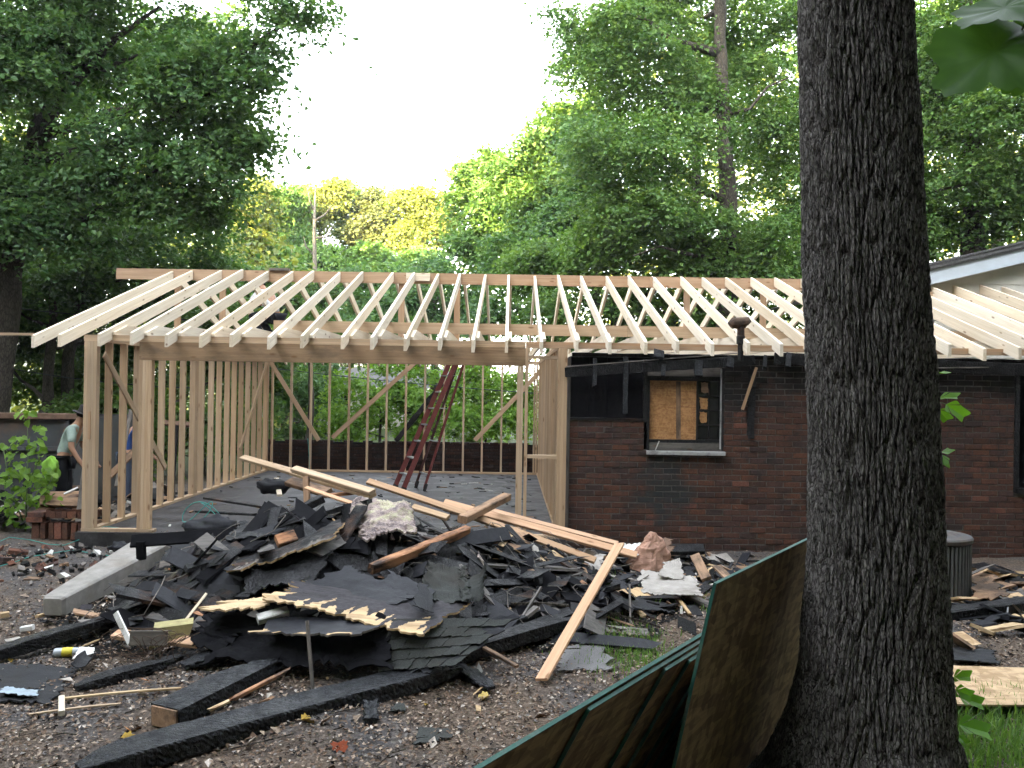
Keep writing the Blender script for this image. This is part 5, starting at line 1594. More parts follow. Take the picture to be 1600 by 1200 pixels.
# ------------------------------------------------------------------ strand board sheets at the tree
d_ = Vector((math.sin(R(35.5)), math.cos(R(35.5)), 0)); n_ = Vector((math.cos(R(35.5)), -math.sin(R(35.5)), 0))
tl = R(12)
down = (-n_ * math.sin(tl) + Vector((0, 0, -math.cos(tl))))
face_n = (n_ * math.cos(tl) - Vector((0, 0, math.sin(tl))))
def osb_panel(label, top_near, length, height, group=None, seed=0):
    """strand board standing on its long edge, leaning to the trunk; green painted edges"""
    th_ = 0.0115
    root = thing('strand_board', label, 'board sheet', top_near + d_ * length / 2 + down * height, group)
    X = d_; Yv = -down
    Mx = Matrix((X, Yv, face_n)).transposed().to_4x4(); Mx.translation = top_near + d_ * length / 2 + down * height / 2
    nx, ny = 40, 20
    us = np.linspace(-length / 2 + 0.002, length / 2 - 0.002, nx + 1); vs_ = np.linspace(-height / 2 + 0.002, height / 2 - 0.002, ny + 1)
    U, Vv = np.meshgrid(us, vs_, indexing='ij')
    wv = 0.0015 * fbm(U * 30, Vv * 30, seed=seed, oct=2)
    top = np.stack([U, Vv, th_ / 2 + wv * 0.5], -1).reshape(-1, 3); bot = np.stack([U, Vv, -th_ / 2 + 0 * wv], -1).reshape(-1, 3)
    ix = np.arange((nx + 1) * (ny + 1)).reshape(nx + 1, ny + 1)
    q = np.stack([ix[:-1, :-1], ix[1:, :-1], ix[1:, 1:], ix[:-1, 1:]], -1).reshape(-1, 4)
    me = big_mesh('board', np.concatenate([top, bot]), np.concatenate([q, q[:, ::-1] + len(top)]), M['osb'])
    link('board', me, root, Mx)
    e = 0.004
    parts = [box_vf((0, height / 2, 0), (length, e, th_ + 0.002)), box_vf((0, -height / 2, 0), (length, e, th_ + 0.002)),
             box_vf((length / 2, 0, 0), (e, height - e - .001, th_ + 0.002)), box_vf((-length / 2, 0, 0), (e, height - e - .001, th_ + 0.002))]
    v, f = join_vf(parts)
    link('painted_edge', mesh('painted_edge', v, f, M['green_edge']), root, Mx)
    return root
P0 = W(1117, 912, 3.28)
osb_panel('upright strand board sheet with green edges leaning on the tree trunk', P0, 2.44, 1.22, seed=1)
best = None
for D_ in np.arange(3.0, 3.9, 0.01):       # the stack stands just behind the upright sheet, clear of it
    q = W(1105, 986, D_)
    gap = (q - P0).dot(n_) + (P0.z - q.z) * math.tan(R(12)) + 0.02 + 0.0125 * 5 / math.cos(R(28))
    if best is None or abs(gap) < best[0]: best = (abs(gap), q)
top0 = best[1]
tl = R(28)
down = (-n_ * math.sin(tl) + Vector((0, 0, -math.cos(tl))))
face_n = (n_ * math.cos(tl) - Vector((0, 0, math.sin(tl))))
starts = [(745, 1203), (912, 1104), (1018, 1037), (1046, 1020), (1070, 1006), (1084, 1000)]
labs = ['rearmost and longest showing of the low strand boards stacked at the tree', 'second low strand board from the rear, its end nearest the camera after the rearmost',
        'third low strand board from the rear of the stack at the tree', 'fourth low strand board from the rear of the stack at the tree', 'fifth low strand board, one before the frontmost of the stack', 'frontmost low strand board of the stack, its end deepest in']
for k, (sx, sy) in enumerate(starts):
    zt = top0.z - 0.012 * k
    tn0 = atz(sx, sy, zt)
    # slide the corner onto its own plane, parallel to the rearmost board
    ln = (tn0 - top0).dot(d_)
    tn = top0 + d_ * ln + Vector((0, 0, zt - top0.z)) + face_n * (0.0125 * k)
    hgt = (tn.z + 0.12) / math.cos(tl)
    osb_panel(labs[k], tn, 2.44 - (0.1 * k), hgt, 'low strand boards stacked at the tree', seed=k + 2)

# pale sheet lying on the grass at the right
qs = [atz(1380, 1100, -0.06), atz(1760, 1104, -0.06), atz(1760, 1052, -0.06), atz(1440, 1036, -0.06)]
o = sheet('plywood_sheet', [tuple(q) for q in qs], M['osb_pale'], 20, 12, 0.012, 0.006, 1.0, seed=3)
tag(o, 'pale plywood sheet lying flat on the grass at the right', 'plywood sheet')

# ------------------------------------------------------------------ air conditioner
ac = thing('air_conditioner', 'round grey air conditioner unit half hidden behind the near trunk', 'air conditioner', (4.14, 8.15, -0.24))
v, f = lathe_vf([(0.33, 0.02), (0.33, 0.66)], 40)
link('coil', mesh('coil', v, f, M['hat_dark']), ac, Matrix.Translation(ac.location))
fv = []
for k in range(56):
    a = 2 * math.pi * k / 56
    Mr = Matrix.Translation(ac.location) @ Matrix.Rotation(a, 4, 'Z')
    vv, ff = box_vf((0.362, 0, 0.34), (0.024, 0.012, 0.62)); fv.append(([Mr @ Vector(q) for q in vv], ff))
v, f = join_vf(fv); o = link('guard_fin', mesh('guard_fin', v, f, M['ac_grey'] if 'ac_grey' in M else mat_plain('ac_grey', (0.12, 0.125, 0.125), 0.5, 0.4)), ac, Matrix()); o['kind'] = 'stuff'
v, f = lathe_vf([(0.30, 0.665), (0.385, 0.665), (0.39, 0.70), (0.375, 0.715), (0.28, 0.72), (0.25, 0.70), (0.05, 0.74), (0.004, 0.742)], 40)
link('top_cap', mesh('top_cap', v, f, M['dumpster']), ac, Matrix.Translation(ac.location))
v, f = lathe_vf([(0.40, -0.05), (0.40, 0.02)], 40)
link('base_pan', mesh('base_pan', v, f, M['metal']), ac, Matrix.Translation(ac.location))

# ------------------------------------------------------------------ stack of old bricks by the corner post
bc = S(88, 846)
BM = [mesh('loose_brick', [(x, y - 0.045, z) for x, y, z in brick_me(200 + s)[0]], brick_me(200 + s)[1], M['brick_loose']) for s in range(5)]
rs = np.random.default_rng(12)
base = Vector((bc.x, bc.y + 0.15, float(ground_h(bc.x, bc.y)) + 0.01))
loc_list = []
# lower tier: bricks standing on end, upper tier: on edge and flat
for i in range(7):
    for j in range(2):
        loc_list.append((base + Vector((-0.31 + i * 0.098 + rs.normal(0, .006), j * 0.10 - 0.05 + rs.normal(0, .008), 0.105)), (0, R(90) + rs.normal(0, .07), rs.normal(0, .10) + R(90) * (i % 3 == 0))))
for i in range(9):
    for j in range(1):
        loc_list.append((base + Vector((-0.13 + i * 0.067, -0.02 + rs.normal(0, .01), 0.315 + rs.normal(0, .004))), (R(90) + rs.normal(0, .03), rs.normal(0, .03), R(90) + rs.normal(0, .06))))
for i in range(2):
    loc_list.append((base + Vector((-0.31 + 0.0, -0.06 + 0.10 * i, 0.245)), (0, rs.normal(0, .03), rs.normal(0, .1))))
    loc_list.append((base + Vector((-0.30 + 0.01, -0.06 + 0.10 * i, 0.31)), (0, rs.normal(0, .03), rs.normal(0, .1))))
loc_list.append((base + Vector((0.42, 0.02, 0.04)), (0, 0, 0.3)))
loc_list.append((base + Vector((0.43, 0.0, 0.105)), (0, 0, -0.1)))
for k, (p, e) in enumerate(loc_list):
    o = link('loose_brick', BM[k % 5], None)
    o.location = p; o.rotation_euler = e
    ords = ['first', 'second', 'third', 'fourth', 'fifth', 'sixth', 'seventh', 'eighth', 'ninth']
    if k < 14:
        lab = ords[k // 2] + ' brick from the left ' + ('in the front row of upright bricks under the stack' if k % 2 == 0 else 'in the hidden rear row of upright bricks under the stack')
    elif k < 23:
        lab = ords[k - 14] + ' brick from the left in the row on edge topping the stack'
    elif k < 27:
        lab = ('lower ' if k % 2 else 'upper ') + ('front' if k < 25 else 'rear') + ' flat brick at the left end of the stack'
    else:
        lab = ('lower' if k == 27 else 'upper') + ' loose brick between the stack and the corner post foot'
    tag(o, lab, 'brick', 'bricks stacked by the corner post')
for k, (px, py, lab) in enumerate(((28, 868, 'orange red brick lying on the ash at the far left'), (8, 880, 'broken brick at the left edge below the sapling'), (714, 804, 'brick bit on the slab between the right posts'))):
    o = link('loose_brick', BM[k], None); q = S(px, py, 0.035)
    o.location = q; o.rotation_euler = (0.1, 0.2, 0.5 + k); tag(o, lab, 'brick')
# ------------------------------------------------------------------ the debris heap
hx_ = np.arange(-4.6, 2.6, 0.028); hy_ = np.arange(5.0, 10.3, 0.028)
HX, HY = np.meshgrid(hx_, hy_, indexing='ij')
mh = mound_h(HX, HY)
f1, f2 = voro(HX * 7, HY * 9, 3)
chunk = np.clip((f2 - f1) * 2.2, 0, 1) * 0.035 + 0.03 * (vnoise(np.floor(HX * 8 + 2 * vnoise(HX, HY)), np.floor(HY * 11), seed=8))
HZ = ground_h(HX, HY) + mh + np.clip(mh / 0.2, 0, 1) * (chunk + 0.015 * fbm(HX * 25, HY * 25, seed=19, oct=2)) - 0.012
HZ = np.minimum(HZ, np.where((HY > 10.05), -0.02, 9))
idx = np.arange(HX.size).reshape(HX.shape)
ok = (mh > 0.015)
cell = ok[:-1, :-1] & ok[1:, :-1] & ok[1:, 1:] & ok[:-1, 1:]
Q = np.stack([idx[:-1, :-1], idx[1:, :-1], idx[1:, 1:], idx[:-1, 1:]], -1)[cell]
used = np.unique(Q); remap = np.full(HX.size, -1); remap[used] = np.arange(len(used))
V = np.stack([HX, HY, HZ], -1).reshape(-1, 3)[used]
o = link('burnt_debris', big_mesh('burnt_debris', V, remap[Q], M['debris']))
tag(o, 'black heap of burnt fragments under the boards', kind='stuff')

def scraps(name, label, n, region, dims, mats, seed, tilt=0.35, lift=0.02, probs=None, weight=None):
    """many small uncountable fragments: boxes of random size lying on the surface"""
    r = np.random.default_rng(seed)
    x0, x1, y0, y1 = region
    Vs, Fs, mi, k = [], [], [], 0
    bx = np.array([[-.5, -.5, -.5], [.5, -.5, -.5], [.5, .5, -.5], [-.5, .5, -.5], [-.5, -.5, .5], [.5, -.5, .5], [.5, .5, .5], [-.5, .5, .5]])
    bf = np.array(BOXF)
    tries = 0
    while k < n and tries < n * 20:
        tries += 1
        x, y = r.uniform(x0, x1), r.uniform(y0, y1)
        if weight is not None and r.random() > weight(x, y): continue
        L = r.uniform(*dims[0]) * r.uniform(0.4, 1); w = r.uniform(*dims[1]); t_ = r.uniform(*dims[2])
        e = 0.06
        h0 = float(surf_h(x, y)); hx2 = float(surf_h(x + e, y)); hy2 = float(surf_h(x, y + e))
        nrm = Vector((-(hx2 - h0) / e, -(hy2 - h0) / e, 1)).normalized()
        nrm = (nrm + Vector((r.normal(0, tilt), r.normal(0, tilt), 0))).normalized()
        ax = Vector((math.cos(a := r.uniform(0, 6.283)), math.sin(a), 0))
        ax = (ax - nrm * ax.dot(nrm)).normalized(); ay = nrm.cross(ax)
        Mx = np.array([ax, ay, nrm]).T
        sh = bx * np.array([L, w, t_])
        sh[:, 0] += sh[:, 1] * r.normal(0, 0.4)          # skewed, so no two are the same oblong
        sh = sh * (1 + r.normal(0, 0.10, sh.shape))
        Vs.append(sh @ Mx.T + np.array([x, y, h0 + lift + t_ * 0.4])); Fs.append(bf + 8 * k); k += 1
        mi += [int(r.choice(len(mats), p=probs))] * 6
    o = link(name, big_mesh(name, np.concatenate(Vs), np.concatenate(Fs), [M[m] for m in mats], mi))
    tag(o, label, kind='stuff')
on_heap = lambda x, y: float(np.clip(mound_h(x, y) / 0.15, 0, 1))
scraps('charred_scraps', 'charred scraps of boards and shingles lying over the heap', 430, (-4.2, 2.2, 5.1, 9.9), ((0.1, 0.7), (0.02, 0.12), (0.008, 0.025)),
       ['char', 'char_fine', 'soot', 'shingle', 'old', 'greywood', 'scorched', 'splinter', 'felt_purple', 'insulation', 'plaster'], 5, 0.25, 0.0, [.26, .17, .11, .14, .08, .08, .03, .025, .07, .025, .01], on_heap)
scraps('charred_lengths', 'burnt lengths of boards jumbled through the heap', 130, (-2.9, 1.6, 5.7, 7.45), ((0.5, 1.3), (0.07, 0.20), (0.010, 0.030)),
       ['char', 'char_fine', 'soot', 'felt', 'greywood'], 15, 0.16, 0.03, [.34, .22, .24, .14, .06], lambda x, y: on_heap(x, y))
scraps('small_splinters', 'small pale splinters and paper bits on the heap', 420, (-4.3, 2.4, 5.0, 10.0), ((0.03, 0.16), (0.006, 0.04), (0.003, 0.012)),
       ['splinter', 'greywood', 'white', 'old', 'scorched'], 6, 0.4, 0.015, [.2, .4, .1, .2, .1], lambda x, y: 0.15 + 0.85 * on_heap(x, y))
def right_bed(x, y): return float(np.exp(-((x - 1.5) / 1.3) ** 2) * np.exp(-((y - 8.6) / 0.95) ** 2))
scraps('rubble_by_wall', 'burnt rubble and torn board bits spread before the brick wall', 620, (-0.4, 4.2, 6.6, 10.2), ((0.06, 0.5), (0.02, 0.16), (0.006, 0.02)),
       ['char', 'felt', 'shingle', 'greywood', 'old', 'plaster', 'splinter', 'debris'], 7, 0.25, 0.02, [.24, .15, .16, .12, .12, .07, .06, .08], right_bed)
def right_far(x, y): return float(np.exp(-((x - 5.2) / 1.5) ** 2) * np.exp(-((y - 7.9) / 0.9) ** 2))
scraps('rubble_by_trunk', 'burnt rubble beyond the near trunk at the right', 420, (3.4, 7.5, 6.3, 10.0), ((0.08, 0.8), (0.03, 0.2), (0.006, 0.03)),
       ['char', 'felt', 'shingle', 'splinter', 'osb_pale', 'old', 'greywood'], 8, 0.28, 0.05, [.26, .16, .14, .16, .1, .1, .08], right_far)
def left_bed(x, y): return float(np.exp(-((y - 9.3) / 0.8) ** 2))
scraps('rubble_by_slab', 'ash, brick bits and scraps along the slab edge at the left', 460, (-7.5, -2.2, 7.9, 10.1), ((0.02, 0.16), (0.02, 0.07), (0.006, 0.05)),
       ['debris', 'brick_loose', 'greywood', 'white', 'old', 'shingle'], 9, 0.4, 0.01, [.35, .17, .16, .08, .14, .10], left_bed)
scraps('slab_litter', 'small scraps and soot flakes lying on the slab', 200, (-5.0, 0.5, 10.3, 17.4), ((0.03, 0.22), (0.01, 0.05), (0.003, 0.02)),
       ['char', 'greywood', 'white', 'old', 'felt'], 10, 0.06, 0.004, [.42, .22, .10, .16, .10], lambda x, y: 0.25 + 0.75 * float(np.clip((x + 5) / 5.5, 0, 1)))
def junk(x, y): return 1.0 if x < -5.35 or y < 0 else 0.0
scraps('junk_behind_wall', 'dark junk and broken boards outside the left stud wall', 380, (-8.2, -5.4, 10.8, 14.6), ((0.15, 1.0), (0.03, 0.2), (0.01, 0.06)),
       ['char', 'old', 'greywood', 'debris', 'fir', 'white', 'soot'], 11, 0.5, 0.12, [.3, .16, .18, .16, .08, .03, .09], junk)

# ------------------------------------------------------------------ litter, twigs and grass
def litter(name, label, n, region, size, mats, seed, weight=None, probs=None, curl=0.35):
    r = np.random.default_rng(seed)
    x = r.uniform(region[0], region[1], n * 3); y = r.uniform(region[2], region[3], n * 3)
    if weight is not None:
        k = r.random(n * 3) < weight(x, y); x, y = x[k], y[k]
    x, y = x[:n], y[:n]; m = len(x)
    z = surf_h(x, y) + 0.008 + r.random(m) * 0.012
    N = np.stack([r.normal(0, curl, m), r.normal(0, curl, m), np.ones(m)], 1)
    V, Fc, v = leaves_arrays(np.stack([x, y, z], 1), N, size * r.uniform(0.35, 1.3, m) , r, width=0.30, fold=0.10)
    mi = np.repeat(r.choice(len(mats), m, p=probs), 2)
    o = link(name, big_mesh(name, V, Fc, [M[q] for q in mats], mi)); tag(o, label, kind='stuff')
for nm, c in (('lit_brown', (0.17, 0.115, 0.08)), ('lit_tan', (0.36, 0.28, 0.215)), ('lit_dark', (0.045, 0.036, 0.03)), ('lit_grey', (0.25, 0.23, 0.215)), ('lit_pale', (0.52, 0.46, 0.40)), ('lit_black', (0.008, 0.008, 0.009)), ('lit_yellow', (0.45, 0.30, 0.06))):
    M[nm] = mat_plain(nm, c, 0.85, 0.2, var=0.35, scale=30)
litter('leaf_litter', 'dry leaf litter and wood chips over the yard', 60000, (-6.5, 5.0, 3.4, 10.3), 0.030, ['lit_brown', 'lit_tan', 'lit_dark', 'lit_grey', 'lit_pale', 'lit_black'], 31,
       lambda x, y: np.clip(1.5 - np.hypot(x * 0.12, (y - 4.5) * 0.30), 0.12, 1) * (mound_h(x, y) < 0.10), [.42, .25, .13, .08, .05, .07])
litter('dry_leaves', 'larger curled dry leaves scattered near the camera', 420, (-5, 3, 3.6, 8), 0.085, ['lit_tan', 'lit_pale', 'lit_brown', 'lit_yellow'], 33, None, [.4, .2, .36, .04], 0.5)
r = np.random.default_rng(40)
parts = []
for k in range(520):
    x, y = r.uniform(-4.5, 3.5), r.uniform(3.7, 9.5)
    L = r.uniform(0.06, 0.38) * r.uniform(0.4, 1); a = r.uniform(0, 6.28)
    p = Vector((x, y, float(surf_h(x, y)) + 0.012)); d = Vector((math.cos(a), math.sin(a), r.normal(0, 0.12)))
    mid = p + d * L * 0.5 + Vector((r.normal(0, .02), r.normal(0, .02), r.uniform(0, .02)))
    parts.append(tube_arrays([p, mid, p + d * L], r.uniform(0.0015, 0.0045), 5))
v, f = join_vf(parts)
o = link('twigs', mesh('twigs', v, f, M['bark_far'])); tag(o, 'thin dry twigs strewn over the soil', kind='stuff')

M['grass'] = mat_leaf('grass_blade', (0.075, 0.16, 0.04), (0.12, 0.235, 0.055), (0.19, 0.31, 0.08), 0.45)
def grass(name, label, n, fn, hgt, seed, width=0.004):
    r = np.random.default_rng(seed)
    x, y = fn(r, n)
    z = surf_h(x, y) - 0.005
    a = r.uniform(0, 6.28, n); ln = r.uniform(0.1, 0.7, n); h = hgt * r.uniform(0.4, 1.25, n)
    dx, dy = np.cos(a), np.sin(a)
    V = np.zeros((n, 5, 3)); w = width * r.uniform(0.6, 1.4, n)
    for k, (t_, ww) in enumerate(((0, 1), (0, -1), (0.55, 0.8), (0.55, -0.8), (1, 0))):
        bend = ln * h * t_ ** 2
        V[:, k, 0] = x + dx * bend - dy * w * ww; V[:, k, 1] = y + dy * bend + dx * w * ww; V[:, k, 2] = z + h * t_ * (1 - 0.3 * ln * t_)
    k = np.arange(n)[:, None] * 5
    Fc = np.concatenate([k + np.array([[0, 1, 3]]), k + np.array([[0, 3, 2]]), k + np.array([[2, 3, 4]])], 1).reshape(-1, 3)
    o = link(name, big_mesh(name, V.reshape(-1, 3), Fc, M['grass'], attr=np.repeat(np.clip(r.normal(.5, .2, n), 0, 1), 5))); tag(o, label, kind='stuff')
def fn_right(r, n):
    x = r.uniform(2.05, 5.5, n * 2); y = r.uniform(3.6, 5.55, n * 2)
    k = r.random(n * 2) < np.clip(1.15 - (y - 5.2) * 3, 0, 1) * np.clip((x - 2.0) * 3, 0, 1)
    return x[k][:n], y[k][:n]
def n_of(fn): return fn
def safe(fn):
    def g(r, n):
        x, y = fn(r, n)
        if len(x) < n:
            x = np.resize(x, n) + r.normal(0, .01, n); y = np.resize(y, n) + r.normal(0, .01, n)
        return x, y
    return g
grass('lawn_grass', 'long green grass right of the near trunk', 16000, safe(fn_right), 0.12, 51)
gc = S(985, 1020)
def fn_patch(r, n): return gc.x + r.normal(0, 0.22, n), gc.y + r.normal(0, 0.26, n)
grass('grass_tuft_patch', 'small patch of fresh grass left of the stacked boards', 1500, fn_patch, 0.07, 52, 0.003)
gc2 = S(1050, 930)
def fn_patch2(r, n): return gc2.x + r.normal(0, 0.5, n), gc2.y + r.normal(0, 0.3, n)
grass('sparse_grass', 'sparse weedy grass blades between rubble and boards', 500, fn_patch2, 0.08, 53, 0.003)

r = np.random.default_rng(91)
parts = []
for k in range(70):
    for _ in range(50):
        x, y = r.uniform(-3.6, 2.0), r.uniform(5.6, 9.6)
        if float(mound_h(x, y)) > 0.08: break
    a, L = r.uniform(0, 6.28), r.uniform(0.25, 0.9)
    pts = []
    for t_ in np.linspace(0, 1, 9):
        xx = x + math.cos(a + 1.2 * math.sin(3 * t_ + k)) * L * (t_ - .5); yy = y + math.sin(a + 1.2 * math.sin(3 * t_ + k)) * L * (t_ - .5)
        pts.append(Vector((xx, yy, float(surf_h(xx, yy)) + 0.05 + 0.05 * math.sin(7 * t_ + k) + 0.04)))
    parts.append(tube_arrays(pts, r.uniform(0.0018, 0.004), 5))
v, f = join_vf(parts)
o = link('burnt_wires', mesh('burnt_wires', v, f, M['greywood'])); tag(o, 'burnt wires and thin lath bits curling out of the heap', kind='stuff')
# ------------------------------------------------------------------ the single pieces of debris, each a thing of its own
def piece(name, label, cat, a, b, w, t, mat, lift=(0.05, 0.05), n=(0, 0, 1), D=None, group=None, **kw):
    """a board seen from photo pixel a to photo pixel b, lying on whatever surface is there (plus lift) or at depths D"""
    if D is None:
        p0, p1 = S(*a, lift[0]), S(*b, lift[1])
    else:
        p0, p1 = W(*a, D[0]), W(*b, D[1])
    kw.setdefault('segs', 10); kw.setdefault('seed', int(a[0] * 7 + a[1]))
    o = lumber(name, p0, p1, w, t, M[mat], n, None, **kw)
    tag(o, label, cat, group)
    return o
def flat(name, label, cat, px, mat, lift=0.08, lifts=None, Ds=None, group=None, **kw):
    cs = []
    for k, q in enumerate(px):
        if Ds is not None and Ds[k] is not None: cs.append(tuple(W(*q, Ds[k])))
        else: cs.append(tuple(S(*q, lifts[k] if lifts else lift)))
    kw.setdefault('seed', int(px[0][0] + px[0][1] * 3))
    for m_ in ('edge_mat', 'under_mat'):
        if m_ in kw: kw[m_] = M[kw[m_]]
    if 'splinter' in kw: kw['splinter'] = (M[kw['splinter'][0]], kw['splinter'][1])
    o = sheet(name, cs, M[mat], **kw)
    tag(o, label, cat, group)
    return o

# --- new lumber thrown on the heap
piece('board', 'pale new board rising highest at the left behind the heap', 'board', (379, 715), (470, 741), 0.089, 0.038, 'stud', D=(9.6, 8.9), n=(0, -0.5, 1))
piece('board', 'upper of two long pale boards lying doubled across the heap top', 'board', (459, 732), (582, 769), 0.089, 0.036, 'stud', D=(8.7, 8.0), n=(0, -0.4, 1))
piece('board', 'lower of two long pale boards lying doubled across the heap top', 'board', (457, 738), (583, 775), 0.089, 0.036, 'stud', D=(8.72, 8.02), n=(0, -0.4, 1))
piece('board', 'long reddish board running from the ladder foot down to the right', 'board', (575, 752), (930, 876), 0.075, 0.036, 'fir', D=(8.8, 8.0), n=(0, -0.7, 1), bend=0.02)
piece('board', 'long pale two by four ending at the tan paper lump', 'board', (694, 785), (995, 868), 0.089, 0.038, 'pink', D=(9.0, 8.5), n=(0, -0.7, 1))
piece('board', 'second pale board crossing just above the long two by four', 'board', (765, 797), (965, 850), 0.06, 0.036, 'pink', D=(9.3, 8.7), n=(0, -0.6, 1))
piece('board', 'short pale board stub right of the lumpy insulation', 'board', (645, 792), (700, 809), 0.07, 0.036, 'stud', D=(8.1, 7.9), n=(0, -0.6, 1))
piece('post_stub', 'thick sawn post stub sticking up toward the right garage post', 'post', (722, 812), (792, 776), 0.10, 0.075, 'old', D=(8.0, 9.0), n=(0, -0.3, 1))
piece('timber', 'orange scorched timber slanting across the heap, charred at its upper end', 'timber', (579, 889), (730, 829), 0.07, 0.085, 'scorched', D=(6.6, 7.5), n=(0, -0.5, 1), rough=0.18, segs=24)
piece('board', 'weathered board pointing down to the right past the fallen rafters', 'board', (806, 826), (892, 922), 0.075, 0.03, 'old', D=(8.3, 7.5), n=(0, -0.5, 1), rough=0.08)
piece('board', 'clean pale board propped steeply with its foot on bare soil', 'board', (846, 1062), (968, 850), 0.092, 0.02, 'pink', D=(5.55, 7.15), n=(-0.45, -0.45, 0.9))
piece('strip', 'thin strip of wood under the doubled pale boards', 'strip', (478, 762), (560, 790), 0.05, 0.02, 'pink', D=(8.2, 7.8), n=(0, -0.4, 1))
piece('board', 'short pale board stood on edge on the slab at the left', 'board', (432, 748), (437, 774), 0.07, 0.03, 'spruce', D=(13.0, 11.5))
piece('board', 'brown board end under the pale doubled boards', 'board', (452, 752), (512, 770), 0.13, 0.05, 'old', D=(9.2, 8.8), n=(0, -0.6, 1))
piece('post_stub', 'upright brown post stub in the middle of the heap top', 'post', (478, 745), (480, 785), 0.06, 0.06, 'old', D=(8.5, 8.4), n=(0, -1, 0))
piece('board', 'split orange board lying flat behind the insulation', 'board', (505, 775), (552, 770), 0.08, 0.03, 'scorched', D=(8.2, 8.3))
piece('fir_scrap', 'small reddish board scrap in the heap centre left', 'board scrap', (432, 846), (462, 838), 0.10, 0.05, 'scorched', D=(7.0, 7.1), n=(0, -0.8, 0.6), rough=0.12)

# --- burnt timbers
def beam(label, a, b, w, t, lift, seed, mat='char_blue', end=None, crack=0.007, **kw):
    p0, p1 = S(*a, lift[0]), S(*b, lift[1])
    Mx, L = frame_from(p0, p1, (0, 0, 1))
    me = lumber_mesh('charred_timber', L, w, t, M[mat], segs=int(max(20, L / 0.016)), rough=0.02, crack=crack, ring=44, seed=seed, burn=(0 if end else 0.25, 0.5), **kw)
    if end:
        root = thing('charred_timber', label, 'timber', p0)
        link('beam', me, root, Mx)
        v, f = box_vf((-L / 2 - 0.006, 0, 0), (0.012, w * 0.86, t * 0.86))
        link('cut_end', mesh('cut_end', v, f, M[end]), root, Mx)
    else:
        root = link('charred_timber', me, None, Mx)
        tag(root, label, 'timber')
    return root
beam('longest charred beam lying nearest the camera along the front of the heap', (120, 1222), (714, 1058), 0.23, 0.10, (0.06, 0.06), 1, bend=0.01)
beam('charred beam with a brown sawn end behind the nearest beam', (258, 1142), (430, 1058), 0.22, 0.13, (0.075, 0.10), 2, end='old')
beam('charred beam pressed under the pinkish board at the left', (285, 1052), (415, 1020), 0.17, 0.06, (0.05, 0.10), 3)
beam('long black beam running from the left edge toward the grey column', (-30, 1040), (178, 982), 0.14, 0.09, (0.05, 0.08), 4, 'char')
beam('charred beam lying left of the sawn ended one, behind thin laths', (118, 1084), (285, 1040), 0.13, 0.07, (0.04, 0.06), 5, 'char')
beam('black plank in the shade just below the grey column', (150, 985), (275, 925), 0.16, 0.05, (0.05, 0.10), 6, 'char')
beam('second black plank below the grey column with a grey worn face', (95, 1000), (250, 950), 0.10, 0.05, (0.04, 0.08), 7, 'char_fine')
beam('long charred beam under the front shingle sheet at the right', (600, 1066), (905, 975), 0.17, 0.10, (0.05, 0.05), 8, 'char')
beam('short charred block jutting toward the camera below the shingles', (716, 1052), (768, 1086), 0.17, 0.06, (0.05, 0.045), 9)
piece('charred_timber', 'charred post end poking up left of the insulation', 'timber', (437, 812), (503, 779), 0.09, 0.08, 'char', D=(7.7, 8.0), rough=0.2, segs=20)
piece('charred_timber', 'round burnt branch stub beside the insulation', 'timber', (505, 806), (578, 786), 0.075, 0.075, 'char', D=(7.8, 7.5), rough=0.15, segs=14, ring=16)
piece('charred_board', 'thin dark board lying on the slab edge, upper one', 'board', (322, 778), (413, 792), 0.08, 0.025, 'char_fine', D=(10.2, 9.4))
piece('charred_board', 'thin dark board lying on the slab edge, lower one', 'board', (308, 799), (398, 804), 0.06, 0.025, 'char', D=(9.7, 9.1))
gut = piece('gutter_board', 'black fascia board with a hanging gutter bracket above the grey column', 'board', (205, 846), (372, 834), 0.12, 0.03, 'soot', D=(7.6, 7.7), n=(0, -0.8, 0.6))
piece('gutter_outlet', 'black funnel shaped gutter outlet hanging over the grey column', 'gutter outlet', (220, 846), (221, 872), 0.075, 0.06, 'soot', D=(7.58, 7.58), n=(0, -1, 0), ragged=(0, 0.03))
piece('charred_board', 'grey faced board along the scalloped shingles at the left', 'board', (250, 884), (352, 862), 0.09, 0.03, 'greywood', D=(7.5, 7.6), n=(0, -0.6, 1), rough=0.1)
piece('charred_board', 'black plank at the heap top right of the scorched timber', 'board', (688, 850), (795, 834), 0.14, 0.03, 'felt', D=(7.3, 7.7), n=(0, -0.9, 0.6), bend=0.015)
piece('charred_board', 'dark upright stake right of the heap', 'stake', (773, 857), (789, 925), 0.035, 0.03, 'char', D=(7.5, 7.2), n=(0, -1, 0))
piece('branch', 'long charred branch lying before the right rubble', 'branch', (795, 988), (966, 933), 0.05, 0.05, 'char_fine', (0.06, 0.10), rough=0.15, segs=24, ring=12, bend=0.01)
piece('branch', 'thin brown stick above the charred branch', 'branch', (798, 955), (888, 962), 0.022, 0.02, 'bark_far', (0.06, 0.08), rough=0.2, ring=8, bend=0.01)
piece('branch', 'second thin stick crossing the charred branch', 'branch', (810, 980), (845, 948), 0.018, 0.018, 'greywood', (0.03, 0.16), rough=0.2, ring=8)
piece('branch', 'thin twig reaching right beyond the propped board', 'branch', (905, 968), (1030, 985), 0.016, 0.016, 'bark_far', (0.08, 0.03), rough=0.25, ring=8, bend=0.02)
piece('stake', 'short pale stake stuck upright in the soil by the grass', 'stake', (985, 975), (983, 950), 0.016, 0.014, 'greywood', (0.0, 0.20), n=(0, -1, 0))
piece('lath', 'dark edged lath sliding off the front shingles', 'lath', (698, 1012), (808, 1053), 0.035, 0.02, 'old', (0.16, 0.05), rough=0.1)
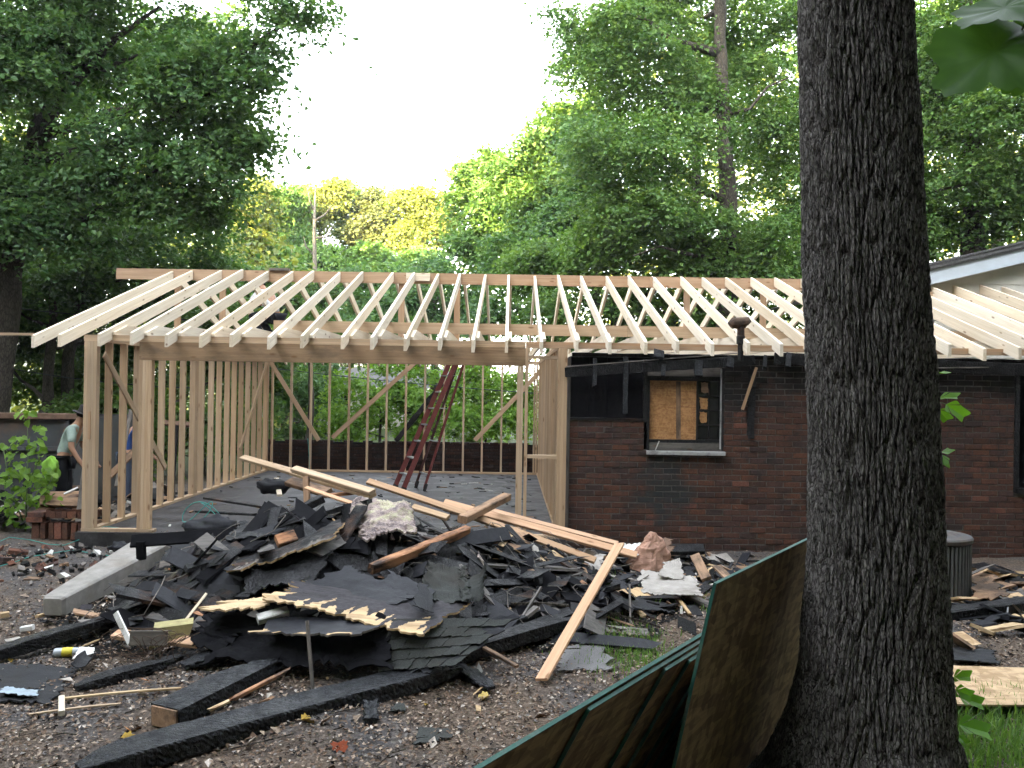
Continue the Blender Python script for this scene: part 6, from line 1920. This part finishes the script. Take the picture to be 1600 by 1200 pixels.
piece('iron_rod', 'thin iron rod standing against the dark hollow of the heap', 'rod', (480, 970), (489, 1080), 0.020, 0.020, 'greywood', D=(5.36, 5.2), n=(0, -1, 0))
piece('board', 'pinkish raw board lying flat at the left front of the heap', 'board', (180, 1012), (312, 1034), 0.09, 0.035, 'pink', (0.10, 0.13), n=(0, -0.4, 1))
piece('splinter_stick', 'thin pale stick leaning behind the yellowed foam block', 'stick', (277, 1002), (322, 968), 0.02, 0.012, 'spruce', (0.08, 0.2), n=(0, -1, 0.3))
piece('white_board', 'white painted board spike standing at the left of the heap', 'board', (182, 960), (203, 1004), 0.05, 0.014, 'white', D=(5.95, 5.75), n=(-0.6, -0.7, 0.2), ragged=(0.05, 0))
piece('white_board', 'white topped brown board lying beside the yellowed foam', 'board', (203, 997), (262, 997), 0.10, 0.02, 'greywood', D=(5.75, 5.8), n=(0, -1, 0.15))
piece('white_strip', 'bright white strip along the top of the brown board', 'strip', (203, 991), (259, 992), 0.03, 0.006, 'white', D=(5.77, 5.82), n=(0, 0, 1))
piece('lath', 'upper thin lath on the soil at the lower left', 'lath', (96, 1097), (283, 1083), 0.022, 0.012, 'splinter', (0.02, 0.03), segs=14, bend=0.006)
piece('lath', 'lower thin lath on the soil at the lower left', 'lath', (45, 1122), (188, 1105), 0.018, 0.010, 'stud', (0.02, 0.02), segs=14, bend=0.006)
piece('wood_block', 'small pale block across the two laths', 'block', (96, 1102), (96, 1124), 0.035, 0.03, 'spruce', (0.045, 0.035))
piece('wood_block', 'small yellowish block at the left edge above the black beam', 'block', (0, 969), (14, 967), 0.05, 0.045, 'splinter', (0.04, 0.04))
piece('wood_block', 'small white block by the left end of the grey column', 'block', (33, 991), (52, 988), 0.05, 0.04, 'white', (0.04, 0.04))
piece('wood_block', 'flat grey white chip below the small white block', 'block', (8, 1010), (32, 1005), 0.07, 0.03, 'plaster', (0.03, 0.03))
piece('wood_block', 'cream chip tucked under the end of the grey column', 'block', (57, 969), (68, 966), 0.03, 0.025, 'splinter', (0.03, 0.03))
piece('splinter_board', 'long orange splinter between the front beams', 'splinter', (365, 1118), (450, 1082), 0.03, 0.02, 'scorched', (0.10, 0.14), ragged=(0.03, 0.05), rough=0.15)
piece('splinter_board', 'pale splinter lying on the soil behind the nearest beam', 'splinter', (330, 1130), (354, 1121), 0.03, 0.012, 'splinter', (0.08, 0.09), ragged=(0.03, 0.03))
piece('white_block', 'creamy white block under the splintered sheathing edge', 'block', (402, 968), (450, 955), 0.07, 0.055, 'white', D=(5.85, 5.95), n=(0, -0.6, 1))

# --- grey tapered column
q0, q1 = S(82, 967, 0.10), S(238, 892, 0.20)
Mx, L = frame_from(q0, q1, (0, -0.15, 1))
v = []
for x, w, t in ((-L / 2, 0.15, 0.14), (-L / 2 + 0.03, 0.20, 0.17), (L / 2 - 0.08, 0.42, 0.25), (L / 2 - 0.02, 0.40, 0.24), (L / 2, 0.30, 0.16)):
    c = min(w, t) * 0.08
    v += [(x, -w/2 + c, -t/2), (x, w/2 - c, -t/2), (x, w/2, -t/2 + c), (x, w/2, t/2 - c), (x, w/2 - c, t/2), (x, -w/2 + c, t/2), (x, -w/2, t/2 - c), (x, -w/2, -t/2 + c)]
f = []
for i in range(4):
    for j in range(8): f.append((i * 8 + j, (i + 1) * 8 + j, (i + 1) * 8 + (j + 1) % 8, i * 8 + (j + 1) % 8))
f += [tuple(range(8)), tuple(reversed(range(32, 40)))]
col = link('porch_column', mesh('porch_column', v, f, M['greybeam']), None, Mx)
tag(col, 'grey tapered porch column lying against the left of the heap', 'column')

# --- sheets
flat('roof_sheathing', 'big tarred roof sheathing sheet with a long splintered pale front edge', 'sheathing', [(417, 933), (657, 990), (735, 942), (487, 902)], 'felt_purple', Ds=(5.9, 5.5, 6.1, 6.6),
     nx=150, ny=56, thick=0.014, noise=0.012, jag=(0.05, 0.03, 0.02, 0.08), splinter=('splinter', 0.24), edge_mat='splinter', under_mat='char_fine', seed=4)
flat('shingle_sheet', 'dark blue torn felt strip lying on the big sheathing', 'felt', [(478, 910), (600, 948), (650, 932), (545, 886)], 'felt', Ds=(6.4, 5.95, 6.1, 6.6), nx=36, ny=12, noise=0.012, thick=0.006, jag=(0.06, 0.04, 0.03, 0.05))
flat('shingle_sheet', 'second felt flap over the upper right of the sheathing', 'felt', [(575, 925), (660, 955), (680, 925), (610, 890)], 'felt', Ds=(6.2, 5.9, 6.15, 6.5), nx=24, ny=12, noise=0.016, thick=0.006, jag=(0.05, 0.03, 0.02, 0.05))
flat('shingle_sheet', 'small triangular shingle flap hanging over the sheathing edge', 'shingle', [(648, 945), (680, 957), (668, 915), (655, 912)], 'shingle', Ds=(5.8, 5.75, 6.1, 6.15), nx=14, ny=14, noise=0.01, thick=0.006, jag=(0.01, 0.02, 0.01, 0.02))
flat('shingle_sheet', 'folded grey green shingle sheet at the right of the heap', 'shingle', [(655, 932), (735, 946), (728, 888), (668, 886)], 'shingle_green', Ds=(6.1, 6.05, 6.6, 6.65), nx=30, ny=20, noise=0.035, thick=0.006, jag=(0.04, 0.03, 0.04, 0.03), curl=0.05)
flat('shingle_sheet', 'curled shingle flap standing at the right end of the heap', 'shingle', [(722, 942), (758, 938), (764, 892), (722, 905)], 'shingle_green', Ds=(6.1, 6.05, 6.3, 6.5), nx=20, ny=16, noise=0.02, thick=0.006, jag=(0.03, 0.02, 0.02, 0.02), curl=0.06)
# the front shingle roof sheet, its tabs in courses
root = thing('shingle_roof_piece', 'piece of shingled roof lying face up at the front right of the heap', 'roof piece', S(700, 1010))
ca = [W(590, 1052, 5.42), W(712, 1040, 5.45), W(806, 965, 5.9), W(612, 968, 5.7)]
def bil(u, v_): return tuple(ca[0] * ((1 - u) * (1 - v_)) + ca[1] * (u * (1 - v_)) + ca[2] * (u * v_) + ca[3] * ((1 - u) * v_))
nrm = (ca[1] - ca[0]).cross(ca[3] - ca[0]).normalized()
nrow, ncol = 5, 5
rs = np.random.default_rng(2)
base_o = sheet('deck_board', [bil(0, 0), bil(1, 0), bil(1, 1), bil(0, 1)], M['felt'], 20, 14, 0.014, 0.01, 2.0, (0.05, 0.04, 0.03, 0.06), seed=3, parent=root)
for i in range(nrow):
    off = 0.5 * (i % 2) / ncol
    for j in range(-1, ncol):
        u0, u1 = max(0, j / ncol + off), min(1, (j + 1) / ncol + off - 0.006)
        if u1 - u0 < 0.04 or rs.random() < 0.06: continue
        v0, v1 = i / nrow, min(1.0, (i + 1.15) / nrow)
        lift_ = [nrm * (0.016 + abs(rs.normal(0, 0.004))) for _ in range(2)] + [nrm * 0.008] * 2
        cs = [tuple(Vector(bil(*q)) + l_) for q, l_ in zip(((u0, v0), (u1, v0), (u1, v1), (u0, v1)), lift_)]
        sheet('shingle', cs, M['shingle_green'], 8, 5, 0.005, 0.006, 4.0, (0.012, 0.006, 0.0, 0.006), seed=i * 10 + j + 2, parent=root)
flat('board_sheet', 'black roof sheet with a torn pale rim arching over the dark hollow', 'roof sheet', [(356, 893), (520, 838), (545, 808), (392, 852)], 'char_fine', Ds=(6.55, 6.75, 7.5, 7.5), nx=50, ny=18, noise=0.02, thick=0.016, jag=(0.07, 0.03, 0.03, 0.05), edge_mat='splinter', splinter=('greywood', 0.10), seed=9)
flat('board_sheet', 'glossy charred sheet lying on the upper left of the heap', 'roof sheet', [(354, 840), (452, 838), (465, 818), (378, 815)], 'char_blue', Ds=(7.2, 7.2, 7.7, 7.8), nx=26, ny=12, noise=0.03, thick=0.012, jag=(0.05, 0.04, 0.04, 0.05))
flat('board_sheet', 'blue black felt sheet between post stub and insulation', 'felt', [(445, 822), (500, 822), (512, 800), (462, 798)], 'felt', Ds=(7.5, 7.5, 7.9, 7.9), nx=18, ny=12, noise=0.03, thick=0.008, jag=(0.03, 0.03, 0.03, 0.03))
flat('board_sheet', 'black bent sheet standing on the heap top at the left', 'felt', [(388, 818), (440, 808), (450, 792), (412, 784)], 'soot', Ds=(7.6, 7.6, 7.95, 8.0), nx=18, ny=12, noise=0.04, thick=0.01, jag=(0.03, 0.03, 0.03, 0.03))
flat('board_sheet', 'strip of torn felt curling beside the insulation', 'felt', [(534, 820), (546, 820), (549, 786), (536, 788)], 'shingle', Ds=(7.35, 7.35, 7.4, 7.4), nx=8, ny=14, noise=0.01, thick=0.006, jag=(0.01,) * 4, curl=0.02)
flat('plywood_scrap', 'lower splintered plywood piece left below the big sheathing', 'plywood scrap', [(326, 951), (412, 950), (420, 935), (352, 937)], 'splinter', Ds=(5.85, 5.85, 6.15, 6.15), nx=40, ny=8, noise=0.012, thick=0.012, jag=(0.07, 0.05, 0.03, 0.12))
flat('plywood_scrap', 'grey plywood piece sliding out under the white block', 'plywood scrap', [(398, 984), (560, 990), (600, 975), (430, 960)], 'felt', Ds=(5.6, 5.4, 5.6, 5.95), nx=40, ny=10, noise=0.012, thick=0.014, jag=(0.05, 0.03, 0.02, 0.06), edge_mat='greywood', splinter=('splinter', 0.10))
flat('shingle_sheet', 'scalloped grey shingles lying behind the grey column', 'shingle', [(246, 882), (345, 862), (392, 838), (268, 848)], 'shingle', Ds=(7.6, 7.55, 8.1, 8.2), nx=30, ny=14, noise=0.02, thick=0.006, jag=(0.02, 0.05, 0.10, 0.05))
flat('insulation_sheet', 'lumpy burnt insulation sheet with fibrous top on the heap', 'insulation', [(566, 828), (652, 826), (640, 778), (545, 782)], 'insulation' if 'insulation' in M else 'plaster', Ds=(7.05, 7.05, 7.65, 7.6), nx=50, ny=36, noise=0.05, freq=5, thick=0.02, jag=(0.05, 0.03, 0.05, 0.05), curl=-0.05)
flat('plaster_sheet', 'large dirty white board sheet lying before the brick wall', 'wallboard', [(1004, 922), (1098, 934), (1085, 898), (1002, 890)], 'plaster', Ds=(7.6, 7.4, 8.1, 8.3), nx=36, ny=22, noise=0.022, freq=2.0, thick=0.008, jag=(0.035, 0.03, 0.03, 0.03))
flat('plaster_sheet', 'smaller white board piece bent up behind the large one', 'wallboard', [(1028, 900), (1068, 905), (1062, 872), (1038, 880)], 'plaster', Ds=(8.0, 8.0, 8.35, 8.4), nx=20, ny=16, noise=0.02, freq=2.0, thick=0.008, jag=(0.02,) * 4)
flat('plaster_sheet', 'torn pale scrap left of the tan paper lump', 'wallboard', [(918, 890), (945, 888), (940, 866), (915, 874)], 'plaster', Ds=(8.0, 8.0, 8.3, 8.3), nx=14, ny=12, noise=0.03, thick=0.006, jag=(0.05,) * 4)
flat('plaster_sheet', 'pale blue white scrap behind the propped board tip', 'wallboard', [(960, 862), (1002, 868), (1000, 850), (972, 848)], 'white', Ds=(8.6, 8.6, 8.9, 8.9), nx=14, ny=10, noise=0.02, thick=0.006, jag=(0.04,) * 4)
flat('plywood_scrap', 'orange splintered plywood bit in the middle of the right rubble', 'plywood scrap', [(838, 938), (872, 936), (866, 906), (828, 908)], 'scorched', Ds=(7.1, 7.1, 7.5, 7.5), nx=20, ny=14, noise=0.01, thick=0.012, jag=(0.04, 0.04, 0.04, 0.06))
flat('felt_scrap', 'shiny dark felt piece left of the orange plywood bit', 'felt', [(795, 948), (842, 950), (838, 922), (800, 922)], 'felt', Ds=(6.9, 6.9, 7.3, 7.3), nx=18, ny=14, noise=0.03, thick=0.006, jag=(0.04,) * 4)
flat('felt_scrap', 'black tent of felt propped behind the long pale board', 'felt', [(862, 950), (945, 942), (950, 905), (905, 912)], 'felt', Ds=(6.8, 6.9, 7.4, 7.5), nx=24, ny=18, noise=0.05, thick=0.008, jag=(0.05,) * 4, curl=0.05)
flat('felt_scrap', 'grey shingle scrap right of the long pale board', 'shingle', [(945, 925), (985, 926), (975, 908), (950, 910)], 'shingle', Ds=(7.4, 7.4, 7.7, 7.7), nx=12, ny=10, noise=0.02, thick=0.006, jag=(0.03,) * 4)
flat('plywood_scrap', 'pale stripped plywood before the large white sheet', 'plywood scrap', [(965, 938), (1020, 940), (1015, 926), (962, 928)], 'splinter', lift=0.05, nx=24, ny=8, noise=0.008, thick=0.01, jag=(0.05, 0.04, 0.03, 0.06))
flat('felt_scrap', 'dark flat sheet in front of the large white sheet', 'felt', [(960, 960), (1052, 962), (1046, 942), (966, 938)], 'shingle', lift=0.035, nx=24, ny=10, noise=0.015, thick=0.008, jag=(0.05,) * 4)
flat('shingle_sheet', 'flat grey shingle slab lying on the soil beside the grass patch', 'shingle', [(868, 1052), (952, 1050), (945, 1012), (888, 1012)], 'shingle_pale' if 'shingle_pale' in M else 'shingle_green', lift=0.02, nx=20, ny=14, noise=0.006, thick=0.01, jag=(0.05,) * 4)
flat('shingle_sheet', 'dark shingle scrap just above the flat grey slab', 'shingle', [(908, 1015), (950, 1014), (940, 996), (915, 998)], 'shingle', lift=0.03, nx=14, ny=10, noise=0.015, thick=0.008, jag=(0.03,) * 4)
flat('shingle_sheet', 'flat shingle sheet lying at the left edge under a blue plastic scrap', 'shingle', [(-10, 1106), (78, 1104), (132, 1046), (-6, 1044)], 'shingle', lift=0.03, nx=26, ny=16, noise=0.012, thick=0.010, jag=(0.05,) * 4)
flat('plastic_scrap', 'pale blue plastic scrap on the shingle sheet at the left edge', 'plastic scrap', [(0, 1100), (58, 1102), (62, 1090), (8, 1088)], 'plastic' if 'plastic' in M else 'white', lift=0.055, nx=16, ny=8, noise=0.012, thick=0.003, jag=(0.03,) * 4)
for k, (x0, y0, x1, y1, lab) in enumerate(((610, 1104, 634, 1116, 'small grey slate chip on the soil below the heap'), (650, 1142, 708, 1158, 'flat grey slate chip nearest the stacked boards'), (648, 1155, 686, 1166, 'second slate chip touching the flat one'))):
    flat('slate_chip', lab, 'slate', [(x0, y1), (x1, y1 - 2), (x1 - 4, y0), (x0 + 6, y0)], 'shingle_green', lift=0.02, nx=8, ny=6, noise=0.006, thick=0.008, jag=(0.02,) * 4)
piece('charcoal_lump', 'black charcoal lump on the soil below the nearest beam', 'charcoal', (578, 1108), (580, 1136), 0.09, 0.06, 'char_blue', (0.03, 0.03), rough=0.3, ring=20, segs=16, crack=0.03)
# tan paper lump against the wall
root = thing('paper_lump', 'tan crumpled insulation paper standing up before the brick wall', 'insulation', S(1015, 880))
c0 = W(1013, 866, 8.6)
n, m = 22, 26
V, Fc = [], []
rs = np.random.default_rng(8)
for i in range(n + 1):
    t_ = i / n
    for j in range(m):
        a = 2 * math.pi * j / m
        rad_ = (0.20 * (1 - t_) ** 0.75 + 0.035) * (1 + 0.16 * math.sin(3 * a + 2 * t_) + 0.10 * math.sin(7 * a + 4 * t_))
        V.append((rad_ * math.cos(a) * 0.95 + 0.05 * t_, rad_ * math.sin(a) * 0.7, -0.14 + 0.36 * t_))
V = np.array(V); V += 0.022 * np.stack([fbm(V[:, 0] * 14, V[:, 1] * 14, V[:, 2] * 14, seed=s, oct=3) for s in (1, 2, 3)], 1)
for i in range(n):
    for j in range(m):
        a, b = i * m + j, i * m + (j + 1) % m
        Fc.append((a, b, b + m, a + m))
Fc.append(tuple(range(n * m, n * m + m)))
link('paper', mesh('paper', V, Fc, M['paper'], smooth=False), root, Matrix.Translation(c0))
flat('felt_scrap', 'rusty brown torn paper behind the tan lump', 'paper', [(1020, 862), (1052, 862), (1045, 838), (1022, 842)], 'rim_rust', Ds=(8.8, 8.8, 9.0, 9.0), nx=16, ny=14, noise=0.05, thick=0.006, jag=(0.05,) * 4)
piece('charred_board', 'black board lying along the foot of the brick wall', 'board', (925, 862), (1100, 858), 0.14, 0.05, 'char', D=(9.6, 9.5), n=(0, -0.5, 1), rough=0.1)
piece('board', 'brown board end leaning in the rubble beside the stacked boards', 'board', (1086, 868), (1104, 905), 0.10, 0.035, 'old', D=(8.7, 8.2), n=(-0.3, -0.8, 0.5))
piece('board', 'tan strip lying slantwise in the rubble at the right', 'strip', (1120, 885), (1140, 905), 0.09, 0.02, 'old', D=(8.4, 8.0))
piece('board', 'light lath slanting through weeds before the stacked boards', 'lath', (1050, 935), (1078, 965), 0.03, 0.015, 'splinter', (0.08, 0.03))
# yellowed foam block
v, f = box_vf((0, 0, 0), (0.26, 0.16, 0.13))
v = [(x + 0.35 * z, y, z * (1.1 if x < 0 else 0.85)) for x, y, z in v]
fm = W(268, 988, 5.95)
o = link('foam_block', mesh('foam_block', v, f, M['yellowfoam']), None, Matrix.Translation(fm) @ Matrix.Rotation(0.35, 4, 'Z') @ Matrix.Rotation(-0.12, 4, 'Y'))
tag(o, 'yellowed foam block lodged at the left of the heap', 'foam block')
# tangle of wire
rs = np.random.default_rng(3)
wb = S(235, 1040, 0.06)
parts = []
for k in range(5):
    pts = [wb + Vector((0.16 * math.cos(a * 1.3 + k) + 0.1 * math.sin(2.3 * a + k * 2) + (k - 2) * 0.07, 0.10 * math.sin(a + k), 0.08 + 0.09 * math.sin(1.7 * a + k))) for a in np.linspace(0, 9, 46)]
    parts.append(tube_arrays(pts, 0.0025, 5))
v, f = join_vf(parts)
o = link('wire_tangle', mesh('wire_tangle', v, f, M['rust'], smooth=True)); tag(o, 'tangle of thin rusty wire below the pinkish board', 'wire')
wr = tube('bent_wire', [S(205, 985, 0.10), W(225, 960, 5.9), W(240, 935, 6.1), W(252, 915, 6.4), W(258, 900, 6.7)], 0.004, M['greywood'], 6)
tag(wr, 'bent grey wire arching up left of the foam block', 'wire')
# plastic bottle
M['plastic_clear'] = mat_plain('clear_plastic', (0.45, 0.48, 0.52), 0.2, 0.6)
M['label_yellow'] = mat_plain('yellow_label', (0.62, 0.52, 0.05), 0.5, var=0.1)
bt_ = S(108, 1026, 0.035)
bo = thing('plastic_bottle', 'clear plastic bottle with a yellow label lying by the black beam', 'bottle', bt_)
Mb = Matrix.Translation(bt_) @ Matrix.Rotation(R(12), 4, 'Z') @ Matrix.Rotation(R(90), 4, 'Y')
v, f = lathe_vf([(0.026, -0.10), (0.031, -0.09), (0.031, 0.035), (0.028, 0.055), (0.014, 0.085), (0.013, 0.095)], 18)
link('body', mesh('body', v, f, M['plastic_clear'], smooth=True), bo, Mb)
v, f = lathe_vf([(0.0318, -0.045), (0.0322, -0.04), (0.0322, 0.022), (0.0318, 0.027)], 18)
link('label', mesh('label', v, f, M['label_yellow'], smooth=True), bo, Mb)
v, f = lathe_vf([(0.0155, 0.094), (0.0155, 0.112), (0.012, 0.114)], 14)
link('cap', mesh('cap', v, f, M['white']), bo, Mb)
flat('white_scrap', 'white triangular scrap right of the plastic bottle', 'scrap', [(112, 1042), (148, 1032), (146, 1026), (126, 1024)], 'white', lift=0.06, nx=8, ny=6, noise=0.008, thick=0.004, jag=(0.01,) * 4)
flat('felt_scrap', 'dark rolled shingle bit right of the flat left shingle sheet', 'shingle', [(112, 1056), (140, 1052), (152, 1040), (132, 1036)], 'shingle', lift=0.05, nx=10, ny=8, noise=0.02, thick=0.006, jag=(0.01,) * 4, curl=0.04)
# teal cords
def cord(label, pts, mat='teal', r_=0.005):
    o = tube('cord', pts, r_, M[mat], 6); tag(o, label, 'cord', 'thin cords on the ground')
r = np.random.default_rng(6)
def gcord(px, j=2.0): return [S(x + r.normal(0, j), y + r.normal(0, j * 0.4), 0.02) for x, y in px]
cord('long teal cord trailing along the ground from the left edge to the corner post', gcord([(-5, 848), (20, 842), (45, 845), (75, 852), (100, 854), (125, 846), (150, 830), (165, 824), (200, 828), (235, 827)]))
cord('teal cord trailing over the ash below the brick stack', gcord([(-5, 890), (25, 880), (50, 874), (80, 868), (110, 862), (150, 868), (200, 876)]))
cord('teal cord loops tangled on the slab edge behind the heap', [W(300 + 28 * math.sin(a * 1.1) + 3 * a, 800 + 16 * math.cos(a * 1.7), 9.2 + 0.02 * a) for a in np.linspace(0, 9, 40)])
# teal string hanging behind the slab
tube_s = tube('hanging_string', [W(481, 685, 17.5), W(483, 715, 17.5), W(484, 738, 17.5)], 0.006, M['teal'], 5); tag(tube_s, 'teal string hanging between the back left studs', 'string')
# black plastic lumps on the slab edge
for k, (px, py, D, s, lab) in enumerate(((330, 822, 8.6, 0.16, 'black plastic lump on the slab edge behind the heap'), (425, 758, 12.0, 0.15, 'black cloth lump farther back on the slab'), (188, 856, 9.2, 0.08, 'small black plastic lump beside the grey column'))):
    c = W(px, py, D)
    n, m = 14, 18
    V = []
    for i in range(n + 1):
        for j in range(m):
            a, b = math.pi * i / n, 2 * math.pi * j / m
            V.append((1.5 * math.sin(a) * math.cos(b), math.sin(a) * math.sin(b), 0.7 * math.cos(a)))
    V = np.array(V) * s; V = V * (1 + 0.35 * fbm(V[:, 0] * 4 / s * 0.4, V[:, 1] * 4 / s * 0.4, V[:, 2] * 4 / s * 0.4, seed=k, oct=3))[:, None]
    Fc = []
    for i in range(n):
        for j in range(m):
            a, b = i * m + j, i * m + (j + 1) % m
            Fc.append((a, a + m, b + m, b))
    o = link('plastic_lump', mesh('plastic_lump', V, Fc, M['felt'], smooth=True), None, Matrix.Translation(c)); tag(o, lab, 'plastic lump')
# junk pile boards at the left, behind the bricks
for k, (a, b, w, t, D, m_, lab) in enumerate((((62, 783), (130, 786), 0.16, 0.05, (10.9, 11.2), 'old', 'brown board lying behind the brick stack'), ((60, 800), (132, 770), 0.10, 0.05, (10.8, 11.6), 'rim_rust', 'rusty length of board rising behind the brick stack'),
     ((70, 776), (128, 775), 0.14, 0.06, (11.3, 11.5), 'old', 'dark old board on top behind the brick stack'), ((125, 815), (140, 700), 0.12, 0.04, (11.0, 11.4), 'greywood', 'grey plank leaning beside the corner post'),
     ((182, 760), (205, 640), 0.06, 0.03, (13.0, 14.0), 'greywood', 'grey pole leaning behind the left studs'), ((170, 745), (225, 690), 0.12, 0.03, (12.6, 13.2), 'old', 'reddish plank slanting behind the left studs'),
     ((250, 660), (306, 664), 0.10, 0.05, (15.4, 15.4), 'rim_rust', 'rusty rail seen between the left studs'), ((268, 780), (276, 665), 0.07, 0.05, (15.2, 15.3), 'char', 'black upright post holding the rusty rail'),
     ((100, 772), (122, 762), 0.03, 0.02, (10.9, 11.0), 'white', 'white splinter on the boards behind the brick stack'))):
    piece('board', lab, 'board', a, b, w, t, m_, D=D, n=(0, -0.7, 0.7), rough=0.05)
# pieces beyond the trunk at the right
piece('charred_timber', 'charred beam lying before the air conditioner', 'timber', (1470, 962), (1640, 940), 0.15, 0.11, 'char', D=(7.3, 7.6), rough=0.1, segs=24)
piece('board', 'reddish new board lying on rubble beyond the near trunk', 'board', (1508, 992), (1640, 990), 0.12, 0.04, 'fir', D=(6.9, 7.1))
flat('plywood_scrap', 'bare plywood torn in strips beyond the near trunk', 'plywood scrap', [(1500, 1008), (1640, 1025), (1640, 985), (1510, 985)], 'splinter', Ds=(6.6, 6.6, 7.2, 7.2), nx=30, ny=16, noise=0.02, thick=0.014, jag=(0.12, 0.02, 0.05, 0.12))
flat('plywood_scrap', 'brown plywood leaning by the foot of the air conditioner', 'plywood scrap', [(1518, 935), (1580, 932), (1548, 905), (1520, 898)], 'old', Ds=(7.7, 7.7, 8.0, 8.1), nx=20, ny=14, noise=0.02, thick=0.012, jag=(0.05,) * 4)
flat('shingle_sheet', 'grey shingle sheet at the edge of the pale plywood sheet', 'shingle', [(1480, 1030), (1560, 1042), (1550, 1015), (1482, 1008)], 'shingle', Ds=(6.0, 5.95, 6.3, 6.4), nx=18, ny=12, noise=0.02, thick=0.008, jag=(0.04,) * 4)
piece('iron_rod', 'thin bent rod standing in the rubble beyond the trunk', 'rod', (1575, 948), (1572, 985), 0.012, 0.012, 'metal', D=(7.4, 7.1), n=(0, -1, 0))
piece('charred_board', 'charred strip across the rubble edge beyond the trunk', 'board', (1530, 1015), (1640, 1040), 0.07, 0.03, 'char', D=(6.4, 6.2), rough=0.1)
# dry curled leaves with colour near the camera
for k, (px, py, mt, lab) in enumerate(((188, 1158, 'lit_yellow', 'yellow dead leaf on the soil below the nearest beam'), (204, 1148, 'lit_orange', 'orange dead leaf beside the yellow one'), (765, 1092, 'lit_yellow2', 'yellow leaf right of the short charred block'), (528, 1166, 'lit_red', 'small red brown leaf on the soil below the heap'), (470, 1130, 'lit_yellow', 'yellowed leaf fallen before the nearest beam'))):
    if mt not in M: M[mt] = mat_plain(mt, dict(lit_orange=(0.42, 0.17, 0.03), lit_yellow2=(0.6, 0.45, 0.15), lit_red=(0.22, 0.05, 0.02))[mt], 0.8, 0.2)
    v, f = lobed_leaf(0.10, 5, 0.3, k)
    p = S(px, py, 0.02)
    o = link('dead_leaf', mesh('dead_leaf', v, f, M[mt]), None, Matrix.Translation(p) @ Matrix.Rotation(k * 1.7, 4, 'Z') @ Matrix.Rotation(0.3, 4, 'Y')); tag(o, lab, 'leaf')

# black sheets and boards filling the heap; the first paints the hollow's shade
flat('board_sheet', 'black sheet standing in for the shade of the hollow under the splintered sheathing', 'roof sheet', [(322, 1034), (612, 1048), (602, 968), (340, 958)], 'soot', Ds=(5.62, 5.36, 5.75, 6.05), nx=40, ny=20, noise=0.05, thick=0.012, jag=(0.06, 0.04, 0.04, 0.08))
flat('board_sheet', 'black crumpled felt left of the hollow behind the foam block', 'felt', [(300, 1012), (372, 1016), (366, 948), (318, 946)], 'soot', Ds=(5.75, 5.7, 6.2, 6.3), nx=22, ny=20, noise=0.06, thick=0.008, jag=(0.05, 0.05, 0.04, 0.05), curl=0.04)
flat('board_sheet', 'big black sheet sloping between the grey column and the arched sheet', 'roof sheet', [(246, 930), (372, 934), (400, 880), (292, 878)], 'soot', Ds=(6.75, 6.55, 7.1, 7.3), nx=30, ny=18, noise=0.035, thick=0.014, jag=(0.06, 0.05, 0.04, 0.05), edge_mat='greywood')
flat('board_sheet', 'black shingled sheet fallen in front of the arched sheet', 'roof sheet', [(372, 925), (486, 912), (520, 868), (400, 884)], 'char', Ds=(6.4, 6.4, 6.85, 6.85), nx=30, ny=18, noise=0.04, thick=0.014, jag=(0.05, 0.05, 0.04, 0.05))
piece('charred_board', 'long black board slanting down left from the arched sheet', 'board', (215, 962), (420, 858), 0.12, 0.03, 'char', D=(6.55, 7.2), n=(0, -0.5, 1), rough=0.08, segs=24)
piece('charred_board', 'orange edged split board under the scalloped shingles', 'board', (275, 898), (345, 872), 0.06, 0.02, 'scorched', D=(7.0, 7.2), n=(0, -0.6, 1), rough=0.12, ragged=(0.04, 0.02))

piece('stick', 'tan wooden stick leaning high against the brick wall right of the window', 'stick', (1182, 574), (1160, 640), 0.035, 0.02, 'fir', D=(10.17, 10.24), n=(0, -1, 0))

# ------------------------------------------------------------------ haze volume added to lift the dark trees
v, f = box_vf((0, 150, 16.3), (520, 640, 36.6))
hz_me = mesh('haze', v, f)
hm = bpy.data.materials.new('haze_lift'); hm.use_nodes = True
hm.node_tree.nodes.clear()
ho_ = hm.node_tree.nodes.new('ShaderNodeOutputMaterial'); pv = hm.node_tree.nodes.new('ShaderNodeVolumePrincipled')
pv.inputs['Color'].default_value = (0.9, 0.94, 1.0, 1); pv.inputs['Density'].default_value = 0.0005; pv.inputs['Anisotropy'].default_value = 0.35
hm.node_tree.links.new(pv.outputs[0], ho_.inputs['Volume'])
hz_me.materials.clear(); hz_me.materials.append(hm)
haze = link('haze', hz_me); tag(haze, 'faint haze added over the yard and woods to lift the dark trees', kind='stuff')
